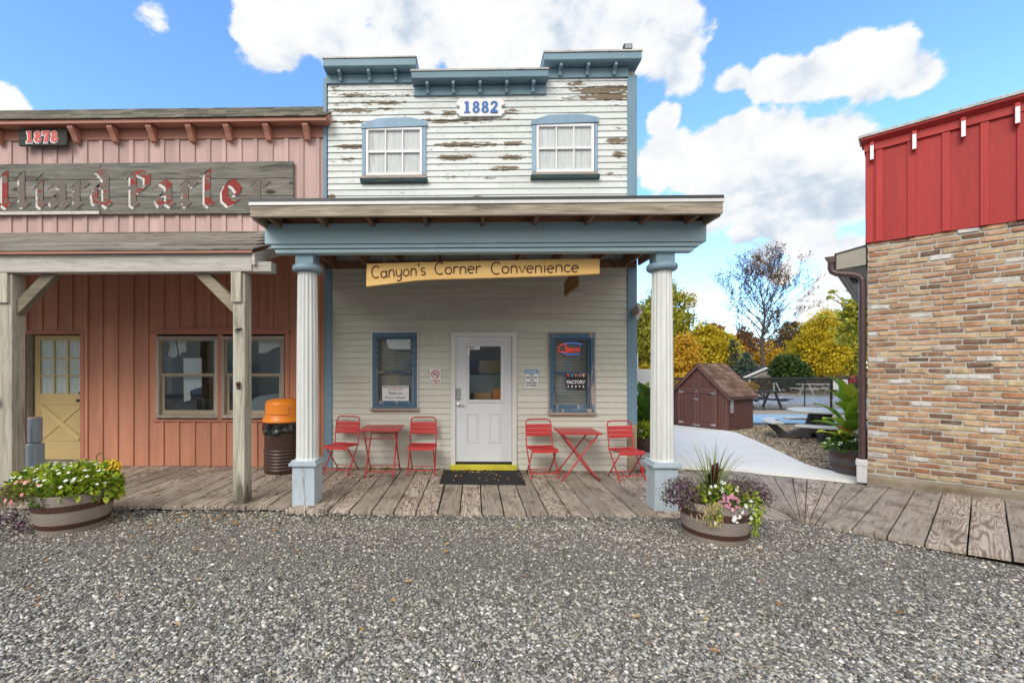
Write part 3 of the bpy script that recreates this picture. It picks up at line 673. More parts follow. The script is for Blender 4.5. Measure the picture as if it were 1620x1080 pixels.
# where the paint has gone: pixel centre, half-width, half-height, strength
PEEL = [(560, 149, 22, 4, .75), (600, 149, 18, 4, .6), (618, 162, 22, 4, .75), (590, 161, 20, 3, .7), (545, 163, 18, 3.5, .55), (535, 142, 10, 3, .6), (560, 174, 36, 3, .8), (615, 171, 12, 3, .7), (528, 190, 10, 3, .7), (558, 191, 26, 3, .75), (650, 191, 26, 2.5, .6), (690, 191, 50, 3, .75), (745, 191, 45, 2.5, .7), (676, 180, 10, 3, .75), (713, 180, 12, 3.5, .8), (808, 178, 12, 4, .8), (800, 190, 12, 2, .6),
        (910, 136, 14, 4, .8), (955, 146, 46, 4.5, 1.0), (985, 145, 12, 4, .9), (955, 157, 44, 4, .95), (900, 158, 14, 3.5, .6), (730, 229, 34, 3.6, .9), (765, 230, 30, 3, .75), (812, 228, 16, 3.5, .9), (718, 250, 24, 3.8, .95), (742, 249, 12, 3, .8), (810, 250, 18, 4, .8), (800, 267, 18, 3.4, .95), (790, 268, 12, 3, .8), (556, 231, 22, 3.2, .85), (550, 250, 12, 2.5, .7), (708, 281, 16, 2.6, .55), (524, 310, 7, 4, .9), (975, 226, 16, 4, .95), (978, 248, 9, 5, .85), (978, 206, 8, 2, .6), (690, 264, 8, 2, .4), (733, 219, 12, 2, .45), (980, 281, 14, 2, .5), (640, 150, 14, 3, .55), (780, 282, 24, 2, .4), (965, 278, 12, 2.5, .5), (530, 135, 8, 2.5, .55), (900, 182, 8, 1.5, .5), (755, 311, 10, 2, .6)]
PW = [(wx(px), wz(py), hw / 97, hh / 97, k) for px, py, hw, hh, k in PEEL]
def peelf(x, z):
    v = .10 + .10 * max(0, min(1, (z - 4.6) / 1.6))
    for cx, cz, hw, hh, k in PW:
        d = ((x - cx) / hw) ** 2 + ((z - cz) / hh) ** 2
        if d < 2.2: v = max(v, k * max(0, 1.0 - (d / 2.2) ** 1.5))
    return v
UPT = lambda x: TOPL if x < XP[1] else (TOPC if x < XP[2] else TOPR)
upw = [(wx(581), wx(667), wz(276), wz(205)), (wx(849), wx(938), wz(273), wz(201))]
siding('wall', XL, XR, SPLITZ, UPT, M['siding_old'], upw, peelf, .02, 3)
siding('porch_wall', XL, XR, -.03, lambda x: SPLITZ, M['siding'], OPEN, None, .4, 1)['label'] = 'grey green clapboard under the porch'
m = MB()                                     # the body of the building behind the front
BY = 13.0
m.box(XL, XL + .1, FY + .005, BY, -.1, 4.6); m.box(XR - .1, XR, FY + .005, BY, -.1, 4.6); m.box(XL + .1, XR - .1, BY - .1, BY, -.1, 4.6)
m.box(XL - .05, XR + .05, FY + .2, BY + .1, 4.6, 4.72)
for a, b, t_ in ((XL, XP[1], wz(112)), (XP[1], XP[2], wz(138)), (XP[2], XR, wz(106))): m.box(a + .004, b - .004, FY + .06, FY + .16, 3.4, t_)
m.build('back_walls', M['siding'], store)
m = MB(); m.box(XL + .101, XR - .101, FY + 3.4, FY + 3.45, -.05, 3.3); m.box(XL + .1, XR - .1, FY + .03, FY + 3.4, 3.3, 3.34); m.box(XL + .1, XR - .1, FY + .03, FY + 3.4, -.06, -.04)
m.build('room_lining', M['room'], store)
# corner boards
m = MB(); m.box(XR - .150, XR + .004, FY - .03, FY + .06, wz(670), wz(124)); m.build('corner_board', M['blue_v'], store, bevel=.004)
m = MB(); m.box(XR - .148, XR + .002, FY - .03, FY + .06, -.03, wz(670) - .003); o = m.build('corner_board', M['newwood'], store, bevel=.004); o['label'] = 'bare replaced foot of the corner board'
m = MB(); m.box(wx(514), wx(526), FY - .04, FY + .06, .0, wz(424)); m.build('corner_board', M['blue_v'], store, bevel=.004)
m = MB(); m.box(wx(512), wx(518), FY - .035, FY + .25, 3.45, wz(122)); m.build('corner_board', M['blue_v'], store, bevel=.004)
m = MB(); m.box(XR - .03, XR + .003, FY + .061, FY + .26, 3.4, wz(112)); m.build('corner_board', M['blue_v'], store, bevel=.004)
# stepped cornice: each block is frieze, crown, cap and little brackets
def cornice(x0, x1, yt, yc, yf, brx, fx0, fx1):
    Yc = 6.90; zt, zc, zf = wz(yt, Yc), wz(yc, Yc), wz(yf)
    X0, X1 = wx(x0, Yc), wx(x1, Yc)
    m = MB(); m.box(wx(fx0), wx(fx1), FY - .045, FY + .05, zf, zc - .003); c = m.build('frieze', M['blue'], store, bevel=.003)
    m = MB(); m.prism([(X0, Yc, zc + .02), (X0, Yc - .0, zt - .012), (X0, FY + .2, zt - .012), (X0, FY + .2, zc), (X0, FY - .06, zc), (X0, Yc + .03, zc)], (X1 - X0, 0, 0)); c = m.build('crown', M['blue'], store, bevel=.004)
    m = MB(); m.box(X0 - .012, X1 + .012, Yc - .015, FY + .22, zt - .012, zt + .012, jit=.003); m.build('cap', M['coping'], c)
    for bx in brx:
        X = wx(bx, 7.02); h = zc - zf - .01
        m = MB(); P = [(X, FY - .045, zc - .004), (X, Yc + .035, zc - .004), (X, Yc + .035, zc - .35 * h), (X, FY - .10, zc - .62 * h), (X, FY - .085, zc - h), (X, FY - .045, zc - h)]
        m.prism(P, (.048, 0, 0)); m.build('bracket', M['blue'], store, bevel=.003)
cornice(511, 658, 88.5, 103, 131.5, [536, 582, 624], 517, 655)
cornice(651, 867.5, 110.5, 124, 152.5, [674, 715, 757, 799, 841], 655.5, 863)
cornice(861, 1015.5, 84, 98, 127.5, [884, 927, 970], 863.5, 993)
# upper windows
def upper_window(x0, x1, y0, y1, sx0, sx1, sy0, sy1, hy, skew=0.0):
    X0, X1, Z0, Z1 = wx(sx0), wx(sx1), wz(sy1), wz(sy0)
    m = MB(); cx0, cx1 = wx(x0), wx(x1); zb = wz(y1)
    zh = wz(hy); zt = wz(y0); w4 = (cx1 - cx0)
    m.prism([(cx0, FY - .055, zh), (cx1, FY - .055, zh + .03), (cx1, FY - .055, zh + .11), (cx0 + w4 * .74, FY - .055, zt), (cx0 + w4 * .26, FY - .055, zt - .01), (cx0, FY - .055, zh + .07)], (0, .055, 0))
    m.box(cx0 + .015, X0 - .006, FY - .045, FY + .02, Z0 + .002, zh - .002); m.box(X1 + .01, cx1 - .02, FY - .045, FY + .02, Z0 + .002, zh + .016)
    win = m.build('window', M['blue_pale'], store, bevel=.004)
    m = MB(); m.frame(X0, X1, Z0, Z1, .042, FY - .04, FY + .0); w_ = X1 - X0 - .084; h_ = Z1 - Z0
    for k in (1, 2):
        xx = X0 + .042 + w_ * k / 3; m.box(xx - .011, xx + .011, FY - .034, FY - .01, Z0 + .043, Z0 + h_ / 2 - .0205); m.box(xx - .011, xx + .011, FY - .034, FY - .01, Z0 + h_ / 2 + .0205, Z1 - .043)
    m.box(X0 + .043, X1 - .043, FY - .037, FY - .008, Z0 + h_ / 2 - .02, Z0 + h_ / 2 + .02)
    m.build('sash', M['white'], win, bevel=.003)
    m = MB(); m.box(X0 + .02, X1 - .02, FY - .004, FY + .03, Z0 + .02, Z1 - .02); m.build('board_panel', M['ply'], win)
    zs = wz(y1); m = MB(); m.box(cx0 + .01, cx1 - .01, FY - .05, FY + .02, zs + .055, Z0 - .004); m.build('rail', M['sillwood'], win, bevel=.004)
    m = MB(); m.prism([(cx0 - .01, FY - .10, zs + .052), (cx0 - .01, FY + .01, zs + .052), (cx0 - .01, FY + .01, zs - .015), (cx0 - .01, FY - .075, zs + .0)], (cx1 - cx0 + .02, 0, 0)); m.build('sill', M['sill_teal'], win, bevel=.004)
M['sill_teal'] = paint('mossy_sill', (.06, .11, .12), .7, .2, bare=.42, barec=(.26, .22, .06), axis='X', sc=5)
upper_window(572.5, 676, 187, 289, 579.5, 668.5, 202, 277.5, 204)
upper_window(840, 946, 185, 286, 848, 939, 199.5, 275, 201)
# lower sash windows: casing, two sashes, glass, blinds
def blinds(m, x0, x1, z0, z1, y):
    n = int((z1 - z0) / .0245)
    for k in range(n):
        z = z0 + (k + .5) * (z1 - z0) / n; dz = random.uniform(-.001, .001)
        m.add([(x0, y - .008, z - .004 + dz), (x1, y - .008, z - .004), (x1, y + .009, z + .0045), (x0, y + .009, z + .0045 + dz), (x0, y - .008, z - .0062), (x1, y - .008, z - .0062), (x1, y + .009, z + .0025), (x0, y + .009, z + .0025)], [(0, 1, 2, 3), (7, 6, 5, 4), (0, 4, 5, 1)])
    for f in (.22, .78): m.tube([(x0 + (x1 - x0) * f, y - .012, z0), (x0 + (x1 - x0) * f, y - .012, z1)], .0012, 4)
    m.box(x0, x1, y - .012, y + .012, z0 - .018, z0 - .004)
def low_window(x0, x1, y0, y1, gx0, gx1, gy0, gy1, my, worn_casing):
    X0, X1, Z0, Z1 = wx(x0), wx(x1), wz(y1), wz(y0); a, b, c, d = wx(gx0), wx(gx1), wz(gy1), wz(gy0); mz = wz(my)
    m = MB(); m.frame(X0, X1, Z0 + .03, Z1, .062, FY - .05, FY + .07, top=.075, bot=.05)
    win = m.build('window', M['worn_blue'] if worn_casing else M['blue_dk'], store, bevel=.004)
    m = MB(); m.frame(X0 - .022, X1 + .022, Z0 + .03, Z1 + .02, .0205, FY - .04, FY, bot=.001); m.build('casing_edge', M['jambwood'] if worn_casing else M['trim_white'], win)
    m = MB(); m.frame(X0 + .063, X1 - .063, mz + .014, Z1 - .076, .034, FY - .012, FY + .025, top=.03, bot=.008); m.build('sash', M['blue_dk'], win, bevel=.003)
    m = MB(); m.frame(X0 + .063, X1 - .063, Z0 + .081, mz + .012, .034, FY + .02, FY + .055, top=.032, bot=.062); m.build('sash', M['worn_blue'], win, bevel=.003)
    m = MB(); m.box(a - .02, b + .02, FY + .008, FY + .012, mz + .02, d + .02); m.box(a - .02, b + .02, FY + .036, FY + .040, c - .02, mz); m.build('pane', M['glass'], win)
    m = MB(); blinds(m, a - .015, b + .015, c + .01, d + .01, FY + .085); m.build('blind', M['blind'], win)
    m = MB(); m.box(X0 - .03, X1 + .03, FY - .075, FY + .03, Z0 - .012, Z0 + .028); m.build('sill', M['sillwood'], win, bevel=.004)
    return win
M['blue_dk'] = paint('deep_blue_casing', (.085, .165, .235), .5, .12, bare=.12, axis='Z', sc=3)
M['worn_blue'] = paint('worn_blue_casing', (.09, .17, .26), .55, .15, bare=.6, barec=(.42, .36, .32), axis='Z', sc=1.1)
low_window(590, 660, 526, 648, 600, 650, 536, 632, 588, False)
low_window(869, 939, 528, 654, 877.5, 928, 538.5, 640, 590, True)
# the door
dx0, dx1, dz0, dz1 = wx(720.5), wx(809.5), wz(729.5), wz(532.5)
m = MB(); m.frame(wx(713.5), wx(817), wz(734), wz(525.5), wx(721) - wx(714), FY - .05, FY + .06, bot=.002); m.build('door_frame', M['trim_white'], store, bevel=.004)
m = MB(); ga, gb, gc, gd = wx(742.5), wx(792), wz(632), wz(548)
y0, y1 = FY - .012, FY + .03
m.box(dx0, ga, y0, y1, dz0, dz1); m.box(gb, dx1, y0, y1, dz0, dz1); m.box(ga, gb, y0, y1, gd, dz1); m.box(ga, gb, y0, y1, dz0, gc)
door = m.build('door', M['door_white'], store)
m = MB(); m.frame(wx(738), wx(797), wz(637), wz(543), .046, y0 - .012, y0 - .0005); m.build('glazing_bead', M['door_white'], door, bevel=.004)
def panel(px0, px1, py0, py1):
    m = MB(); X0, X1, Z0, Z1 = wx(px0), wx(px1), wz(py1), wz(py0); m.frame(X0, X1, Z0, Z1, .018, y0 - .007, y0 - .0005); m.frame(X0 + .03, X1 - .03, Z0 + .03, Z1 - .03, .006, y0 - .005, y0 - .0005); m.build('panel', M['door_white'], door, bevel=.003)
panel(738, 757, 653, 700); panel(773, 792, 653, 700)
m = MB(); m.box(ga - .01, gb + .01, FY + .006, FY + .010, gc - .01, gd + .01); m.build('pane', M['glass'], door)
m = MB(); lx = wx(725); m.box(lx - .038, lx + .038, y0 - .03, y0 - .0005, wz(632), wz(613)); k = m.build('keypad', M['chrome'], door, bevel=.012, seg=2)
m = MB(); m.box(lx - .03, lx + .03, y0 - .036, y0 - .0305, wz(622), wz(614)); m.build('keypad_face', M['bin_grey'], k, bevel=.004)
m = MB(); hz = wz(640); m.lathe([(.001, 0), (.026, 0), (.026, .012), (.012, .016), (.012, .05), (.001, .05)], (0, 0, 0), 20); m.v = [Vector((lx + p.x, y0 - p.z, hz + p.y)) for p in m.v]
m.tube([(lx, y0 - .045, hz), (lx + .05, y0 - .048, hz + .003), (lx + .10, y0 - .045, hz - .004)], [.011, .010, .007], 10); m.build('handle', M['chrome'], door, smooth=True, ang=40)
m = MB(); m.box(dx0 + .01, dx1 - .01, FY - .03, FY + .03, wz(733), wz(730.3)); m.build('threshold', M['black'], store)
m = MB(); m.box(wx(713), wx(817), FY - .10, FY + .05, wz(743.2), wz(733.5), jit=.003); m.build('doorstep', M['yellow'], store, bevel=.006)
# pieces added behind the store glass; at the door they stand for reflections
def indoors(name, label, cat_, P, y, mat, th=.02):
    m = MB(); m.prism([(wx(a_, y), y, wz(b_, y)) for a_, b_ in reversed(P)], (0, th, 0)); tag(m.build(name, mat, None, bevel=.003), label, cat_)
q4 = lambda a_, b_, c_, d_: [(a_, c_), (b_, c_), (b_, d_), (a_, d_)]
indoors('brown_reflection_board', 'brown board added behind the white door glass for its reflections', 'board', q4(757, 800, 570, 590), FY + .30, M['brownboard'])
indoors('grey_reflection_panel', 'grey panel added behind the white door glass for its reflections', 'cooler', q4(740, 800, 592, 621), FY + .42, M['bin_grey'], .3)
indoors('orange_reflection_block', 'orange block behind the white door glass standing for a reflected orange item', 'crate', q4(780, 795, 615, 634), FY + .22, M['orange'], .15)
indoors('tan_reflection_block', 'tan block added low behind the white door glass for its reflections', 'carton', q4(750, 778, 621, 634), FY + .24, M['kraft'], .15)
indoors('shelf_unit', 'warm brown shelf unit behind the blinds of the left store window', 'shelf', q4(598, 622, 533, 634), FY + .35, M['kraft'], .2)
indoors('cardboard_panel', 'tan cardboard panel low behind the blinds of the left store window', 'panel', q4(611, 632, 588, 612), FY + .26, M['signwood'], .01)
# porch: columns, beam, roof
BYF = 5.05; BX0, BX1 = wx(418.5, BYF), wx(1118, BYF)
def column(cx, cy, zb):
    ped = MB(); ped.box(cx - .134, cx + .134, cy - .134, cy + .134, zb - .06, .46); root = ped.build('column', M['blue_ped'], store, bevel=.006)
    m = MB(); m.box(cx - .165, cx + .165, cy - .165, cy + .165, .463, .505); m.box(cx - .145, cx + .145, cy - .145, cy + .145, .505, .53); m.build('pedestal_cap', M['blue_ped'], root, bevel=.006)
    m = MB(); n = 16 * 6; V, Fc = [], []; zs = [.53, .55, .9, 1.4, 1.9, 2.4, 2.77]; rs = [.135, .129, .127, .125, .122, .117, .112]
    for z, r in zip(zs, rs):
        for k in range(n):
            a = 2 * math.pi * k / n; ph = (k % 6) / 6.0; fl = r - (.011 * math.sin(math.pi * min(1, ph / .83)) if ph < .83 else 0) * (1 if z > .54 else .3)
            V.append((cx + fl * math.cos(a), cy + fl * math.sin(a), z))
    for i in range(len(zs) - 1):
        for k in range(n): Fc.append((i * n + k, i * n + (k + 1) % n, (i + 1) * n + (k + 1) % n, (i + 1) * n + k))
    m.add(V, Fc); m.build('shaft', M['shaft'], root)
    m = MB(); m.lathe([(.09, 2.775), (.155, 2.777), (.172, 2.795), (.175, 2.82), (.168, 2.845), (.15, 2.86), (.10, 2.862)], (cx, cy, 0), 40, cap=True); m.build('capital_ring', M['cap_blue'], root, smooth=True, ang=50)
    m = MB(); m.box(cx - .108, cx + .108, cy - .108, cy + .108, 2.862, 3.04); m.build('capital_block', M['cap_blue'], root, bevel=.005)
column(wx(486.5, 5.24), 5.24, zdeck(-1.9)); column(wx(1047, 5.24), 5.24, zdeck(2.3))
m = MB(); m.box(BX0, BX1, BYF, BYF + .16, wz(384, BYF), wz(351.5, BYF)); beam = m.build('porch_beam', M['beam_blue'], store, bevel=.005)
m = MB(); m.box(BX0 + .07, BX1 - .07, BYF + .012, BYF + .155, wz(390.5, BYF), wz(385, BYF)); m.box(BX0 + .11, BX1 - .13, BYF + .03, BYF + .15, wz(397.5, BYF), wz(391.5, BYF)); m.build('moulding', M['beam_blue'], beam, bevel=.004)
RY = 4.72; Z = lambda py: wz(py, RY)
m = MB(); m.box(BX0, BX1, RY, RY + .042, Z(340.5), Z(322.5)); m.build('porch_fascia', M['oldwood'], store, bevel=.004)
for xx in (BX0, BX1 - .04):
    m = MB(); m.prism([(xx, RY + .043, Z(343)), (xx, RY + .043, Z(323)), (xx, FY - .06, Z(323) + .10), (xx, FY - .06, Z(343) + .02)], (.04, 0, 0)); m.build('barge_board', M['oldwood'], store, bevel=.004)
m = MB(); m.box(BX0 - .01, BX1 + .01, RY - .012, RY + .02, Z(322.3), Z(317.5)); m.build('drip_edge', M['flashing'], store)
m = MB(); m.prism([(BX0 - .008, RY - .006, Z(317.2)), (BX0 - .008, RY - .004, Z(311.5)), (BX0 - .008, FY - .02, Z(311.5) + .13), (BX0 - .008, FY - .02, Z(317.2) + .10)], (BX1 - BX0 + .016, 0, 0)); m.build('porch_roof', M['roof_edge'], store)
m = MB(); nb = 17
for k in range(nb):
    ya = RY + .045 + (FY - .03 - RY - .045) * k / nb; yb = ya + (FY - .03 - RY - .045) / nb - .006; za = Z(318.2) + .095 * k / nb - random.uniform(.002, .012)
    m.box(BX0 + .041, BX1 - .041, ya, yb, za - .02, za)
m.build('roof_boards', M['soffit'], store)
for k, px in enumerate((428, 504, 581, 669, 761, 846, 932, 1021, 1096)):
    X = wx(px, 4.85); m = MB(); m.prism([(X, RY + .044, Z(342)), (X, RY + .044, Z(321)), (X, FY - .03, Z(321) + .085), (X, FY - .03, Z(342) - .0)], (.042, 0, 0)); m.build('rafter', M['rafter'], store, bevel=.003)
m = MB(); m.box(BX0 + .05, BX1 - .05, FY - .06, FY - .025, 3.25, 3.36); m.build('ledger', M['rafter'], store)
# ------------------------------------------------------------------ the parlor on the left
parlor = thing('parlor_building', 'red brown board and batten western building with a weathered porch roof', 'building', (-5.2, FY, 0))
PXL, PXR = -9.6, wx(512.5)
SPL = 3.60
pd = (wx(40), wx(131), 0.02, wz(526))                  # door recess
pw1 = (wx(250), wx(345.5), wz(661), wz(532)); pw2 = (wx(353), wx(449.5), wz(661), wz(532))
ZFR = wz(216)
def boards(name, z0, z1, mat, openings):
    m = MB(); x = wx(18) - .258 * 9; k = 0
    def cols(a, b):
        segs = [(z0, z1)]
        for q in openings:
            if q[1] > a + .01 and q[0] < b - .01:
                ns = []
                for s0, s1 in segs:
                    if q[3] <= s0 or q[2] >= s1: ns.append((s0, s1)); continue
                    if s0 < q[2]: ns.append((s0, q[2]))
                    if s1 > q[3]: ns.append((q[3], s1))
                segs = ns
        return segs
    xs = []
    while x < PXR: xs.append(x); x += .258 + random.uniform(-.006, .006)
    cuts = sorted(set(xs + [PXR] + [c for q in openings for c in q[:2]]))
    tn = 0; nx = 0
    for a, b in zip(cuts[:-1], cuts[1:]):
        if a in xs: tn = random.random()
        for s0, s1 in cols(a, b):
            if s1 - s0 > .01: m.box(a, b, FY, FY + .02, s0, s1, tone=tn)
    for xb in xs:
        a, b = xb - .034 + random.uniform(-.004, .004), xb + .034
        if b > PXR: b = PXR
        for s0, s1 in cols(a, b):
            if s1 - s0 > .03: m.box(a, b, FY - .020, FY - .0015, s0 + .004, s1 - .004)
    return m.build(name, mat, parlor, bevel=.002)
ops = [pd, (pw1[0] - .02, pw2[1] + .02, pw1[2] - .05, pw1[3] + .06)]
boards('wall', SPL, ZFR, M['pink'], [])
boards('porch_wall', .012, SPL, M['red_low'], ops)['label'] = 'redder boards under the porch with its shade in their colour'
m = MB(); m.box(PXL, PXR, FY + .03, FY + .1, SPL, 5.75); m.box(PXL, PXL + .1, FY + .1, 12.5, 0, 5.0); m.box(PXL + .1, PXR, 12.4, 12.5, 0, 5.0); m.box(PXR - .1, PXR, FY + .1, 12.4, 0, 5.0); m.box(PXL, PXR, FY + .1, 12.5, 5.0, 5.1)
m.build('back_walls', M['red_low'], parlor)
m = MB(); m.box(PXL + .1, PXR - .1, FY + 3.0, FY + 3.05, 0, 3.2); m.box(PXL + .1, PXR - .1, FY + .03, FY + 3, 3.2, 3.24); m.box(PXL + .1, PXR - .1, FY + .03, FY + 3, -.05, -.03); m.box(wx(215), wx(222), FY + .05, FY + 3, 0, 3.2)
m.build('room_lining', M['room_grey'], parlor)
# pieces added behind the panes; the white ones stand for reflected shapes
yi = FY + .16
def inside(name, label, cat, polys, mat, th=.01):
    t = None
    for P in polys:
        m = MB(); m.prism([(wx(x, yi), yi, wz(y, yi)) for x, y in reversed(P)], (0, th, 0)); o = m.build(name, mat, None)
        tag(o, label, cat)
inside('white_reflection_piece', 'white piece at the top left inside the left parlor window for a reflected shape', 'cloth', [[(266, 533), (275, 533), (279, 548), (281, 561), (274, 566), (265, 562), (269, 548)]], M['curtain'])
inside('white_reflection_piece', 'narrow white piece for a reflected shape, right of the larger one, left parlor window', 'cloth', [[(281, 533), (295, 533), (294, 556), (286, 557), (285, 563), (281, 548)]], M['curtain'])
inside('tall_reflection_panel', 'tall white panel inside the left parlor window for a reflected shape', 'sign', [[(290, 566), (319, 566), (319, 612), (300, 618), (303, 640), (291, 640)]], M['curtain'])
inside('pale_strip', 'pale clapboard strip seen at the left inside the left parlor window', 'panel', [[(258, 566), (271, 566), (271, 624), (264, 626), (264, 598), (258, 594)]], M['tan'])
inside('white_reflection_panel', 'white panel at the top right inside the right parlor window for a reflected shape', 'cloth', [[(409, 533), (446, 533), (446, 546), (432, 551), (420, 558), (410, 558)]], M['curtain'])
inside('dark_machine', 'low dark machine behind the glass of the left parlor window', 'machine', [[(262, 645), (270, 640), (300, 634), (306, 630), (338, 630), (341, 652), (262, 652)]], M['dark'])
inside('grey_machine', 'low grey machine behind the glass of the right parlor window', 'machine', [[(398, 634), (410, 626), (446, 622), (446, 652), (398, 652)]], M['greyplastic'])
m = MB(); yk = yi - .03; m.tube([(wx(x, yk), yk, wz(y, yk)) for x, y in ((304, 640), (306, 632), (312, 630), (322, 630), (313, 622), (312, 626), (313, 622), (319, 621))], .008, 6); o = m.build('chair_arm', M['black'], None); o.name = 'bent_tube'; tag(o, 'bent black tube above the dark machine in the left parlor window', 'tube')
# eave, brackets, roof
YE = 6.88; ze1, ze0 = wz(187, YE, 300), wz(193, YE, 300); XRE = wx(516, YE)
m = MB(); m.box(PXL, XRE, YE, YE + .03, ze0, ze1); m.box(PXL, XRE, YE + .031, FY + .03, ze0 + .02, ze0 + .035); m.build('eave', M['red_eave'], parlor, bevel=.004)
m = MB(); m.box(PXL, wx(515), FY - .03, FY + .02, ZFR, ze0 + .018); m.build('frieze', M['red_eave'], parlor, bevel=.003)
for px in (-50, 5, 127, 187.5, 247.5, 308.5, 367, 428, 489):
    X = wx(px); m = MB(); h0, h1 = ze0 - .002, ze0 - .235
    m.prism([(X - .045, FY - .032, h0), (X - .045, YE + .035, h0), (X - .045, YE + .035, h0 - .045), (X - .045, YE + .10, h0 - .13), (X - .045, YE + .15, h1 + .01), (X - .045, FY - .032, h1)], (.09, 0, 0)); m.build('bracket', M['red_eave'], parlor, bevel=.004)
m = MB(); nC = 7; A = Vector((0, YE - .03, ze1 - .0)); Bq = Vector((0, 7.62, wz(171.5, 7.62, 300)))
for k in range(nC):
    p, q = A.lerp(Bq, k / nC), A.lerp(Bq, (k + 1.12) / nC); x = PXL + random.uniform(-.3, 0)
    while x < XRE:
        x1 = min(x + random.choice((.17, .25, .33)), XRE + .01); dz = random.uniform(0, .006); tn = random.random()
        m.add([(max(x, PXL), p.y, p.z + .016 + dz), (x1, p.y, p.z + .016 + dz), (x1, q.y, q.z + .002), (max(x, PXL), q.y, q.z + .002), (max(x, PXL), p.y, p.z), (x1, p.y, p.z)], [(0, 1, 2, 3), (4, 5, 1, 0), (5, 2, 1)], tone=tn); x = x1 + .003
m.build('roof', M['asphalt_roof'], parlor)
m = MB(); m.prism([(PXL, YE, ze1 - .002), (PXL, Bq.y, Bq.z), (PXL, Bq.y + 1.2, ze1)], (XRE - PXL, 0, 0)); m.build('roof_body', M['red_eave'], parlor)
# porch roof of long weathered planks, boarded brown underneath
EYF = 5.02; zE, zW = wz(396, EYF, 200), wz(367.5, FY, 200); XPR0, XPR1 = wx(399, EYF), wx(419, FY)
m = MB(); nC = 6
for k in range(nC):
    f0, f1 = k / nC, min(1, (k + 1.1) / nC); x = PXL
    while x < XPR0 + .1:
        L = random.uniform(1.2, 2.8); x1 = min(x + L, XPR0 + (XPR1 - XPR0) * f0 + random.uniform(-.02, .02)); x1 = min(x1, XPR0 + .02 + (XPR1 - XPR0) * f0)
        if x1 - x < .03: break
        y0_, y1_ = EYF + (FY - .003 - EYF) * f0, EYF + (FY - .003 - EYF) * f1; za, zb = zE + (zW - zE) * f0, zE + (zW - zE) * f1; t_ = .02 + random.uniform(-.004, .006)
        m.add([(x, y0_, za), (x1, y0_, za), (x1, y0_, za + t_), (x, y0_, za + t_), (x, y1_, zb + .004), (x1, y1_, zb + .004), (x1, y1_, zb - .01), (x, y1_, zb - .01)], [(0, 1, 2, 3), (3, 2, 5, 4), (1, 6, 5, 2), (0, 3, 4, 7), (0, 7, 6, 1)]); x = x1 + .004
proof = m.build('porch_roof', M['plank_roof'], parlor)
m = MB(); m.prism([(PXL, EYF + .05, zE - .012), (PXL, FY - .02, zW - .035), (PXL, FY - .02, zW - .025), (PXL, EYF + .05, zE - .002)], (XPR0 - .05 - PXL, 0, 0)); m.build('ceiling_boards', M['soffit'], parlor)
m = MB(); m.box(PXL, XPR0 - .01, EYF + .01, EYF + .03, wz(400.3, EYF, 200), zE - .002, jit=.002); m.build('drip_board', M['red_eave'], proof)
m = MB(); zb0 = wz(400.8, 5.08, 200); zb1 = wz(430, 5.08, 200); m.box(PXL, wx(398, 5.08), 5.08, 5.21, zb1, zb0); m.build('porch_beam', M['greybeam'], parlor, bevel=.006)
Xb = XPR0 - .03
m = MB(); m.prism([(Xb, 5.06, zE - .03), (Xb, 5.06, zE - .17), (Xb, FY - .02, zW - .19), (Xb, FY - .02, zW - .05)], (.04, 0, 0)); m.build('barge_board', M['greybeam'], parlor, bevel=.004)
m = MB(); m.box(wx(398.5, 5.1), wx(429, 5.1), 5.10, 5.24, zb1 - .0, zb1 + .12); m.build('beam_end', M['greybeam'], parlor, bevel=.005)
for k in range(12):
    X = PXL + .35 + k * .6; 
    if X > Xb - .1: break
    m = MB(); m.prism([(X, 5.22, zE - .03 + .03), (X, 5.22, zE - .11), (X, FY - .02, zW - .15), (X, FY - .02, zW - .03)], (.04, 0, 0)); m.build('rafter', M['rafter'], parlor)
def post(px0, px1, zb, side):
    Y0 = 5.11; X0, X1 = wx(px0, Y0), wx(px1, Y0)
    m = MB(); m.box(X0, X1, Y0, Y0 + .17, zb, zb1 - .002, jit=.004); p = m.build('post', M['greypost'], parlor, bevel=.012, seg=2)
    m = MB(); m.box(X0 - .004, X1 - .03, Y0 - .028, Y0 - .001, zb1 - .36, zb1 - .004); m.build('splice_board', M['greypost'], p, bevel=.004)
    for s in ((-1,) if side < 0 else ((1,) if side > 0 else (-1, 1))):
        xa = (X0 if s < 0 else X1); m = MB(); Yb = Y0 + .05
        m.prism([(xa, Yb, zb1 - .50), (xa, Yb, zb1 - .32), (xa + s * .32, Yb, zb1 - .002), (xa + s * .50, Yb, zb1 - .002)], (0, .09, 0)); m.build('brace', M['brace'], parlor, bevel=.005)
    return p, X0, X1, Y0
p1 = post(367.5, 387, -.03, -1); post(-2, 18.5, -.03, 1)
X0, X1, Y0 = p1[1:]
m = MB(); xc = wx(378, Y0); z_ = wz(523, Y0)
m.tube([(xc, Y0 - .01, z_ + .03), (xc - .02, Y0 - .05, z_ + .01), (xc, Y0 - .06, z_ - .03), (xc + .025, Y0 - .04, z_), (xc + .02, Y0 - .01, z_ + .035)], .007, 6); m.tube([(xc - .03, Y0 - .008, z_ + .02), (xc + .04, Y0 - .012, z_ + .03)], .008, 6); m.build('hook', M['black'], p1[0])
m = MB(); z_ = wz(610, Y0); m.box(xc - .022, xc + .022, Y0 - .02, Y0 - .001, z_ - .04, z_ + .045); m.tube([(xc - .02, Y0 - .035, z_ + .02), (xc + .02, Y0 - .035, z_ + .02)], .012, 8); m.build('bottle_opener', M['hoop'], p1[0], bevel=.006)
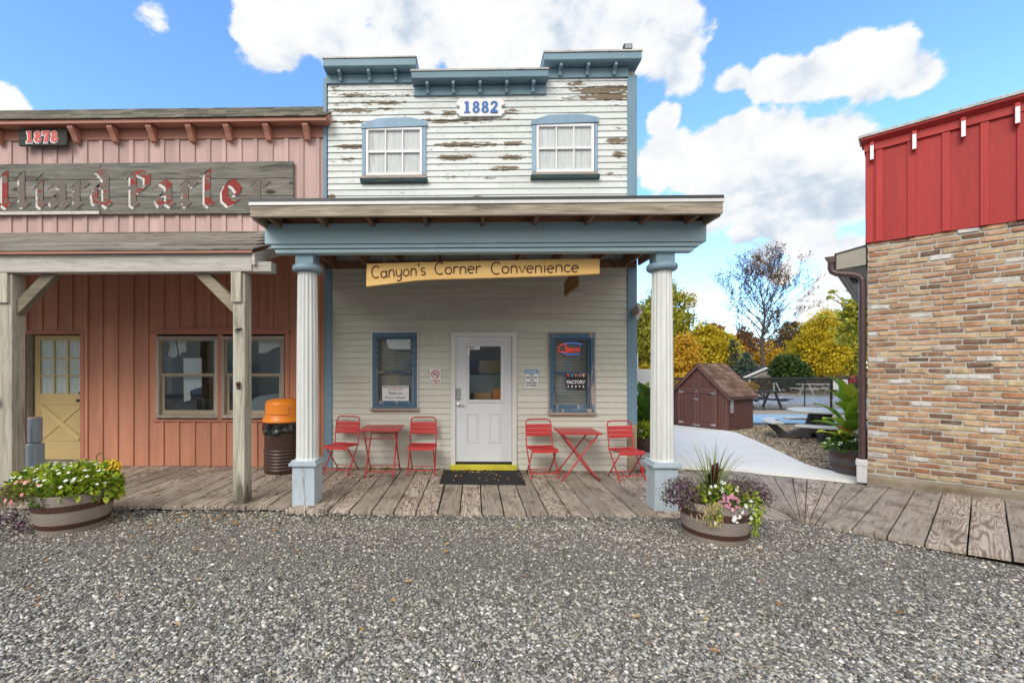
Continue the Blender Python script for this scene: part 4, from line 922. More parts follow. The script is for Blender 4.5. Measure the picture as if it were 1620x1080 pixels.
# parlor door
m = MB(); m.frame(wx(34), wx(135), .01, wz(521), .065, FY - .028, FY + .02, bot=.001); m.build('door_frame', M['red_trim'], parlor, bevel=.004)
m = MB(); m.box(pd[0], pd[0] + .02, FY + .022, FY + .16, .02, pd[3]); m.box(pd[1] - .02, pd[1], FY + .022, FY + .16, .02, pd[3]); m.box(pd[0], pd[1], FY + .022, FY + .16, pd[3], pd[3] + .02); m.box(pd[0], pd[1], FY - .04, FY + .16, .012, .085); m.build('door_jamb', M['greypost'], parlor)
YD = FY + .10; a, b, c, d = wx(55, YD), wx(130, YD), .09, wz(529, YD)
ga, gb, gc, gd = wx(63, YD), wx(128, YD), wz(623, YD), wz(538, YD)
m = MB(); m.box(a, ga, YD, YD + .04, c, d); m.box(gb, b, YD, YD + .04, c, d); m.box(ga, gb, YD, YD + .04, gd, d); m.box(ga, gb, YD, YD + .04, c, gc)
pdoor = m.build('door', M['cream'], parlor, bevel=.003)
m = MB()
for k in (1, 2):
    xx = ga + (gb - ga) * k / 3; m.box(xx - .013, xx + .013, YD + .002, YD + .03, gc, gd)
for r in range(3):
    z0_, z1_ = gc + (gd - gc) * r / 3, gc + (gd - gc) * (r + 1) / 3
    if r:
        for k in range(3):
            m.box(ga + (gb - ga) * k / 3 + (.0135 if k else 0), ga + (gb - ga) * (k + 1) / 3 - (.0135 if k < 2 else 0), YD + .004, YD + .028, z0_ - .013, z0_ + .013)
m.build('muntins', M['cream'], pdoor, bevel=.002)
m = MB(); m.box(ga, gb, YD + .012, YD + .015, gc, gd); m.build('pane', M['glass_hi'], pdoor)
m = MB(); V = []; n = 40
for i in range(n): xx = ga + (gb - ga) * i / (n - 1); V += [(xx, YD + .034 + .006 * math.sin(i * 1.3), gc - .1), (xx, YD + .034 + .006 * math.sin(i * 1.3 + .3), gd + .05)]
m.add(V, [(2 * i, 2 * i + 2, 2 * i + 3, 2 * i + 1) for i in range(n - 1)]); m.build('curtain', M['curtain'], pdoor)
la, lb, lc, ld = wx(62, YD), wx(129, YD), wz(699, YD), wz(640, YD)
m = MB(); m.frame(la, lb, lc, ld, .018, YD - .008, YD - .0006); w2 = .085
m.bar((la + .03, YD - .011, ld - .03), (lb - .03, YD - .011, lc + .03), w2, .010, up=(0, 1, 0)); m.bar((la + .03, YD - .006, lc + .03), (lb - .03, YD - .006, ld - .03), w2 * .8, .010, up=(0, 1, 0)); m.build('cross_brace', M['cream'], pdoor, bevel=.005)
m = MB(); m.tube([(wx(127, YD), YD - .05, wz(634, YD)), (wx(127, YD), YD, wz(634, YD))], [.028, .012], 12); m.tube([(wx(127, YD), YD - .02, wz(622, YD)), (wx(127, YD), YD, wz(622, YD))], [.018, .018], 12); m.build('handle', M['black'], pdoor)
# pair of parlor windows under an arched head board
m = MB(); hx0, hx1, hz0, hz1 = wx(239), wx(459.5), wz(528), wz(517.5)
m.prism([(hx0, FY - .045, hz0), (hx1, FY - .045, hz0), (hx1, FY - .045, hz0 + .05), (hx0 + (hx1 - hx0) * .72, FY - .045, hz1), (hx0 + (hx1 - hx0) * .28, FY - .045, hz1), (hx0, FY - .045, hz0 + .05)], (0, .043, 0))
m.box(wx(345.5), wx(353), FY - .03, FY + .05, wz(664), hz0 - .002); m.box(wx(244), wx(456), FY - .03, FY + .01, wz(668), wz(664)); m.build('window_trim', M['red_trim'], parlor, bevel=.003)
for q in (pw1, pw2):
    m = MB(); m.frame(q[0] - .015, q[1] + .012, q[2] - .01, q[3] + .01, .055, FY - .035, FY + .06); win = m.build('window', M['jambwood'], parlor, bevel=.006)
    a, b, c, d = q[0] + .041, q[1] - .044, q[2] + .046, q[3] - .046; mz = wz(592.5)
    m = MB(); m.frame(a, b, mz - .012, d, .022, FY - .005, FY + .02, top=.018, bot=.03); m.build('sash', M['tan'], win, bevel=.002)
    m = MB(); m.frame(a, b, c, mz - .014, .05, FY + .021, FY + .045, top=.02, bot=.07); m.build('sash', M['tan'], win, bevel=.002)
    m = MB(); m.box(a + .02, b - .02, FY + .006, FY + .010, mz + .015, d - .015); m.box(a + .045, b - .045, FY + .031, FY + .035, c + .065, mz - .03); m.build('pane', M['glass_hi'], win)

# ------------------------------------------------------------------ the brick building on the right
C0 = cw(5.69, 6.16, 0); E1 = (cw(.704, -.709)).normalized(); EN = Vector((E1.y, -E1.x, 0))
if EN.dot(-C0) < 0: EN = -EN
BM = Matrix(((E1.x, -EN.x, 0, C0.x), (E1.y, -EN.y, 0, C0.y), (0, 0, 1, 0), (0, 0, 0, 1)))   # x along wall, y into the building
def bq(px, py, off=0.0):
    p = hit(px, py, C0 + EN * off, EN); r = p - C0; return r.dot(E1), p.z
hall = thing('brick_building', 'tumbled brick building with a red board parapet and brown downspout', 'building', tuple(C0 + E1 * 1.5))
LW = 6.5; zB = bq(1369, 385)[1]
m = MB(BM); pitch = .0735; hgt = .0515; nR = int((zB - .13) / pitch); Lb = .205
for r in range(nR):
    z0 = zB - (r + 1) * pitch; off = (r % 2) * .5 * Lb + random.uniform(-.025, .025); x = -off
    while x < LW:
        L = Lb * random.uniform(.93, 1.05); xa, xb = max(x, 0) + .006, min(x + L, LW) - .008
        if xb - xa > .03:
            pr = random.uniform(.006, .022); tn = random.random()
            ph = hgt * random.uniform(.92, 1.06)
            m.box(xa, xb, -pr, .04, z0 + (pitch - ph) / 2, z0 + (pitch + ph) / 2, tone=tn, jit=.0065)
        x += L
wall = m.build('brick_wall', M['brick'], hall, bevel=.008, seg=2)
m = MB(BM); m.box(.002, LW, .0, .12, 0, zB); m.build('mortar_wall', M['mortar'], hall)
m = MB(BM); N_ = 30; V = []
for i in range(N_ + 1):
    x = LW * i / N_; w_ = random.uniform(-.008, .008); zt = .135 + .010 * x + w_; V += [(x, -.012, zt), (x, -.035 + w_, zt - .05), (x, -.05 + w_, -.08)]
m.add(V, [(3 * i + j, 3 * i + j + 1, 3 * i + j + 4, 3 * i + j + 3) for i in range(N_) for j in range(2)]); m.build('footing', M['parge'], hall)
# side and back walls (turn away from the camera)
m = MB(BM); m.box(-.0, .12, .125, 6, -.1, zB); m.box(.12, LW, 5.88, 6.0, -.1, zB); m.box(LW - .12, LW, .125, 5.88, -.1, zB); m.box(0, LW, .125, 6, zB, zB + .1); m.build('side_walls', M['brick_plain'] if 'brick_plain' in M else M['mortar'], hall)
# parapet of red boards
ob = .03
zf = bq(1364, 244, ob)[1]; zt = bq(1358, 217, .16)[1]
m = MB(BM); m.box(-.02, LW, -ob, .10, zB - .01, zf); m.box(-.02, .08, .101, 4.5, zB + .05, zf); m.build('parapet', M['barn'], hall)
for px in (1375.5, 1391, 1441.5, 1496.5, 1557.5, 1616, 1690, 1775, 1880):
    x = bq(px, 300, ob)[0]; m = MB(BM); m.box(x - .036, x + .036, -ob - .022, -ob - .001, zB - .008, zf - .002); m.build('batten', M['barn'], hall, bevel=.002)
m = MB(BM); m.box(-.03, LW, -ob - .035, .12, zf, zt - .10); m.build('frieze', M['barn_trim'], hall, bevel=.003)
m = MB(BM); m.prism([(-.06, -.155, zt - .03), (-.06, -.155, zt - .055), (-.06, -ob - .036, zt - .10), (-.06, .12, zt - .10), (-.06, .12, zt - .03)], (LW + .06, 0, 0)); m.build('crown', M['barn_trim'], hall, bevel=.003)
m = MB(BM); m.box(-.085, LW, -.175, .16, zt - .03, zt + .008, jit=.003); m.build('coping', M['coping'], hall)
for px in (1379.5, 1446.5, 1524, 1609.5, 1710, 1830):
    x = bq(px, 210, .1)[0]; m = MB(BM); zz = zt - .102
    m.box(x - .022, x + .022, -.118, -ob - .037, zz - .25, zz); k = m.build('bracket', M['barn_trim'], hall, bevel=.003)
    m = MB(BM); m.box(x - .018, x + .018, -.125, -.1185, zz - .245, zz - .05); m.build('bracket_face', M['white'], k)
# eave of the side wall, gutter and downspout
ez1, ez0 = bq(1371, 389)[1], bq(1371, 418)[1]
m = MB(BM); m.prism([(-.015, .03, ez1), (-.015, .03, ez0), (-.34, .03, ez0 - .02), (-.34, .03, ez1 - .06)], (0, .04, 0)); m.prism([(-.34, .075, ez1 - .06), (-.34, .075, ez0 - .02), (-.30, .075, ez0 - .02), (-.30, .075, ez1 - .06)], (0, 5.5, 0)); m.box(-.30, -.02, .075, 5.5, ez0 - .01, ez0 + .005)
m.build('eave', M['beige'], hall, bevel=.003)
m = MB(BM); m.prism([(-.36, .02, ez1 - .04), (-.01, .02, ez1 + .025), (-.01, .02, ez1 + .005), (-.36, .02, ez1 - .06)], (0, 5.6, 0)); m.build('eave_roof', M['roof_edge'], hall)
gz = ez1 - .085
m = MB(BM); m.prism([(-.345, .0, gz + .01), (-.345, .0, gz - .085), (-.42, .0, gz - .085), (-.445, .0, gz - .03), (-.47, .0, gz - .01), (-.47, .0, gz + .01)], (0, 5.5, 0)); g = m.build('gutter', M['brownmetal'], hall, bevel=.004)
m = MB(BM); P = [(-.40, .05, gz - .08), (-.40, .05, gz - .16), (-.385, .05, gz - .21), (-.34, .05, gz - .245), (-.14, .04, gz - .30), (-.085, .03, gz - .33), (-.06, .03, gz - .38), (-.055, .03, gz - .5), (-.055, .03, .33)]
m.tube(P, [.042] * 9, 8); m.build('downspout', M['brownmetal'], hall)
m = MB(BM); m.box(-.115, -.0, -.03, .09, .0, .30); m.box(-.125, .004, -.04, .10, .24, .33); m.build('drain_boot', M['flashing'], hall, bevel=.012, seg=2)
m = MB(BM); m.prism([(-.10, .1, 3.0), (-.10, .1, 2.86), (-.17, .1, 2.86), (-.22, .1, 2.98)], (0, .1, 0)); m.build('wall_lamp', M['black'], hall)

# ------------------------------------------------------------------ signs
# carved hanging board
sY = 5.29
def sp(px, py, y=sY): p = W(px, py, y); return p
sg = thing('hanging_sign', 'honey coloured carved board reading Canyon\'s Corner Convenience hung under the porch roof', 'sign', tuple(sp(765, 430)))
top = [(580, 417), (650, 415), (765, 412), (860, 410), (949, 408.5)]; bot = [(949, 433), (905, 435.5), (860, 437), (765, 440), (700, 441.5), (660, 443.5), (620, 448.5), (579, 453.5)]
poly = [sp(x, y) for x, y in top + bot]
m = MB(); m.prism([(p.x, sY, p.z) for p in poly], (0, .045, 0)); m.build('board', M['signwood'], sg, bevel=.007, seg=2)
for px, t_, b_ in ((607, 396, 416), (765, 400, 412), (923, 394, 409)):
    m = MB(); x = sp(px, 410).x; za, zb_ = sp(px, b_).z, 3.235; n = max(3, int((za - zb_) / -.028))
    for k in range(n):
        z_ = za + (zb_ - za) * (k + .5) / n; h = (zb_ - za) / n * .62
        ring = [(x + (.009 * math.cos(a) if k % 2 else 0), sY + .022 + (0 if k % 2 else .009 * math.cos(a)), z_ + h * math.sin(a)) for a in [i * math.pi / 4 for i in range(9)]]
        m.tube(ring, .0028, 5, cap=False)
    m.build('chain', M['chrome'], sg)
# single stroke letters (unit x-height 1, ascender 1.6)
def arc(cx, cz, rx, rz, a0, a1, n=12): return [(cx + rx * math.cos(R(a0 + (a1 - a0) * i / n)), cz + rz * math.sin(R(a0 + (a1 - a0) * i / n))) for i in range(n + 1)]
SF = {'C': (1.25, [arc(.68, .78, .58, .82, 48, 305)]), 'a': (1.0, [arc(.42, .45, .36, .45, 20, 380), [(.80, .95), (.80, .2), (.92, 0)]]), 'n': (.98, [[(.12, .95), (.12, 0)], [(.12, .6)] + arc(.45, .6, .32, .36, 160, 0) + [(.78, 0)]]),
      'y': (.95, [[(.08, .95), (.12, .35)] + arc(.42, .35, .3, .32, 180, 340) , [(.78, .95), (.74, -.25)] + arc(.42, -.3, .32, .3, 0, -140)]), 'o': (.98, [arc(.45, .46, .38, .46, 90, 450)]), "'": (.35, [[(.18, 1.6), (.12, 1.2)]]),
      's': (.75, [arc(.36, .70, .26, .24, 40, 270, 8) + arc(.36, .22, .28, .24, 90, -140, 8)]), 'r': (.75, [[(.12, .95), (.12, 0)], [(.12, .55)] + arc(.45, .55, .32, .36, 150, 50, 6)]), 'e': (.95, [[(.08, .5), (.80, .55)] + arc(.44, .48, .38, .46, 10, 310)]),
      'v': (.85, [[(.05, .95), (.38, 0), (.75, .98)]]), 'i': (.4, [[(.18, .95), (.18, 0)], [(.18, 1.38), (.19, 1.46)]]), 'c': (.85, [arc(.45, .47, .38, .47, 45, 315)]), ' ': (.7, []), 'O': (1.5, [arc(.72, .75, .66, .78, 100, 460)]), 'p': (1.0, [[(.2, 1.0), (.02, -.6)], [(.12, .7)] + arc(.5, .5, .38, .46, 140, -140)])}
def strokes(m, s, px0, px1, py0, py1, y, xh, r):
    tot = sum(SF[c][0] for c in s); a, b = W(px0, py0, y), W(px1, py1, y); L = b.x - a.x; k = L / tot; cur = 0
    for c in s:
        wd_, st = SF[c]; jz = random.uniform(-.04, .04)
        for q in st:
            pts = [(a.x + (cur + x) * k, y, a.z + (b.z - a.z) * (cur + x) / tot + (z + jz) * xh) for x, z in q]
            m.tube(pts, r, 6)
        cur += wd_
for wrd, x0, x1, y0_, y1_ in (('Canyon\'s', 587, 674, 440, 434.5), ('Corner', 687, 762, 434, 431.8), ('Convenience', 776, 917, 433, 430)):
    m = MB(); strokes(m, wrd, x0, x1, y0_, y1_, sY - .001, .088, .0085); m.build('lettering', M['carved'], sg)
# small board hung square to the wall
X = W(903, 450, 6.2).x + .0
pb = thing('projecting_sign', 'small dark wooden board hung edge on beneath the long carved sign', 'sign', (1.40, 6.3, 2.9))
m = MB(); m.prism([(1.385, 5.92, 2.725), (1.385, 6.72, 2.725), (1.385, 6.72, 2.93), (1.385, 5.92, 3.02)], (.035, 0, 0)); m.build('board', M['brownboard'], pb, bevel=.004)
m = MB()
for y in (6.0, 6.6): m.tube([(1.402, y, 3.0 - (y - 5.92) * .11), (1.402, y, 3.25)], .006, 6)
m.build('hanger', M['chrome'], pb)
o = MB().box(wx(896), wx(922), FY - .045, FY - .015, wz(470.5), wz(463)); o = o.build('wall_bracket', M['siding'], None, bevel=.004); tag(o, 'pale bracket plate fixed to the clapboard behind the carved sign', 'bracket')
# 1882 plaque
pl = thing('year_sign', 'white notched plaque reading 1882 in blue on the upper clapboard', 'sign', (wx(760), FY, wz(172)))
x0, x1, z0, z1 = wx(722.5), wx(798), wz(187), wz(159); yy = FY - .055
nt = .05; P = [(x0 + nt, z0), (x1 - nt, z0), (x1 - nt + .012, z0 + .035), (x1, z0 + .05), (x1, z0 + .105), (x1 - .045, z0 + .12), (x1 - .05, z0 + .145), (x1 - .045, z0 + .17), (x1, z0 + .185), (x1, z1 - .05), (x1 - nt + .012, z1 - .035), (x1 - nt, z1), (x0 + nt, z1), (x0 + nt - .012, z1 - .035), (x0, z1 - .05), (x0, z0 + .185), (x0 + .045, z0 + .17), (x0 + .05, z0 + .145), (x0 + .045, z0 + .12), (x0, z0 + .105), (x0, z0 + .05), (x0 + nt - .012, z0 + .035)]
m = MB(); m.prism([(x, yy, z) for x, z in P], (0, .03, 0)); m.build('plaque', M['sign_white'], pl, bevel=.004)
def slab_digits(m, s, cx, cz, h, pitch, y, depth, grow=0.0):
    """Heavy slab serif figures drawn as bars and rings."""
    g = grow
    for i, ch in enumerate(s):
        x = cx + (i - (len(s) - 1) / 2) * pitch; w2 = pitch * .40; t = h * .21; yv = y - .0004 * i
        def bx(xa, xb, za, zb, dy=0): m.box(xa - g, xb + g, yv - depth - dy, yv, cz + za - g, cz + zb + g)
        if ch == '1': bx(x - t * .62, x + t * .62, -h / 2, h / 2); bx(x - w2 * .85, x + w2 * .85, -h / 2, -h / 2 + h * .13, .0006); bx(x - w2 * .7, x, h / 2 - h * .17, h / 2 - h * .02, .0012)
        if ch == '7': bx(x - w2, x + w2, h / 2 - h * .2, h / 2); bx(x - w2, x - w2 + t * .55, h / 2 - h * .36, h / 2 - h * .05, .0006); m.prism([(x + w2 + g, yv - depth - .0012, cz + h * .32), (x + w2 - t * 1.2 - g, yv - depth - .0012, cz + h * .32), (x - t * .8 - g, yv - depth - .0012, cz - h / 2 - g), (x + t * .6 + g, yv - depth - .0012, cz - h / 2 - g)], (0, depth, 0))
        def ringp(zc, rx, rz, th):
            o_ = [(x + (rx + g) * math.cos(a), yv, cz + zc + (rz + g) * math.sin(a)) for a in [k * math.pi / 14 for k in range(28)]]; i_ = [(x + max(.003, rx - th - g) * math.cos(a), yv, cz + zc + max(.003, rz - th * .72 - g) * math.sin(a)) for a in [k * math.pi / 14 for k in range(28)]]
            V = [(p[0], yv - depth - (0 if zc > 0 else .0006), p[2]) for p in o_ + i_] + o_; n = 28
            m.add(V, [(k, (k + 1) % n, n + (k + 1) % n, n + k) for k in range(n)] + [(k, 2 * n + k, 2 * n + (k + 1) % n, (k + 1) % n) for k in range(n)])
        if ch == '8': ringp(h * .235, w2 * .88, h * .265, t * .95); ringp(-h * .22, w2 * 1.02, h * .28, t)
        if ch == '2':
            pts = [(x - w2 * .72, cz + h * .2)] + [(x + w2 * .70 * math.cos(R(a)), cz + h * .235 + h * .19 * math.sin(R(a))) for a in range(160, -50, -15)] + [(x + w2 * .05, cz - h * .12), (x - w2 * .70, cz - h * .36)]
            for (p, q) in zip(pts[:-1], pts[1:]): m.bar((p[0], yv - depth / 2 - .0003 * pts.index(p), p[1]), (q[0], yv - depth / 2 - .0003 * pts.index(p), q[1]), t * .82 + 2 * g, depth, up=(0, 1, 0))
            bx(x - w2, x + w2, -h / 2, -h / 2 + h * .21, .006)
m = MB(); slab_digits(m, '1882', (x0 + x1) / 2, (z0 + z1) / 2, .19, .145, yy - .001, .006); m.build('digits', M['ink_blue'], pl)
# 1878 board
ys_ = 6.98
pe = thing('year_sign', 'dark board reading 1878 in red under the parlor eave', 'sign', (wx(68, ys_), ys_, wz(216, ys_)))
a, b = W(29, 230.5, ys_), W(105.5, 203.5, ys_)
m = MB(); m.box(a.x, b.x, ys_, ys_ + .04, a.z, b.z, jit=.003); m.build('board', M['blackboard_old'] if 'blackboard_old' in M else wood('charred_board', (.03, .032, .03), (.085, .085, .08), 'X', 1.5, .8, dark=(.012, .012, .012)), pe, bevel=.004)
cx, cz = (a.x + b.x) / 2 + .0, (a.z + b.z) / 2
m = MB(); slab_digits(m, '1878', cx - .008, cz - .005, .185, .138, ys_ - .001, .006, .013); m.build('digit_outline', M['sign_white'], pe)
m = MB(); slab_digits(m, '1878', cx, cz, .185, .138, ys_ - .0095, .006); m.build('digits', M['digit_red'], pe)
# the long parlor board with worn blackletter
bY = FY - .062
bs = thing('parlor_sign', 'long grey weathered plank sign with worn red and white Billiard Parlor lettering', 'sign', (wx(200), FY, wz(298)))
m = MB(); zr = [wz(y, bY, 230) for y in (257, 284, 311.5, 339)]
for r in range(3):
    xs = [PXL + .25, wx(159 if r != 1 else 163, bY), wx(464, bY)]
    if r == 1: xs = [PXL + .25, wx(464, bY)]
    for q in range(len(xs) - 1): m.box(xs[q] + .002, xs[q + 1] - .001, bY, bY + .04, zr[r + 1] + .004, zr[r] - .002)
m.build('planks', M['greywood_x'], bs, bevel=.005)
m = MB(); m.box(PXL + .25, wx(158, bY), bY - .02, bY - .001, zr[3] + .003, zr[3] + .055); m.build('ledge_strip', M['greybeam'], bs, bevel=.003)
BL = {'B': [[(-.05, 1.25), (.15, 1.42), (.15, .1), (.3, 0)], [(.1, 1.35), (.5, 1.42), (.75, 1.15), (.5, .85), (.25, .75)], [(.5, .8), (.85, .5), (.6, .08), (.2, .05)]], 'l': [[(0, 1.25), (.16, 1.42), (.16, .14), (.34, .0), (.5, .1)]], 'i': [[(.08, 1.22), (.2, 1.34)], [(0, .85), (.16, 1.0), (.16, .12), (.32, 0)]],
      'a': [[(.02, .82), (.28, 1.0), (.55, .82), (.55, .14), (.75, .0)], [(.52, .5), (.2, .45), (.06, .25), (.25, .02), (.52, .16)]], 'r': [[(0, .86), (.16, 1.0), (.16, .1), (.32, 0)], [(.18, .8), (.42, 1.0), (.62, .84)]],
      'd': [[(.22, 1.46), (.36, 1.38), (.58, 1.12), (.58, .14), (.76, 0)], [(.56, .86), (.22, .86), (.06, .55), (.12, .2), (.34, .04), (.56, .16)]], 'P': [[(-.12, 1.18), (.1, 1.38), (.1, .1), (.26, .0)], [(.08, 1.3), (.32, 1.40), (.52, 1.3), (.74, 1.2), (.72, .78), (.46, .6), (.12, .66)]],
      'o': [[(.52, 1.0), (.24, .94), (.08, .62), (.1, .25), (.36, .02), (.66, .14)], [(.3, .95), (.56, .82), (.74, .58)], [(.7, .45), (.6, .5)]]}
LET = [('B', -92, .6), ('i', -37, .4), ('l', -13, .7), ('l', 3, .62), ('i', 32, .34), ('i', 59, .46), ('a', 81, .22), ('r', 117, .25), ('d', 148, .52), ('P', 208, .52), ('a', 248, .50), ('r', 288, .36), ('l', 323, .60), ('o', 353, .85), ('r', 402, .12)]
LET[4] = ('l', 30, .34)
def blackletter(dx, dz, dy, boost, th=.12):
    m = MB(); k = (wx(140, bY) - wx(100, bY)); zb_ = wz(325, bY, 230)
    for ch, px, keep in LET:
        X = wx(px, bY) + dx; sx = k * .88; sz = k * .93
        for si, st in enumerate(BL[ch]):
            n = Vector((math.cos(R(38)), 0, math.sin(R(38)))) * (th * k * 1.18) ; e = .0006 * si
            pts = [Vector((X + x * sx, bY - dy - e, zb_ + dz + z * sz)) for x, z in st]
            V = []
            for p in pts: V += [p - n, p + n, p - n + Vector((0, .004, 0)), p + n + Vector((0, .004, 0))]
            F_ = []
            for i in range(len(pts) - 1):
                o_ = 4 * i; F_ += [(o_, o_ + 1, o_ + 5, o_ + 4), (o_ + 2, o_, o_ + 4, o_ + 6), (o_ + 1, o_ + 3, o_ + 7, o_ + 5)]
            F_ += [(0, 2, 3, 1), (len(V) - 4, len(V) - 3, len(V) - 1, len(V) - 2)]
            m.add(V, F_, tone=min(1, keep - .06 + boost))
    return m
blackletter(-.035, -.03, .0045, .14).build('letter_edging', M['worn_white'], bs)
blackletter(0, 0, .0105, 0.0).build('lettering', M['worn_red'], bs)
# no smoking plate
ns = thing('no_smoking_sign', 'white plate with red crossed cigarette symbol left of the white door', 'sign', (wx(689), FY, wz(595)))
x0, x1, z0, z1 = wx(680), wx(698), wz(607.5), wz(583); yy = FY - .026
m = MB(); m.box(x0, x1, yy, yy + .008, z0, z1); m.build('plate', M['sign_white'], ns, bevel=.003)
cx, cz, rr = (x0 + x1) / 2, z1 - .088, .068; m = MB(); n = 28
V = [(cx + r_ * math.cos(k * 6.2832 / n), yy - .002, cz + r_ * math.sin(k * 6.2832 / n)) for r_ in (rr, rr - .013) for k in range(n)]
m.add(V, [(k, (k + 1) % n, n + (k + 1) % n, n + k) for k in range(n)]); m.bar((cx - .043, yy - .004, cz + .043), (cx + .043, yy - .004, cz - .043), .014, .002, up=(0, 1, 0))
m.frame(x0 + .02, x1 - .02, z0 + .018, z0 + .068, .004, yy - .003, yy - .001); text(m, 'NO SMOKING', .021, cx, z0 + .051, yy - .002, .001, .0006, sx=.9); text(m, 'AREA', .018, cx, z0 + .029, yy - .002, .001, .0006); m.build('symbol', M['ink_red'], ns)
m = MB(); m.box(cx - .045, cx + .03, yy - .0028, yy - .001, cz - .012, cz + .002); m.tube([(cx + .035, yy - .002, cz + .01), (cx + .04, yy - .002, cz + .025), (cx + .02, yy - .002, cz + .03), (cx + .005, yy - .002, cz + .045)], .003, 5); m.build('cigarette', M['ink_black'], ns)
# store rule plate
wsn = thing('rule_sign', 'white plate headed PLEASE in blue right of the white door', 'sign', (wx(841), FY, wz(599)))
x0, x1, z0, z1 = wx(830.5), wx(851), wz(614), wz(584.5)
m = MB(); m.box(x0, x1, yy, yy + .008, z0, z1); m.build('plate', M['sign_white'], wsn, bevel=.003)
m = MB(); m.box(x0 + .001, x1 - .001, yy - .002, yy - .0005, z1 - .064, z1 - .001); m.build('heading', M['sign_blue'], wsn)
m = MB(); cx = (x0 + x1) / 2; text(m, 'PLEASE', .052, cx, z1 - .034, yy - .004, .001, .001); m.build('heading_letters', M['sign_white'], wsn)
m = MB()
for k, s_ in enumerate(('NO', 'WET SUITS', 'OR', 'BARE FEET', 'IN STORE')): text(m, s_, .036, cx, z1 - .088 - k * .0425, yy - .002, .001, .0012, sx=1.02)
m.build('lettering', M['ink_black'], wsn)
# open sign in neon tube, the window paper and poster
yo = FY - .02
op = thing('neon_open_sign', 'red neon Open sign with blue oval in the right hand store window', 'neon sign', (wx(903), FY, wz(551)))
m = MB(); sx0, sz0 = wx(880), wz(557.5)
def sc_(q, ox, k, sl=.28): return [(sx0 + (ox + x + z * sl) * k, yo, sz0 + z * k) for x, z in q]
kk = .098
m.tube(sc_(arc(.70, .72, .62, .66, 100, 460), .0, kk, .35), .0058, 8); kk2 = .070
m.tube(sc_([(.25, 1.05), (.05, -.35)], 2.05, kk2), .0058, 8); m.tube(sc_([(.15, .7)] + arc(.5, .55, .38, .46, 140, -150), 2.05, kk2), .0058, 8)
m.tube(sc_([(.08, .5), (.80, .55)] + arc(.44, .48, .38, .46, 10, 310), 3.15, kk2), .0058, 8)
m.tube(sc_([(.12, .95), (.12, 0)], 4.3, kk2), .0058, 8); m.tube(sc_([(.12, .6)] + arc(.45, .6, .32, .36, 160, 0) + [(.78, 0)], 4.3, kk2), .0058, 8); m.build('letters', M['neon_red'], op)
m = MB(); ocx, ocz = wx(905), wz(551.5)
for a0, a1 in ((40, 130), (215, 310)): m.tube([(ocx + .20 * math.cos(R(a)), yo + .012, ocz + .095 * math.sin(R(a))) for a in range(a0, a1, 6)], .007, 8)
m.build('oval', M['neon_blue'], op)
pp_ = thing('window_decal', 'dark decal with white block letters FACTORY in the right hand store window', 'decal', (wx(911), FY, wz(602)))
yd = FY + .022
x0, x1, z0, z1 = wx(896.5), wx(926.5), wz(613.5), wz(591.5); m = MB(); m.box(x0, x1, yd, yd + .003, z0, z1); m.build('backing', M['ink_black'], pp_)
m = MB(); text(m, 'FACTORY', .072, (x0 + x1) / 2, (z0 + z1) / 2 - .018, yd - .003, .002, .004, sx=.92); m.build('lettering', M['sign_white'], pp_)
for k in range(5):
    xx = x0 + .03 + (x1 - x0 - .06) * k / 4; mt = M[('digit_red', 'sign_blue', 'kraft', 'petal_mauve', 'signwood')[k]]
    m = MB(); m.lathe([(.001, 0), (.017, .004), (.024, .02), (.02, .036), (.001, .045)], (0, 0, 0), 10); m.v = [Vector((xx + p.x, yd - .003 + p.y * .06, z1 - .075 + p.z + .03)) for p in m.v]; m.build('cone_top', mt, pp_)
    m = MB(); m.prism([(xx - .014, yd - .003, z0 + .042), (xx + .014, yd - .003, z0 + .042), (xx + .009, yd - .003, z0 + .006), (xx - .009, yd - .003, z0 + .006)], (0, .002, 0)); m.build('cone_cup', M['paper'], pp_)
kr = thing('paper_poster', 'tan paper cut out behind the blinds of the right hand store window', 'poster', (wx(884), FY + .11, wz(590)))
m = MB(); P = [(876, 619), (892, 619), (892, 592), (889, 575), (893, 568), (886, 560), (880, 561), (876, 565)]; m.prism([(wx(x, FY + .11), FY + .11, wz(y, FY + .11)) for x, y in reversed(P)], (0, .004, 0)); m.build('sheet', M['kraft'], kr)
o = MB().box(wx(900), wx(926), FY + .25, FY + .4, wz(624), wz(621)); tag(o.build('shelf_carton', plain('lime_box', (.3, .42, .1), .6), None), 'green carton on a shelf behind the right store window blinds', 'carton')
ph = thing('paper_notice', 'white handwritten thank you notice in the left hand store window', 'notice', (wx(625), FY, wz(623)))
x0, x1, z0, z1 = wx(604), wx(646.5), wz(635.5), wz(610); yn = FY + .026
m = MB(); m.box(x0, x1, yn, yn + .003, z0, z1); m.build('sheet', M['sign_white'], ph)
m = MB(); m.frame(x0 - .006, x1 + .006, z0 - .006, z1 + .006, .006, yn - .002, yn + .004); cx = (x0 + x1) / 2
text(m, "CANYON'S CORNER CONVENIENCE", .025, cx, z1 - .026, yn - .002, .001, .0006); text(m, 'Thank you', .058, cx, z1 - .125, yn - .002, .001, .0004, sx=1.0); text(m, 'for your business!!', .045, cx, z1 - .195, yn - .002, .001, .0004); m.build('lettering', M['ink_black'], ph)
m = MB(); text(m, '& CAMPGROUND STORE', .02, cx, z1 - .062, yn - .002, .001, .0004); m.build('red_lettering', M['ink_red'], ph)
bl_ = thing('white_reflection_sheet', 'white sheet for a reflection at the top of the left hand store window', 'poster', (wx(630), FY, wz(542)))
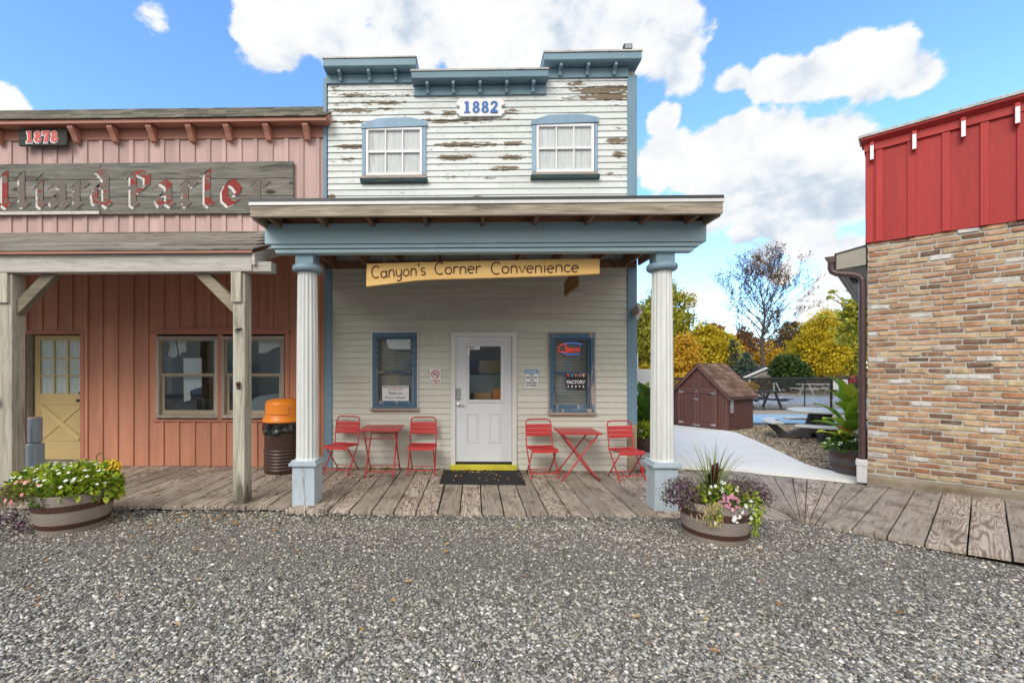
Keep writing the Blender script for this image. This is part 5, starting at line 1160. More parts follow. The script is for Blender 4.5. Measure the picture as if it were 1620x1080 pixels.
m = MB(); P = [(611, 536), (613, 545), (615, 550.5), (622, 552), (636, 552.5), (649.5, 552), (649.5, 536)]; m.prism([(wx(x, FY + .016), FY + .016, wz(y, FY + .016)) for x, y in reversed(P)], (0, .003, 0)); m.build('sheet', M['curtain'], bl_)  # white piece behind the pane, standing for a bright reflection
dn = thing('door_notice', 'small white no smoking notice taped to the door glass', 'notice', (wx(749), FY, wz(552)))
m = MB(); yq = FY - .027; m.box(wx(739), wx(759), yq, yq + .002, wz(553), wz(547.5)); m.box(wx(739), wx(743), yq, yq + .002, wz(561.5), wz(553.2)); m.build('sheet', M['sign_white'], dn)
m = MB(); text(m, 'NO SMOKING', .021, wx(746), wz(549.2), yq - .0015, .001, .0005); text(m, 'PLEASE', .02, wx(746), wz(551.4), yq - .0015, .001, .0005); m.build('lettering', M['ink_black'], dn)
# lamps
fl = thing('floodlight', 'grey flood lamp bracketed to the blue corner board', 'lamp', (XR - .02, FY - .05, wz(492)))
m = MB(); xx, zz = XR - .05, wz(492); m.box(xx - .03, xx + .03, FY - .06, FY - .031, zz - .03, zz + .03); m.build('base', M['bin_grey'], fl, bevel=.004)
m = MB(); m.bar((xx + .0, FY - .11, zz + .045), (xx + .02, FY - .17, zz - .075), .17, .07, up=(1, .2, 0)); m.build('housing', M['room_grey'], fl, bevel=.012, seg=2)
m = MB(); m.bar((xx + .022, FY - .176, zz - .078), (xx + .026, FY - .186, zz - .096), .15, .06, up=(1, .2, 0)); m.build('lens', M['sign_white'], fl, bevel=.006)
fr = thing('floodlight', 'small square flood lamp on top of the store parapet', 'lamp', (wx(993), FY - .0, wz(78)))
a, b = W(986.5, 81.5, FY - .1), W(1000, 70, FY - .1)
m = MB(); m.box(a.x, b.x, FY - .12, FY - .05, a.z + .02, b.z); m.build('housing', M['black'], fr, bevel=.006); m = MB(); m.box(a.x + .015, b.x - .015, FY - .126, FY - .1205, a.z + .035, b.z - .015); m.build('lens', M['bin_grey'], fr); m = MB(); m.tube([((a.x + b.x) / 2, FY - .08, a.z + .025), ((a.x + b.x) / 2, FY - .06, a.z - .06)], .015, 8); m.build('stem', M['black'], fr)
cl = thing('ceiling_lamp', 'black lamp fixed under the store porch roof behind the carved sign', 'lamp', (wx(721, 5.9), 5.9, 3.2))
m = MB(); m.lathe([(.001, 3.16), (.08, 3.165), (.10, 3.2), (.135, 3.205), (.14, 3.23), (.05, 3.245), (.05, 3.33)], (wx(721, 5.9), 5.9, 0), 24); m.build('shade', M['black'], cl, smooth=True, ang=40)
# ------------------------------------------------------------------ red folding furniture
def make_chair():
    t = thing('folding_chair', 'x', 'chair', (0, 0, 0), 'red folding chairs on the porch')
    w2 = .205; r = .0105
    m = MB(); L = [(-w2, -.215, .0), (-w2, .115, .43), (-w2 + .004, .165, .74), (-w2 + .006, .178, .79), (-w2 + .02, .186, .825), (-w2 + .05, .19, .842), (-w2 + .085, .191, .846)]
    m.tube(L + [(-x, y, z) for x, y, z in reversed(L)], r, 8); m.build('frame', M['redmetal'], t, smooth=True)
    for s in (-1, 1):
        m = MB(); m.tube([(s * (w2 - .024), -.175, .415), (s * (w2 - .024), .02, .19), (s * (w2 - .024), .185, .0)], r * .95, 8); m.build('leg', M['redmetal'], t, smooth=True)
    m = MB(); m.tube([(-w2, -.16, .073), (w2, -.16, .073)], .008, 8); m.build('stretcher', M['redmetal'], t); m = MB(); m.tube([(-w2 + .024, .118, .073), (w2 - .024, .118, .073)], .008, 8); m.build('stretcher', M['redmetal'], t)
    m = MB(); n = 8; prof = [(-.205, .405), (-.20, .43), (-.17, .440), (-.08, .432), (.02, .428), (.10, .432), (.135, .440)]
    for k in range(n):
        a, b = -w2 + .0 + 2 * w2 * k / n, -w2 + 2 * w2 * (k + 1) / n
        da, db = -.012 * math.cos(a / w2 * 1.5), -.012 * math.cos(b / w2 * 1.5)
        V = []
        for y, z in prof: V += [(a, y, z + da), (b, y, z + db), (a, y, z + da - .012), (b, y, z + db - .012)]
        m.add(V, [(4 * i, 4 * i + 1, 4 * i + 5, 4 * i + 4) for i in range(len(prof) - 1)] + [(4 * i + 2, 4 * i + 6, 4 * i + 7, 4 * i + 3) for i in range(len(prof) - 1)] + [(0, 2, 3, 1)], tone=.5)
    m.tube([(-w2 - .012, .115, .435), (w2 + .012, .115, .435)], .008, 8); m.build('seat', M['redmetal'], t)
    m = MB()
    for k in range(3):
        z0 = .588 + k * .062; n = 8; V = []
        for i in range(n + 1):
            x = -w2 + .012 + (2 * w2 - .024) * i / n; bow = .016 * (1 - (x / w2) ** 2)
            for z in (z0, z0 + .012, z0 + .045, z0 + .057): V.append((x, .125 + (z - .55) * .19 + bow - (.006 if z0 < z < z0 + .05 else 0), z))
        m.add(V, [(4 * i + j, 4 * i + 4 + j, 4 * i + 5 + j, 4 * i + 1 + j) for i in range(n) for j in range(3)])
    o = m.build('backrest', M['redmetal'], t); sm = o.modifiers.new('thick', 'SOLIDIFY'); sm.thickness = .004
    return t
c0 = make_chair(); lab = {0: 'red folding chair at the far left, between the blue corner board and a red table', 1: 'red folding chair under the left window, just left of the white door', 2: 'red folding chair just right of the white door and door mat', 3: 'red folding chair at the far right, in front of the bare wood corner post'}
for k, (x, y, rz) in enumerate(((-2.045, 6.76, -13), (-.80, 6.80, 1), (1.04, 6.73, 7), (2.29, 6.64, 11))):
    o = c0 if k == 0 else copy_tree(c0); o.location = (x, y, zdeck(x) + .003); o.rotation_euler = (0, 0, R(rz)); o['label'] = lab[k]
def make_table():
    t = thing('folding_table', 'x', 'table', (0, 0, 0), 'red folding tables on the porch')
    h = .30
    m = MB(); m.box(-h, h, -h, h, .700, .712); m.box(-h + .002, h - .002, -h - .0005, -h + .012, .688, .6995); m.box(-h + .002, h - .002, h - .012, h, .688, .6995); m.box(-h, -h + .012, -h + .013, h - .013, .688, .6995); m.box(h - .012, h, -h + .013, h - .013, .688, .6995)
    m.build('tabletop', M['redmetal'], t, bevel=.004, seg=2)
    for s, xo in ((1, .235), (-1, .205)):
        for q in (-1, 1):
            m = MB(); P = [(q * xo, -s * .255, .685), (q * xo, -s * .02, .385), (q * xo, s * .16, .14), (q * xo, s * .285, .0)]; m.tube(P, .0115, 8); m.build('leg', M['redmetal'], t, smooth=True)
        m = MB(); m.tube([(-xo, s * .215, .075), (xo, s * .215, .075)], .009, 8); m.tube([(-xo, -s * .16, .565 if s > 0 else .60), (xo, -s * .16, .565 if s > 0 else .60)], .008, 8); m.build('stretcher', M['redmetal'], t)
    return t
t0 = make_table(); t1 = copy_tree(t0)
t0.location = (-1.41, 6.70, zdeck(-1.2) + .006); t0.rotation_euler = (0, 0, R(2)); t0['label'] = 'red square folding table between two chairs under the left store window'
t1.location = (1.56, 6.63, zdeck(1.7) + .006); t1.rotation_euler = (0, 0, R(90)); t1['label'] = 'red square folding table with crossed legs facing forward, right of the white door'
# door mat
m = MB(); x0, x1, y0, y1 = -.49, .735, 6.14, 7.0; zz = zdeck(.25)
m.box(x0, x1, y0, y1, zz - .004, zz + .012); m.frame(0, 0, 0, 0, 0, 0, 0) if False else None
o = m.build('door_mat', M['dark'], None, bevel=.006); tag(o, 'large black rubber mat in front of the white door', 'door mat')
# trash drum
tx, ty = -2.99, 6.80; tz = zdeck(tx)
tr = thing('trash_can', 'brown ribbed steel drum trash can with orange dome lid', 'trash can', (tx, ty, tz))
prof = [(.001, 0), (.275, .0), (.282, .01)]
z = .05
while z < .88:
    if .05 < z < .30 or z in (.05,): prof += [(.280, z), (.291, z + .012), (.280, z + .026)]; z += .048
    elif z < .36: prof += [(.280, z)]; z = .36; prof += [(.280, .335), (.294, .35), (.294, .36), (.280, .375)]
    else: prof += [(.280, z)]; z += .1
prof += [(.280, .86), (.285, .87)]
m = MB(); m.lathe([(r_, z_ + tz) for r_, z_ in prof], (tx, ty, 0), 48); m.build('drum', M['drum'], tr, smooth=True, ang=50)
m = MB(); V = []; n = 72; lv = 9
for i in range(lv):
    f = i / (lv - 1)
    for k in range(n):
        a = 2 * math.pi * k / n; q = .293 + .010 * math.sin(a * 9 + 3 * f) + .009 * math.sin(a * 17 - 5 * f) * f + (.016 if i in (6, 7) else 0) * abs(math.sin(a * 3.5)) ; V.append((tx + q * math.cos(a), ty + q * math.sin(a), tz + .80 - .19 * f - .02 * f * math.sin(a * 3 + 1) - .012 * f * math.sin(a * 7)))
m.add(V, [(i * n + k, (i + 1) * n + k, (i + 1) * n + (k + 1) % n, i * n + (k + 1) % n) for i in range(lv - 1) for k in range(n)]); m.build('bag', M['bag'], tr, smooth=True)
m = MB(); m.lathe([(r_, z_ + tz) for r_, z_ in ((.29, .785), (.305, .787), (.311, .80), (.308, .82), (.296, .84), (.286, .855), (.283, .87), (.272, .88), (.268, .89), (.268, 1.03), (.262, 1.075), (.24, 1.11), (.17, 1.135), (.08, 1.142), (.001, 1.144))], (tx, ty, 0), 48)
lid = m.build('lid', M['orange'], tr, smooth=True, ang=45)
m = MB(); V = []; n = 10
for z_, rr in ((.905, .274), (.912, .284), (1.055, .278), (1.063, .266)):
    for k in range(n + 1):
        a = R(-90 - 38 + 76 * k / n); V.append((tx + rr * math.cos(a), ty + rr * math.sin(a), tz + z_))
m.add(V, [(i * (n + 1) + k, i * (n + 1) + k + 1, (i + 1) * (n + 1) + k + 1, (i + 1) * (n + 1) + k) for i in range(3) for k in range(n)]); m.build('flap', M['orange'], lid)
# ------------------------------------------------------------------ foliage helpers
LQ = np.array([(0, 0, 0), (.30, .32, .10), (.32, .70, .06), (0, 1, -.12), (-.32, .70, .06), (-.30, .32, .10), (0, .5, .0)])
LF = np.array([(0, 1, 2, 6), (6, 2, 3, 3), (0, 6, 4, 5), (6, 3, 4, 4)])
def leafset(P, D, size, wid=.55, tw=None, tn=None, spread=.6):
    """Bent leaves at points P growing along D."""
    N = len(P); D = D / np.linalg.norm(D, axis=1, keepdims=True); D = D + NR.normal(0, spread * .5, (N, 3)); D /= np.linalg.norm(D, axis=1, keepdims=True)
    rnd = NR.normal(size=(N, 3)); rnd[:, 2] += .8; X = np.cross(D, rnd); X /= np.linalg.norm(X, axis=1, keepdims=True) + 1e-9; Zv = np.cross(X, D)
    s = size * NR.uniform(.65, 1.25, N)
    V = P[:, None] + (X[:, None] * LQ[None, :, 0:1] * wid * 1.5 + D[:, None] * LQ[None, :, 1:2] + Zv[:, None] * LQ[None, :, 2:3]) * s[:, None, None]
    F_ = np.array([(0, 1, 2, 6), (0, 6, 4, 5)]); T3 = np.array([(6, 2, 3, 4)])
    Fq = np.concatenate([F_, T3])[None] + (np.arange(N) * 7)[:, None, None]
    tn = NR.random(N) if tn is None else tn
    return V.reshape(-1, 3), Fq.reshape(-1, 4), np.repeat(tn, 7)
def petalset(P, Nrm, size, k=5, tn=None, cup=.15):
    N = len(P); Nrm = Nrm / np.linalg.norm(Nrm, axis=1, keepdims=True); rnd = NR.normal(size=(N, 3)); X = np.cross(Nrm, rnd); X /= np.linalg.norm(X, axis=1, keepdims=True); Y = np.cross(Nrm, X)
    s = size * NR.uniform(.75, 1.15, N); n = 2 * k; V = [P[:, None]]
    for i in range(n):
        a = 2 * math.pi * i / n; r = 1.0 if i % 2 else .72
        V.append((P + (X * math.cos(a) * r + Y * math.sin(a) * r + Nrm * cup * r) * s[:, None])[:, None])
    V = np.concatenate(V, 1); Fq = np.array([(0, 1 + i, 1 + (i + 1) % n, 1 + (i + 2) % n) for i in range(0, n, 2)])[None] + (np.arange(N) * (n + 1))[:, None, None]
    tn = NR.random(N) if tn is None else tn
    return V.reshape(-1, 3), Fq.reshape(-1, 4), np.repeat(tn, n + 1)
def cat(*sets):
    V, F_, T = [], [], []; o = 0
    for v, f, t in sets: V.append(v); F_.append(f + o); T.append(t); o += len(v)
    return np.concatenate(V), np.concatenate(F_), np.concatenate(T)
def mound(N, c, rx, ry, rz, low=-.25, shell=.55):
    u = NR.normal(size=(N * 3, 3)); u /= np.linalg.norm(u, axis=1, keepdims=True); u = u[u[:, 2] > low][:N]; r = NR.uniform(shell, 1, (len(u), 1)) ** .6
    return np.array(c) + u * r * (rx, ry, rz), u
def add_mesh(name, s, mat, parent=None, label=None, cat_=None, smooth=False):
    o = npmesh(name, s[0], s[1], s[2], mat, parent, smooth)
    if label: tag(o, label, cat_)
    return o
def sub(parent, name, s, mat): return npmesh(name, s[0], s[1], s[2], mat, parent)
def plant(name, label, loc): return thing(name, label, 'plant', loc)
def barrel(label, cx, cy, rt, rb, h, zb, mt, hoops, bulge=.0, sx=1.0):
    t = thing('barrel_planter', label, 'planter', (cx, cy, zb), 'half barrel planters')
    def rad(f): return rb + (rt - rb) * f + bulge * math.sin(math.pi * f)
    prof = [(rad(f / 10), zb + h * f / 10) for f in range(11)] + [(rt - .012, zb + h + .004), (rt - .028, zb + h), (rt - .035, zb + h * .8)]
    m = MB(); n = 96
    V, Fc = [], []
    for r_, z_ in prof:
        for k in range(n):
            a = 2 * math.pi * k / n; g = .0035 if k % 6 == 0 else 0; V.append((cx + (r_ - g) * math.cos(a) * sx, cy + (r_ - g) * math.sin(a), z_))
    for i in range(len(prof) - 1):
        for k in range(n): Fc.append((i * n + k, i * n + (k + 1) % n, (i + 1) * n + (k + 1) % n, (i + 1) * n + k))
    m.add(V, Fc); m.build('tub', mt, t, smooth=True, ang=25)
    for f0, f1 in hoops:
        m = MB(); m.lathe([(rad(f0) - .002, zb + h * f0), (rad(f0) + .005, zb + h * f0 + .001), (rad((f0 + f1) / 2) + .006, zb + h * (f0 + f1) / 2), (rad(f1) + .005, zb + h * f1 - .001), (rad(f1) - .002, zb + h * f1)], (0, 0, 0), 64)
        m.v = [Vector((cx + p.x * sx, cy + p.y, p.z)) for p in m.v]; m.build('hoop', M['hoop'], t, smooth=True, ang=40)
    m = MB(); m.lathe([(rt - .03, zb + h * .86), (.001, zb + h * .9)], (cx, cy, 0), 24); m.build('soil', M['soil'], t)
    return t
# left planter
n_before = set(bpy.data.objects); ax, ay = -4.17, 4.56
barrel('taupe half barrel planter at the left, full of white and pink flowers', ax, ay, .425, .355, .41, GZ, M['tub'], ((.14, .27), (.60, .76)), .015)
Zt = GZ + .41
def white_patch(c, rx, ry, rz, n, nf, par, fs=.026, mat='leaf_lime', ls=.07):
    P, U = mound(n, c, rx, ry, rz, -.35, .45); sub(par, 'foliage', leafset(P, U * (1, 1, .5) + (0, 0, .25), ls, .55, spread=.9), M[mat])
    P, U = mound(nf, c, rx * 1.03, ry * 1.03, rz * 1.06, .12, .96); sub(par, 'blossom', petalset(P + (0, 0, .012), U * .4 + (0, -.25, .9), fs), M['petal_white'])
p = plant('flowering_plant', 'lime green leafy plant with white flowers filling the left barrel planter', (ax, ay, Zt)); white_patch((ax + .05, ay, Zt + .03), .44, .40, .22, 1500, 60, p); 
P, U = mound(520, (ax - .42, ay - .02, Zt + .02), .34, .30, .20, -.4, .4); sub(p, 'foliage', leafset(P, U * (1, 1, .5) + (0, 0, .25), .07, .55, spread=.9), M['leaf_lime']); P, U = mound(26, (ax - .42, ay - .02, Zt + .03), .34, .30, .21, .1, .97); sub(p, 'blossom', petalset(P, U * .4 + (0, -.3, .9), .026), M['petal_white'])
P, U = mound(260, (ax + .32, ay + .05, Zt + .0), .2, .22, .22, -.6, .5); sub(p, 'foliage', leafset(P, U + (0, 0, -.1), .085, .6), M['leaf_lime'])
p = plant('flowering_plant', 'wispy trailing plant with pink flowers hanging over the front of the left barrel', (ax - .3, ay - .3, Zt))
P, U = mound(900, (ax - .38, ay - .30, Zt - .03), .38, .20, .13, -.7, .2); sub(p, 'foliage', leafset(P, U + (-.2, -.3, -.2), .032, .4, spread=1.4), M['leaf_olive'])
P, U = mound(36, (ax - .36, ay - .33, Zt - .02), .40, .20, .15, -.3, .95); sub(p, 'blossom', petalset(P, U * .5 + (0, -.9, .3), .024), M['petal_pink'])
P, U = mound(150, (ax - .05, ay - .40, Zt - .03), .10, .07, .10, -.8, .3); sub(p, 'foliage', leafset(P, U + (0, -.3, -.2), .04, .5), M['leaf_green'])
p = plant('flowering_plant', 'small plant topped with yellow flowers at the back right of the left barrel', (ax + .3, ay + .2, Zt))
P, U = mound(170, (ax + .30, ay + .16, Zt + .10), .17, .12, .16, -.4, .3); sub(p, 'foliage', leafset(P, U, .045, .45), M['leaf_lime'])
P, U = mound(130, (ax + .37, ay + .14, Zt + .19), .135, .10, .10, -.2, .6); sub(p, 'blossom', petalset(P, U * .5 + (0, -.4, .7), .018), M['petal_yellow'])
p = plant('flowering_plant', 'low dark purple leaved plant trailing on the gravel left of the left barrel', (ax - .5, ay - .35, GZ))
P, U = mound(260, (ax - .52, ay - .36, GZ + .09), .20, .16, .14, -.5, .3); sub(p, 'foliage', leafset(P, U, .035, .5), M['petal_purple'])
p = plant('trailing_stem', 'single curled green stem standing up from the left barrel', (ax + .1, ay + .25, Zt))
m = MB(); m.tube([(ax + .04, ay + .28, Zt + .15), (ax + .05, ay + .28, Zt + .30), (ax + .10, ay + .28, Zt + .345), (ax + .16, ay + .27, Zt + .31), (ax + .17, ay + .27, Zt + .22)], .006, 6); m.build('stem', M['leaf_lime'], p)
def shrink(before, c, k, dx):
    for o in set(bpy.data.objects) - before:
        if o.parent is None: o.location.x = c[0] + (o.location.x - c[0]) * k + dx; o.location.y = c[1] + (o.location.y - c[1]) * k
        if o.data: o.data.transform(Matrix.Diagonal((k, k, 1 if k > .84 else .96, 1)))
shrink(n_before, (ax, ay), .815, -.088); n_before = set(bpy.data.objects)
# right planter
bx_, by_ = 2.55, 4.40
barrel('taupe half barrel planter with two brown bands in front of the right column', bx_, by_, .365, .315, .375, GZ, M['tub'], ((.17, .30), (.64, .82)), .012)
Zt = GZ + .375
p = plant('flowering_plant', 'white petunias spilling over the front of the right barrel planter', (bx_, by_, Zt))
P, U = mound(650, (bx_ + .02, by_ - .06, Zt + .02), .30, .27, .13, -.5, .4); sub(p, 'foliage', leafset(P, U + (0, -.2, 0), .042, .55, spread=1), M['leaf_lime'])
P, U = mound(300, (bx_ + .26, by_ - .20, Zt - .03), .14, .12, .16, -.9, .3); sub(p, 'foliage', leafset(P, U + (0, -.2, -.5), .04, .5), M['leaf_lime'])
P, U = mound(120, (bx_ - .17, by_ - .31, Zt - .07), .08, .06, .09, -.9, .3); sub(p, 'foliage', leafset(P, U + (0, -.2, -.5), .04, .5), M['leaf_lime'])
m = MB(); V = [(bx_ + .335, by_ - .17, Zt - .02 - .05 * i) for i in range(6)]; P = np.array([(bx_ + .335 + NR.normal(0, .016), by_ - .19 + NR.normal(0, .014), Zt - .02 - .27 * i / 70) for i in range(70)]); sub(p, 'foliage', leafset(P, np.tile((0, -.4, -1.), (70, 1)), .032, .55), M['leaf_lime'])
P = np.array([(-.10, -.12, .15), (-.14, -.16, .10), (-.07, -.15, .16), (.02, -.12, .19), (.06, -.1, .18), (.0, -.15, .13), (.16, -.16, .12), (.18, -.14, .15), (.08, -.33, -.01), (.10, -.35, -.03), (.06, -.36, -.07), (.15, -.33, .02), (.25, -.28, -.01), (.24, -.27, .05), (-.01, -.38, -.10), (.03, -.37, -.12), (.29, -.25, -.07), (-.19, -.36, -.13), (.22, -.3, -.1), (.30, -.12, .06), (-.02, -.2, .12), (.33, -.2, .0), (.01, -.37, -.08)]) + (bx_, by_, Zt)
sub(p, 'blossom', petalset(P, NR.normal(0, .3, (len(P), 3)) + (0, -.9, .45), .026), M['petal_white'])
p = plant('flowering_plant', 'mauve pink flowers in the middle front of the right barrel planter', (bx_, by_ - .3, Zt))
P, U = mound(46, (bx_ + .0, by_ - .31, Zt + .02), .12, .09, .11, -.5, .5); sub(p, 'blossom', petalset(P, U * .4 + (0, -.9, .3), .021), M['petal_mauve'])
P, U = mound(130, (bx_ + .0, by_ - .28, Zt + .01), .12, .09, .10, -.5, .3); sub(p, 'foliage', leafset(P, U, .035, .5), M['leaf_green'])
for lab_, cxx, rx_ in (('dusky purple flower mass on the left side of the right barrel planter', -.36, .26), ('dusky purple flower mass on the right side of the right barrel planter', .36, .30)):
    p = plant('flowering_plant', lab_, (bx_ + cxx, by_, Zt))
    P, U = mound(1000, (bx_ + cxx, by_ - .02, Zt + .04), rx_, .24, .19, -.5, .25); sub(p, 'blossom', petalset(P, U + (0, -.3, .3), .0115, 4), M['petal_purple'])
    P, U = mound(650, (bx_ + cxx * .9, by_, Zt + .03), rx_ * .95, .23, .17, -.5, .1); sub(p, 'foliage', leafset(P, U, .034, .3, spread=1.3), M['leaf_olive' if cxx > 0 else 'leaf_grass'])
p = plant('flowering_plant', 'dried tan stems hanging over the front left of the right barrel planter', (bx_ - .2, by_ - .3, Zt))
P = np.array([(bx_ - .20 + NR.normal(0, .07), by_ - .33 + NR.normal(0, .02), Zt + .06 - .2 * NR.random()) for i in range(240)]); sub(p, 'stem', leafset(P, np.tile((.1, -.15, -1.), (240, 1)), .055, .12, spread=.8), M['straw'])
def blades(n, c, L, wd, spread, mat, par, lean=0.0, seg=7, name='blades', droop=.9):
    V, F_, T = [], [], []
    for i in range(n):
        a = random.random() * 6.283; e = R(random.uniform(*spread)); l = L * random.uniform(.6, 1.1); d = Vector((math.cos(a) * math.cos(e) + lean, math.sin(a) * math.cos(e), math.sin(e))).normalized(); p = Vector(c) + Vector((math.cos(a), math.sin(a), 0)) * .03 * random.random(); sd_ = d.cross(Vector((0, 0, 1))).normalized(); o = len(V); t_ = random.random(); dr = droop * random.uniform(.5, 1.3)
        for k in range(seg + 1):
            f = k / seg; w_ = wd * (1 - f) ** .6 * (.4 + f * 1.2 if f < .5 else 1) * .5 + .0004; V += [tuple(p - sd_ * w_), tuple(p + sd_ * w_)]; T += [t_, t_]
            p = p + d * l / seg; d = (d + Vector((0, 0, -dr / seg * f * 2))).normalized()
        F_ += [(o + 2 * k, o + 2 * k + 1, o + 2 * k + 3, o + 2 * k + 2) for k in range(seg)]
    npmesh(name, V, F_, T, M[mat], par)
p = plant('ornamental_grass', 'tall arching green grass blades rising from the right barrel planter', (bx_, by_, Zt)); blades(60, (bx_ - .02, by_ + .02, Zt + .02), .60, .013, (22, 80), 'leaf_grass', p, .12); blades(70, (bx_ + .04, by_, Zt + .02), .50, .010, (12, 50), 'leaf_grass', p, .7)
p = plant('dark_leaf_plant', 'small upright dark red leaf plant in the middle of the right barrel', (bx_ - .03, by_ - .03, Zt)); P = np.array([(bx_ - .04 + NR.normal(0, .02), by_ - .04, Zt + .12 + .05 * i) for i in range(3)] * 3); sub(p, 'foliage', leafset(P, np.array([(NR.normal(0, .3), -.2, .8) for _ in range(9)]), .14, .5), M['leaf_darkred'])
shrink(n_before, (bx_, by_), .87, -.15)
# canna planters
def canna(par, c, h, n, L, mat='leaf_canna', yaw=None):
    V, F_, T = [], [], []
    for s_ in range(3): m = MB(); m.tube([(c[0] + .05 * (s_ - 1), c[1], c[2]), (c[0] + .07 * (s_ - 1), c[1] - .02, c[2] + h * .95)], [.016, .008], 6); m.build('stem', M['leaf_green'], par)
    for i in range(n):
        a = (i * 2.399 + .4) if yaw is None else R(yaw[i % len(yaw)]); f = (i + .5) / n; st = (i % 3 - 1) * .06
        p = Vector((c[0] + st, c[1] - .01, c[2] + h * (.12 + .82 * f))); e = R(35 + 35 * f + random.uniform(-10, 10)); d = Vector((math.cos(a) * math.cos(e), math.sin(a) * math.cos(e), math.sin(e))); sd_ = d.cross(Vector((0, 0, 1))).normalized(); l = L * random.uniform(.75, 1.1); seg = 9; o = len(V); t_ = random.random() ** 1.0
        for k in range(seg + 1):
            g = k / seg; w_ = l * .205 * math.sin(math.pi * min(1, g * .95 + .03)) ** .8 * (1 - .25 * g); up = sd_.cross(d); wv = .012 * math.sin(g * 14 + i)
            V += [tuple(p - sd_ * w_ + up * (w_ * .35 + wv)), tuple(p), tuple(p + sd_ * w_ + up * (w_ * .35 - wv))]; T += [min(1, t_ * .9 + .12 * g)] * 3
            p = p + d * l / seg; d = (d + Vector((0, 0, -.13 * g * 2))).normalized()
        F_ += [q for k in range(seg) for q in ((o + 3 * k, o + 3 * k + 1, o + 3 * k + 4, o + 3 * k + 3), (o + 3 * k + 1, o + 3 * k + 2, o + 3 * k + 5, o + 3 * k + 4))]
    o = npmesh('foliage', V, F_, T, M[mat], par, True)
qx, qy = 6.04, 7.02
barrel('dark grey half barrel planter with brown bands beside the brown downspout', qx, qy, .33, .275, .40, -.03, M['tub_dark'], ((.24, .37), (.66, .82)), .02)
p = plant('canna_plant', 'tall broad leaved bright green canna plant in the barrel by the downspout', (qx, qy, .35)); canna(p, (qx - .08, qy, .35), .74, 16, .60, yaw=[175, 215, 140, 250, 190, 300, 160, 235, 120, 270, 205, 182, 330, 225, 150, 195])
p = plant('flowering_plant', 'low white flowers trailing around the broad leaved canna by the downspout', (qx, qy, .36)); white_patch((qx - .16, qy - .08, .40), .36, .26, .17, 700, 26, p, .026, 'leaf_green', .06); P, U = mound(14, (qx - .05, qy - .2, .50), .2, .1, .3, 0, .8); sub(p, 'blossom', petalset(P, U * .4 + (0, -1, .3), .03), M['petal_white'])
p = plant('dry_leaf', 'withered brown canna leaf hanging over the barrel by the downspout', (qx - .2, qy - .2, .6)); P = np.array([(qx - .34, qy - .2, .72), (qx - .22, qy - .24, .68), (qx - .08, qy - .26, .62), (qx - .05, qy - .28, .55)]); sub(p, 'foliage', leafset(P, np.array([(-1, -.2, -.2), (-1, -.2, .1), (.4, -.2, -1), (.5, -.3, -.8)]), .20, .35, spread=.3, tn=np.array([.2, .3, .25, .5])), M['leaf_dry'])
rx_, ry_ = 3.17, 8.05
barrel('dark brown half barrel planter half hidden behind the right porch column', rx_, ry_, .37, .31, .44, -.035, M['tub_brown'], ((.2, .3), (.7, .82)), .02)
p = plant('canna_plant', 'broad leaved green plant with yellowing leaves behind the right porch column', (rx_, ry_, .4)); canna(p, (rx_, ry_, .38), .62, 22, .60, 'leaf_canna_dark')
p = plant('flowering_plant', 'low green plant at the foot of the broad leaved plant behind the column', (rx_ - .15, ry_ - .15, .4)); P, U = mound(420, (rx_ - .14, ry_ - .18, .48), .2, .14, .19, -.4, .3); sub(p, 'foliage', leafset(P, U + (0, -.2, 0), .07, .5), M['leaf_lime'])
# weeds
def weed(lab_, x, y, z, s):
    p = plant('weed', lab_, (x, y, z)); P, U = mound(110, (x, y, z), s, s * .6, s * .4, 0, .2); sub(p, 'foliage', leafset(P, U, s * .35, .35), M['leaf_green'])
q = G(703, 812, GZ); weed('small green weed at the edge of the boards below the door mat', q.x, q.y - .03, GZ + .01, .06)
q = G(1448, 860, GZ); weed('small green weed beside the angled boards at the right', q.x, q.y - .03, GZ + .01, .07)
# grey post with an orange label, cabinet, bin
q = W(55, 740, 5.45); gp = thing('plastic_post', 'grey two stage plastic post with an orange label on top', 'post', (q.x, 5.45, zdeck(q.x)))
m = MB(); x = q.x; z1_, z2_ = wz(661, 5.35, 55), wz(703, 5.35, 55); zb_ = zdeck(x)
m.box(x - .058, x + .058, 5.40, 5.51, z2_ + .004, z1_); m.build('upper_case', M['greyplastic'], gp, bevel=.022, seg=3)
m = MB(); m.box(x - .066, x + .066, 5.39, 5.525, zb_, z2_); m.build('lower_case', M['greyplastic'], gp, bevel=.016, seg=2)
m = MB(); m.box(x - .012, x + .012, 5.392, 5.399, z2_ + .02, z1_ - .12); m.build('rib', M['greyplastic'], gp, bevel=.004)
m = MB(); m.box(x - .042, x + .042, 5.415, 5.50, z1_ + .0005, z1_ + .004); m.build('label', plain('orange_label', (.75, .30, .16), .5), gp)
cb = thing('storage_cabinet', 'tall smooth white cabinet standing behind the right corner of the store', 'cabinet', (3.9, 9.0, 0))
a = W(1003, 690, 8.7); m = MB(); m.box(a.x - .3, a.x + .62, 8.7, 9.4, -.03, W(1010, 584, 8.7).z); m.build('body', M['white'], cb, bevel=.01)
m = MB()
for zz_ in (.55, 1.15): m.tube([(a.x + .40, 8.68, zz_), (a.x + .40, 8.70, zz_)], .014, 8)
m.build('knob', M['black'], cb)
lv = thing('louvre_vent', 'white louvred vent panel above the white cabinet at the store corner', 'vent', (3.7, 9.6, 1.6))
a, b = W(1001, 583, 9.5), W(1009.5, 559, 9.5); m = MB(); m.box(a.x - .2, b.x, 9.5, 9.54, a.z - 1.6, b.z); m.build('panel', M['white'], lv); m = MB()
for k in range(9): zz_ = a.z + (b.z - a.z) * (k + .5) / 9; m.box(a.x + .01, b.x - .02, 9.485, 9.499, zz_ - .007, zz_ + .007)
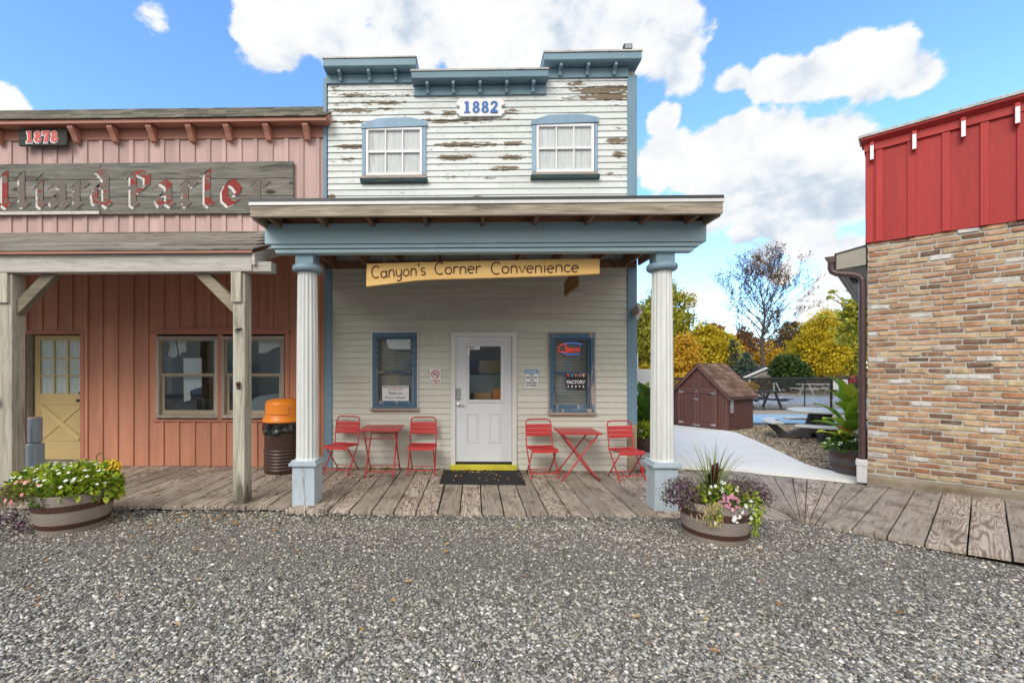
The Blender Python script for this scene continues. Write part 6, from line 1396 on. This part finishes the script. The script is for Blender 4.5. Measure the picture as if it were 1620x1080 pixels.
m.build('slats', M['bin_grey'], lv)
x_ = wx(1016, 7.3); bn = thing('storage_bin', 'small grey lidded plastic bin on the deck behind the right column', 'bin', (x_, 7.3, -.04))
m = MB(); m.prism([(x_ - .15, 7.14, -.04), (x_ + .17, 7.14, -.04), (x_ + .19, 7.14, .17), (x_ - .17, 7.14, .17)], (0, .34, 0)); m.build('body', M['bin_grey'], bn, bevel=.012); m = MB(); m.box(x_ - .19, x_ + .21, 7.12, 7.50, .172, .20); m.box(x_ - .12, x_ + .14, 7.2, 7.42, .201, .215); m.build('lid', M['bin_grey'], bn, bevel=.008)
m = MB(); m.lathe([(.001, 0), (.035, 0), (.035, .09), (.025, .10), (.001, .10)], (wx(1013, 7.1), 7.02, zdeck(2.75)), 14); o = m.build('red_cup', M['redmetal'], None, smooth=True, ang=40); tag(o, 'small red can beside the grey bin behind the right column', 'can')
# ------------------------------------------------------------------ shed
s0, sR, sL, sB = G(1151, 681, -.035), None, G(1064, 671, -.035), G(1181, 675.5, -.035)
ex = (s0 - sL); LF_ = ex.length; ex.normalize(); ey = Vector((-ex.y, ex.x, 0))
if ey.y < 0: ey = -ey
SD = 1.35
SM = Matrix(((ex.x, ey.x, 0, sL.x), (ex.y, ey.y, 0, sL.y), (0, 0, 1, -.04), (0, 0, 0, 1)))
sh = thing('garden_shed', 'small dark brown gabled shed with double doors at the end of the path', 'shed', tuple((sL + s0) / 2 + ey * .6))
hw, hp = .98, 1.80
m = MB(SM); m.prism([(0, 0, 0), (LF_, 0, 0), (LF_, 0, hw), (LF_ / 2, 0, hp - .06), (0, 0, hw)], (0, SD, 0)); body = m.build('wall', M['shed'], sh)
m = MB(SM)
for k in range(8):
    x = LF_ * (k + .5) / 8; zt_ = hw + (hp - .06 - hw) * (1 - abs(x - LF_ / 2) / (LF_ / 2)) - .08; m.box(x - .018, x + .018, -.018, -.002, 1.13, zt_) if zt_ > 1.2 else m.box(x - .018, x + .018, -.018, -.002, .02, zt_)
for k in range(9): y = SD * (k + .3) / 9; m.box(LF_ + .002, LF_ + .016, y - .014, y + .014, .02, hw - .07)
for x in (.02, LF_ - .06): m.box(x, x + .07, -.026, -.003, .02, hw - .03)
m.box(LF_ + .003, LF_ + .02, 0, .05, .02, hw - .05); m.build('battens', M['shed_trim'], sh)
m = MB(SM); dxa, dxb = .20, LF_ - .26; m.frame(dxa, dxb, .03, 1.13, .075, -.045, -.005, bot=.04); m.build('door_frame', M['shed_trim'], sh)
for k in range(2):
    a = dxa + .08 + k * (dxb - dxa - .16) / 2 + .006; b = a + (dxb - dxa - .16) / 2 - .012
    m = MB(SM); m.box(a + .065, b - .065, -.02, -.006, .13, .97); d_ = m.build('door', M['shed'], sh)
    m = MB(SM); m.frame(a, b, .075, 1.05, .064, -.04, -.008); m.build('door_rail', M['shed_trim'], d_)
    e = a if k == 0 else b; sg_ = 1 if k == 0 else -1
    for zz_ in (.12, 1.0): m = MB(SM); m.prism([(e - sg_ * .05, -.052, zz_ - .028), (e, -.052, zz_ - .028), (e + sg_ * .10, -.052, zz_ - .008), (e + sg_ * .10, -.052, zz_ + .008), (e, -.052, zz_ + .028), (e - sg_ * .05, -.052, zz_ + .028)], (0, .006, 0)); m.build('hinge', M['chrome'], d_)
xm = (dxa + dxb) / 2
for bx4 in ((xm - .07, xm + .06, -.055, -.042, .79, .83), (xm - .02, xm + .03, -.06, -.042, 1.02, 1.06), (xm - .10, xm + .10, -.055, -.042, .06, .09)): m = MB(SM); m.box(*bx4); m.build('latch', M['chrome'], sh)
m = MB(SM); y0_ = .10
for k in range(9): m.box(LF_ + .017, LF_ + .026, y0_, y0_ + .16, .48 + k * .042, .505 + k * .042)
m.build('vent', M['flashing'], sh)
nC = 8; m = MB(SM)
for sd_ in (0, 1):
    A = Vector((LF_ + .10, 0, hw - .075)) if sd_ else Vector((-.10, 0, hw - .075)); Bq = Vector((LF_ / 2, 0, hp + .02))
    for k in range(nC):
        p, q = A.lerp(Bq, k / nC), A.lerp(Bq, (k + 1.1) / nC); y = -.09
        while y < SD + .08:
            y1 = min(y + random.choice((.13, .2, .26)), SD + .09); dz = random.uniform(.0, .005)
            m.add([(p.x, y, p.z + .02 + dz), (p.x, y1, p.z + .02 + dz), (q.x, y1, q.z + .006), (q.x, y, q.z + .006), (p.x, y, p.z), (p.x, y1, p.z)], [(0, 1, 2, 3) if sd_ else (3, 2, 1, 0), (4, 5, 1, 0)]); y = y1 + .003
m.build('roof', M['shed_shingle'], sh)
for sd_ in (0, 1):
    m = MB(SM); A = Vector((LF_ + .09, -.085, hw - .08)) if sd_ else Vector((-.09, -.085, hw - .08)); Bq = Vector((LF_ / 2, -.085, hp + .012)); dn_ = Vector((0, 0, -.10)); m.prism([A, Bq, Bq + dn_, A + dn_ * .8], (0, .03, 0)); m.build('barge_board', M['shed_trim'], sh)
m = MB(SM); m.prism([(LF_ + .005, -.05, hw - .14), (LF_ + .09, -.05, hw - .14), (LF_ + .09, -.05, hw - .085), (LF_ + .005, -.05, hw - .02)], (0, SD + .1, 0)); m.build('eave_board', M['shed_trim'], sh)
# ------------------------------------------------------------------ fences
def chain_fence(label, pts_x, Y, z0, z1, posts, wire, thin):
    f = thing('chain_link_fence', label, 'fence', ((pts_x[0] + pts_x[1]) / 2, Y, z0)); x0, x1 = pts_x
    for x in posts:
        m = MB(); m.tube([(x, Y, z0), (x, Y, z1 + .02)], .030 if not thin else .024, 8); m.lathe([(.036, z1 + .02), (.036, z1 + .04), (.001, z1 + .06)], (x, Y, 0), 8); m.build('post', M['black'], f)
    m = MB(); m.tube([(x0, Y, z1), (x1, Y, z1)], .024, 8); m.build('rail', M['black'], f); m = MB(); m.tube([(x0, Y, z0 + .06), (x1, Y, z0 + .06)], .016, 8); m.build('rail', M['black'], f)
    m = MB(); h = z1 - z0 - .08; n = int((x1 - x0 + h) / .085)
    for k in range(n):
        for s in (1, -1):
            a = x0 - h + k * .085 if s > 0 else x0 + k * .085
            xa, xb = a, a + s * h; za, zb_ = z0 + .07, z1 - .01
            lo, hi = (x0, x1)
            def clipx(xa, za, xb, zb_):
                out = []
                for (p, q) in (((xa, za), (xb, zb_)), ((xb, zb_), (xa, za))):
                    X_, Z_ = p
                    if X_ < lo: t = (lo - p[0]) / (q[0] - p[0]); X_, Z_ = lo, p[1] + (q[1] - p[1]) * t
                    if X_ > hi: t = (hi - p[0]) / (q[0] - p[0]); X_, Z_ = hi, p[1] + (q[1] - p[1]) * t
                    out.append((X_, Z_))
                return out
            if max(xa, xb) <= lo or min(xa, xb) >= hi: continue
            (ax_, az_), (bx2, bz_) = clipx(xa, za, xb, zb_); m.tube([(ax_, Y + s * .002, az_), (bx2, Y + s * .002, bz_)], wire, 3, cap=False)
    m.build('wire_mesh', M['mesh_wire'], f)
FA, FB = 13.15, 18.0
fa0 = wx(1315, FA); fp = [fa0 + k * 2.62 for k in (-2, -1, 0, 1, 2, 3)]
chain_fence('nearer black chain link fence between the pebbles and the small blue pool', (4.6, 22), FA, GZ, 1.35, [4.6] + fp, .0062, False)
chain_fence('farther black chain link fence behind the small blue pool', (4.0, 26), FB, GZ, 1.24, [wx(1209, FB) + k * 1.62 for k in range(-5, 9)], .0065, True)
q = W(1329, 608, FA - .03); o = MB().box(q.x - .21, q.x + .21, FA - .045, FA - .035, q.z - .15, q.z + .15); o = o.build('fence_notice', M['paper'], None, bevel=.004); tag(o, 'blank white notice hung on the nearer black chain link fence', 'notice')
# pools
a = G(1150, 670, GZ); m = MB(); sheet('pool_water', [(a.x - 1, 13.75), (a.x + 4.3, 13.75), (a.x + 4.3, 16.4), (a.x - 1, 16.4)], GZ + .014, M['pool_water'])
sheet('pool_cover', [(6, 21.3), (30, 21.3), (30, 27.6), (6, 27.6)], GZ + .02, M['pool_cover'])
# ------------------------------------------------------------------ picnic tables
px_, py_ = 8.15, 10.45
pt = thing('picnic_table', 'grey octagonal plastic picnic table with attached curved benches on the pebbles', 'picnic table', (px_, py_, GZ))
def oct_ring(r0, r1, a0, a1, z0, z1, n=8):
    V = []
    for i in range(n + 1):
        a = R(a0 + (a1 - a0) * i / n); 
        for r_, z_ in ((r0, z0), (r1, z0), (r1, z1), (r0, z1)): V.append((px_ + r_ * math.cos(a), py_ + r_ * math.sin(a), z_))
    F_ = [(4 * i + j, 4 * i + (j + 1) % 4, 4 * i + 4 + (j + 1) % 4, 4 * i + 4 + j) for i in range(n) for j in range(4)] + [(3, 2, 1, 0), (4 * n, 4 * n + 1, 4 * n + 2, 4 * n + 3)]
    return V, F_
m = MB(); m.lathe([(.001, .665), (.56, .665), (.615, .675), (.63, .70), (.62, .725), (.57, .735), (.001, .738)], (px_, py_, GZ), 16); m.build('tabletop', M['table_top'], pt, bevel=.004)
for a in (-118, -28, 62, 152):
    m = MB(); m.add(*oct_ring(.86, 1.13, a - 33, a + 33, GZ + .385, GZ + .445, 6)); m.build('bench', M['table_top'], pt, bevel=.02, seg=2)
    ca, sa = math.cos(R(a)), math.sin(R(a)); T_ = Matrix(((ca, -sa, 0, px_), (sa, ca, 0, py_), (0, 0, 1, GZ), (0, 0, 0, 1)))
    m = MB(T_); m.prism([(1.08, -.10, .383), (.88, -.10, .383), (.62, -.10, .14), (.28, -.10, .32), (.20, -.10, .62), (.06, -.10, .62), (.06, -.10, .22), (.50, -.10, 0), (.74, -.10, 0)], (0, .20, 0)); m.build('leg', M['table_leg'], pt, bevel=.012)
m = MB(); m.box(px_ - .15, px_ + .15, py_ - .15, py_ + .15, GZ + .30, GZ + .66); m.build('pedestal', M['table_leg'], pt, bevel=.02)
def bench_table(label, x, y, rz, k, mat, leg):
    t = thing('picnic_table', label, 'picnic table', (0, 0, 0)); h = .9 * k
    m = MB(); m.box(-h, h, -.36, .36, .70, .745); m.build('tabletop', mat, t, bevel=.008)
    for s in (-1, 1):
        m = MB(); m.box(-h, h, s * .72 - .13, s * .72 + .13, .42, .46); m.build('bench', mat, t, bevel=.008)
        m = MB(); m.bar((s * .62 * k, -.55, .0), (s * .62 * k, -.18, .70), .06, .09, up=(1, 0, 0)); m.bar((s * .62 * k, .55, .0), (s * .62 * k, .18, .70), .06, .09, up=(1, 0, 0)); m.box(s * .62 * k - .025, s * .62 * k + .025, -.84, .84, .34, .415); m.build('leg', leg, t)
    m = MB(); m.bar((-.5 * k, 0, .38), (0, 0, .69), .04, .05); m.bar((.5 * k, 0, .38), (0, 0, .69), .04, .05); m.build('brace', leg, t)
    t.location = (x, y, GZ); t.rotation_euler = (0, 0, R(rz))
q = G(1233, 650, GZ); bench_table('black picnic table beyond the farther chain link fence', q.x + .0, 19.2, 4, 1.0, M['black'], M['black'])
q = G(1282, 616, GZ); bench_table('pale grey picnic table far off by the round green tree', wx(1283, 30), 29.3, 8, 1.5, M['table_top'], M['table_top'])
# pool handrail
hx_ = wx(1232, 28.2); hr = thing('pool_handrail', 'white pool handrail sloping down beside the covered pool', 'handrail', (hx_, 28.2, GZ)); m = MB(); m.tube([(hx_ - .3, 28.2, GZ), (hx_ - .3, 28.2, .75), (hx_ - .18, 28.2, .8), (hx_ + .25, 28.2, GZ)], .025, 8); m.build('rail', M['white'], hr)
# small cottage far behind
hx0, hx1 = wx(1175, 36), wx(1246, 36); ct = thing('cottage', 'small grey cottage with a white trimmed gable far behind the pool', 'house', ((hx0 + hx1) / 2, 36, 0))
zt_ = W(1205, 584, 36).z; 
m = MB(); m.prism([(hx0, 36, -.06), (hx1, 36, -.06), (hx1, 36, .95), (hx0 + (hx1 - hx0) * .5, 36, zt_), (hx0, 36, .95)], (0, 4, 0)); m.build('wall', paint('cottage_grey', (.34, .32, .30), .7), ct)
m = MB(); xm = (hx0 + hx1) / 2
m.prism([(hx0 - .2, 35.8, .82), (xm, 35.8, zt_ + .05), (xm, 35.8, zt_ + .17), (hx0 - .2, 35.8, .95)], (0, .12, 0)); m.prism([(hx1 + .2, 35.8, .82), (xm, 35.8, zt_ + .05), (xm, 35.8, zt_ + .17), (hx1 + .2, 35.8, .95)], (0, .12, 0)); m.build('gable_trim', M['white'], ct)
m = MB(); m.prism([(hx0 - .2, 35.93, .96), (xm, 35.93, zt_ + .18), (xm, 35.93, zt_ + .28), (hx0 - .2, 35.93, 1.05)], (0, 4.2, 0)); m.prism([(hx1 + .2, 35.93, .96), (xm, 35.93, zt_ + .18), (xm, 35.93, zt_ + .28), (hx1 + .2, 35.93, 1.05)], (0, 4.2, 0)); m.build('roof', M['roof_edge'], ct)
for px in (1190, 1228):
    x = wx(px, 36); m = MB(); m.frame(x - .35, x + .35, .2, 1.0, .08, 35.93, 35.995); w_ = m.build('window', M['white'], ct); m = MB(); m.box(x - .26, x + .26, 35.97, 35.99, .29, .91); m.build('pane', M['black'], w_)
for px in (1185, 1217, 1240): x = wx(px, 35.4); m = MB(); m.box(x - .06, x + .06, 35.3, 35.42, -.06, 1.0); m.build('porch_post', M['white'], ct)
# ------------------------------------------------------------------ trees
def crown(blobs, n, size, wid=.75, clump=26, sig=.16, low=-.9):
    tot = sum(b[3] * b[4] * b[5] for b in blobs); Ps, Ts = [], []
    for (x, y, z, rx, ry, rz) in blobs:
        k = max(20, int(n * rx * ry * rz / tot)); nc = max(5, k // clump)
        C, U = mound(nc, (0, 0, 0), 1, 1, 1, low, .35); idx = NR.integers(0, len(C), k); q = C[idx] + NR.normal(0, sig, (k, 3))
        tc = NR.random(len(C)); Ts.append(np.clip(tc[idx] * .55 + NR.random(k) * .45 , 0, 1)); Ps.append(np.array((x, y, z)) + q * (rx, ry, rz))
    P = np.concatenate(Ps); T = np.concatenate(Ts); D = NR.normal(size=P.shape) + (0, 0, .1)
    return leafset(P, D, size, wid, spread=.2, tn=T)
def trunk_mesh(x, y, h, r, tips, z0=GZ):
    m = MB(); pts = [(x, y, z0)]
    for k in range(1, 6): pts.append((x + random.uniform(-.12, .12) * k * .3, y, z0 + h * k / 5))
    m.tube(pts, [r * (1.25 if k == 0 else 1 - .14 * k) for k in range(6)], 8)
    for t_ in tips:
        b = Vector(pts[random.choice((2, 3, 4))]); e = Vector(t_); md = b.lerp(e, .5) + Vector((random.uniform(-.3, .3), random.uniform(-.3, .3), random.uniform(0, .4)))
        m.tube([b, md, e], [r * .42, r * .26, r * .06], 5)
    return m
def tree(name, label, px, Y, pytop, wpx, mat, n, leaf=.24, blobs=None, base=.25, tr=.16, grp='autumn trees beyond the pool', lean=0):
    x = wx(px, Y); k = FPX / Y; top = W(px, pytop, Y).z; rad = wpx / 2 / k; z0 = GZ + (top - GZ) * base
    t = thing(name, label, 'tree', (x, Y, GZ), grp)
    if blobs is None:
        hc = (top - z0) / 2; blobs = [(x, Y, z0 + hc * .9, rad * .55, rad * .6, hc * .72)]
        for i in range(17):
            a = i * 2.4 + random.uniform(-.5, .5); f = (i + .5) / 17; wdt = math.sin(math.pi * min(1, .16 + f * .80)) ** .7; rr = rad * random.uniform(.45, .86) * wdt
            blobs.append((x + math.cos(a) * rr, Y + math.sin(a) * rr * .8, z0 + 2 * hc * (.04 + f * .84) + random.uniform(-.3, .3), rad * random.uniform(.18, .34), rad * .28, hc * random.uniform(.12, .24)))
        blobs.append((x + random.uniform(-.2, .2) * rad, Y, top - hc * .2, rad * .22, rad * .22, hc * .2)); blobs.append((x + random.uniform(-.4, .4) * rad, Y, top - hc * .42, rad * .28, rad * .22, hc * .2))
    tips = [(b[0] + random.uniform(-.4, .4) * b[3], b[1], b[2] + random.uniform(-.2, .5) * b[5]) for b in blobs for _ in range(2)]
    trunk_mesh(x, Y, (top - GZ) * .72, tr, tips).build('trunk', M['bark'], t)
    s = crown(blobs, int(n * 2.1), leaf * .70, clump=30, sig=.24); npmesh('crown', s[0], s[1], s[2], M[mat], t)
    return t
tree('broadleaf_tree', 'tall lime and yellow tree rising behind the right porch column', 1047, 38, 442, 112, 'tree_lime', 12000, .26, base=.16, tr=.28)
tree('broadleaf_tree', 'golden tree leaning right of the lime tree above the brown shed', 1118, 42, 508, 86, 'tree_gold', 8500, .24, base=.1)
tree('broadleaf_tree', 'amber orange tree low beside the right porch column', 1082, 36, 527, 70, 'tree_amber', 5200, .22, base=.12)
tree('broadleaf_tree', 'dark rust crowned tree behind the golden tree above the shed', 1128, 55, 508, 70, 'tree_rust', 6000, .3, base=.2)
tree('broadleaf_tree', 'rust brown tree left of the bare tree', 1178, 60, 517, 62, 'tree_rust', 4200, .3, base=.2)
tree('broadleaf_tree', 'thin brownish tree right of the bare tree', 1247, 58, 503, 66, 'tree_brown', 4200, .28, base=.2)
tree('broadleaf_tree', 'rust tinted tree between the bare tree and the yellow trees', 1272, 62, 512, 56, 'tree_rust', 3400, .28, base=.2)
tree('broadleaf_tree', 'wide bright yellow tree behind the picnic table', 1302, 40, 489, 96, 'tree_gold', 12000, .24, base=.08, tr=.22)
tree('broadleaf_tree', 'low yellow tree behind the round green tree', 1262, 46, 535, 72, 'tree_gold', 5200, .24, base=.06)
tree('broadleaf_tree', 'yellow green tree right of the wide yellow tree', 1345, 44, 478, 74, 'tree_lime', 8000, .24, base=.06, tr=.22)
tree('broadleaf_tree', 'pale golden tree filling the gap between the shed and the spruces', 1152, 52, 528, 60, 'tree_gold', 4200, .26, base=.08)
tree('broadleaf_tree', 'low amber tree behind the bare tree trunk', 1215, 54, 540, 60, 'tree_amber', 3600, .26, base=.08)
tree('broadleaf_tree', 'golden tree partly hidden by the store corner', 1012, 50, 520, 60, 'tree_gold', 4000, .26, base=.06)
# a nearer bough reaching in past the brick building
bt = thing('broadleaf_tree', 'nearer yellow green tree reaching out from behind the brick building', 'tree', (wx(1392, 24), 24, GZ), 'autumn trees beyond the pool')
bl = []
for px, py, r_ in ((1352, 462, .55), (1346, 500, .8), (1342, 535, .75), (1362, 480, .9), (1366, 520, 1.2), (1330, 486, .35), (1326, 520, .4), (1385, 500, 1.4), (1350, 447, .28), (1322, 468, .14), (1330, 459, .16), (1316, 500, .22)):
    p = W(px, py, 24); bl.append((p.x, 24 + random.uniform(-.6, .6), p.z, r_, r_ * .8, r_ * .42))
s = crown(bl, 5200, .17, clump=18, sig=.22); npmesh('crown', s[0], s[1], s[2], M['tree_lime'], bt)
trunk_mesh(wx(1395, 24), 24, 5.5, .2, [(b[0], b[1], b[2]) for b in bl]).build('trunk', M['bark'], bt)
# nearly bare tree
bx0 = wx(1207, 40); bare = thing('bare_tree', 'tall nearly bare tree with a few dark leaves standing alone against the sky', 'tree', (bx0, 40, GZ), 'autumn trees beyond the pool')
m = MB(); tipsP = []; rb_ = random.Random(5); HB = W(1207, 447, 40).z - GZ
lead = [Vector((bx0, 40, GZ))]; nL = 14
for k in range(1, nL + 1): lead.append(Vector((bx0 + .22 * math.sin(k * .8) * (k / nL), 40, GZ + HB * .97 * k / nL)))
m.tube(lead, [.21 * (1 - .93 * k / nL) + .008 for k in range(nL + 1)], 8)
def limb(p, d, l, r, dep):
    pts = [p]; rr = [r]; q = p; nS = 5
    for k in range(nS):
        d = (d + Vector((rb_.uniform(-.2, .2), rb_.uniform(-.2, .2), rb_.uniform(-.02, .16)))).normalized(); q = q + d * l / nS; pts.append(q); rr.append(max(.011, r * (1 - .17 * (k + 1))))
        if dep < 3 and k >= 1:
            for _ in range(rb_.choice((1, 1, 2)) if dep < 2 else rb_.choice((0, 1, 1))):
                s_ = Vector((rb_.uniform(-1, 1), rb_.uniform(-1, 1), rb_.uniform(-.3, .9))).normalized(); limb(q, (d * .75 + s_ * .8).normalized(), l * rb_.uniform(.35, .55), max(.006, rr[-1] * .6), dep + 1)
    m.tube(pts, rr, 5 if dep < 2 else 3, cap=False); tipsP.append(q)
for k in range(31):
    f = .32 + .66 * (k / 30) ** .9; a = k * 2.4 + rb_.uniform(-.4, .4); i_ = min(nL - 1, int(f * nL)); p = lead[i_].lerp(lead[i_ + 1], f * nL - i_)
    el = .30 + .62 * f; L = HB * (.36 * math.sin(math.pi * min(1, (f - .22) * 1.15)) ** .8 + .05)
    limb(p, Vector((math.cos(a) * math.cos(el), math.sin(a) * math.cos(el) * .8, math.sin(el))), L, .09 * (1.15 - f) + .012, 0)
m.build('trunk', M['bark'], bare)
P = np.array([(q.x + rb_.gauss(0, .07), q.y + rb_.gauss(0, .07), q.z + rb_.gauss(0, .06)) for q in tipsP for _ in range(rb_.choice((0, 1, 1, 2)))]); s = leafset(P, NR.normal(size=P.shape), .14, .7); npmesh('crown', s[0], s[1], s[2], M['tree_bark_leaf'], bare)
def spruce(label, px, Y, pytop, wpx):
    x = wx(px, Y); k = FPX / Y; top = W(px, pytop, Y).z; rad = wpx / 2 / k
    t = thing('spruce_tree', label, 'tree', (x, Y, GZ)); m = MB(); m.tube([(x, Y, GZ), (x, Y, top)], [.14, .02], 6); m.build('trunk', M['bark'], t)
    Ps, Ds = [], []; lay = 17
    for i in range(lay):
        f = i / (lay - 1); z = GZ + .25 + (top - GZ - .35) * f; r_ = rad * (1 - f) ** .85 + .08; nb_ = max(6, int(16 * (1 - f)))
        for b in range(nb_):
            a = b * 6.283 / nb_ + random.random(); L = r_ * random.uniform(.75, 1.12)
            for q in np.arange(.12, 1.01, .13 / max(.4, L) ):
                for _ in range(3): Ps.append((x + math.cos(a) * L * q + random.gauss(0, .07), Y + math.sin(a) * L * q + random.gauss(0, .07), z - .22 * L * q ** 1.3 + .10 * L * q ** 4 + random.gauss(0, .04))); Ds.append((math.cos(a), math.sin(a), -.15))
    Ps, Ds = np.array(Ps), np.array(Ds); s = leafset(Ps, Ds, .26, .35, spread=.9); npmesh('crown', s[0], s[1], s[2], M['tree_spruce'], t)
spruce('dark narrow spruce behind the shed roof', 1160, 41, 538, 48); spruce('blue green spruce with wide drooping boughs right of the shed', 1181, 37, 557, 58)
# dense round tree
rx0 = wx(1247, 33.5); rt_ = thing('round_tree', 'dense round dark green tree in front of the yellow trees', 'tree', (rx0, 33.5, GZ)); r_ = 26.5 / (FPX / 33.5)
s = crown([(rx0, 33.5, W(1247, 590, 33.5).z, r_, r_, 1.42), (rx0 - .3, 33.3, W(1247, 578, 33.5).z, r_ * .7, r_ * .7, .75), (rx0 + .4, 33.2, W(1247, 592, 33.5).z, r_ * .75, r_ * .7, .9)], 9000, .17, clump=10, sig=.07); npmesh('crown', s[0], s[1], s[2], M['tree_green'], rt_); m = MB(); m.tube([(rx0, 33.5, GZ), (rx0, 33.5, 1.4)], .12, 6); m.build('trunk', M['bark'], rt_)
# scrubby hedge line in front of the trees and distant wood
def shrub(label, px, Y, pytop, wpx, mat, n, leaf=.16):
    x = wx(px, Y); k = FPX / Y; top = W(px, pytop, Y).z; t = thing('shrub', label, 'shrub', (x, Y, GZ)); h = (top - GZ) / 2; rr = wpx / 2 / k
    s = crown([(x, Y, GZ + h * .9, rr, rr * .7, h), (x + rr * .4, Y - .3, GZ + h * .7, rr * .6, rr * .5, h * .8), (x - rr * .45, Y - .2, GZ + h * .8, rr * .55, rr * .5, h * .8)], n, leaf); npmesh('crown', s[0], s[1], s[2], M[mat], t); m = MB(); m.tube([(x, Y, GZ), (x, Y, GZ + h)], .05, 5); m.build('trunk', M['bark'], t)
shrub('pale tan shrub in front of the cottage', 1208, 33, 596, 26, 'tree_brown', 900); shrub('rusty shrub beside the shed roof beyond the fences', 1185, 33, 603, 22, 'tree_amber', 700)
shrub('olive shrub right of the round green tree', 1296, 36, 598, 46, 'tree_brown', 1600); shrub('brown shrub at the right behind the fence notice', 1338, 34, 592, 60, 'tree_brown', 2200); shrub('amber shrub low beside the right column behind the fences', 1080, 33, 588, 56, 'tree_amber', 1800)
q = W(1350, 600, 15.2); cn = thing('canna_plant', 'red flowered canna beyond the nearer fence beside the downspout', 'plant', (q.x, 15.2, GZ)); m = MB(); m.tube([(q.x, 15.2, GZ), (q.x, 15.2, q.z)], .02, 5); m.build('stem', M['leaf_olive'], cn); m = MB(); m.tube([(q.x - .2, 15.2, GZ), (q.x - .22, 15.2, q.z - .15)], .02, 5); m.build('stem', M['leaf_olive'], cn)
P, U = mound(26, (q.x, 15.2, q.z), .1, .1, .14, -.8, .2); sub(cn, 'blossom', petalset(P, U, .06), M['ink_red']); P, U = mound(10, (q.x - .22, 15.2, q.z - .12), .08, .06, .1, -.8, .2); sub(cn, 'blossom', petalset(P, U, .05), M['ink_red'])
wb = []
for i in range(46): x = -6 + i * 2.9 + random.uniform(-1, 1); wb.append((x, 78 + random.uniform(-5, 5), random.uniform(2.0, 4.0), random.uniform(2.5, 4), 3, random.uniform(2.6, 4.6)))
s = crown(wb, 26000, .55, clump=20); tag(npmesh('far_wood', s[0], s[1], s[2], M['tree_far'], None), kind='stuff')

# ------------------------------------------------------------------ the other side of the yard, seen only in the window panes
ob_ = thing('timber_building', 'long brown timber building across the yard behind the viewpoint', 'building', (0, -15, 0))
m = MB(); m.box(-46, 46, -19, -15, GZ, 4.4); m.build('wall', M['timber_wall'], ob_)
m = MB(); m.prism([(-46.5, -14.4, 4.41), (-46.5, -17, 6.2), (-46.5, -19.6, 4.41)], (93, 0, 0)); m.build('roof', M['plank_roof'], ob_)
for k in range(20):
    x = -42 + k * 4.2; m = MB(); m.frame(x - .6, x + .6, 1.0, 2.3, .1, -14.99, -14.94); w_ = m.build('window', M['white'], ob_); m = MB(); m.box(x - .5, x + .5, -14.985, -14.97, 1.1, 2.2); m.build('pane', M['room_grey'], w_)
    m = MB(); m.box(x + 1.4, x + 2.2, -14.99, -14.93, GZ, 2.1); m.build('door', M[('tan', 'cream', 'trim_white')[k % 3]], ob_)
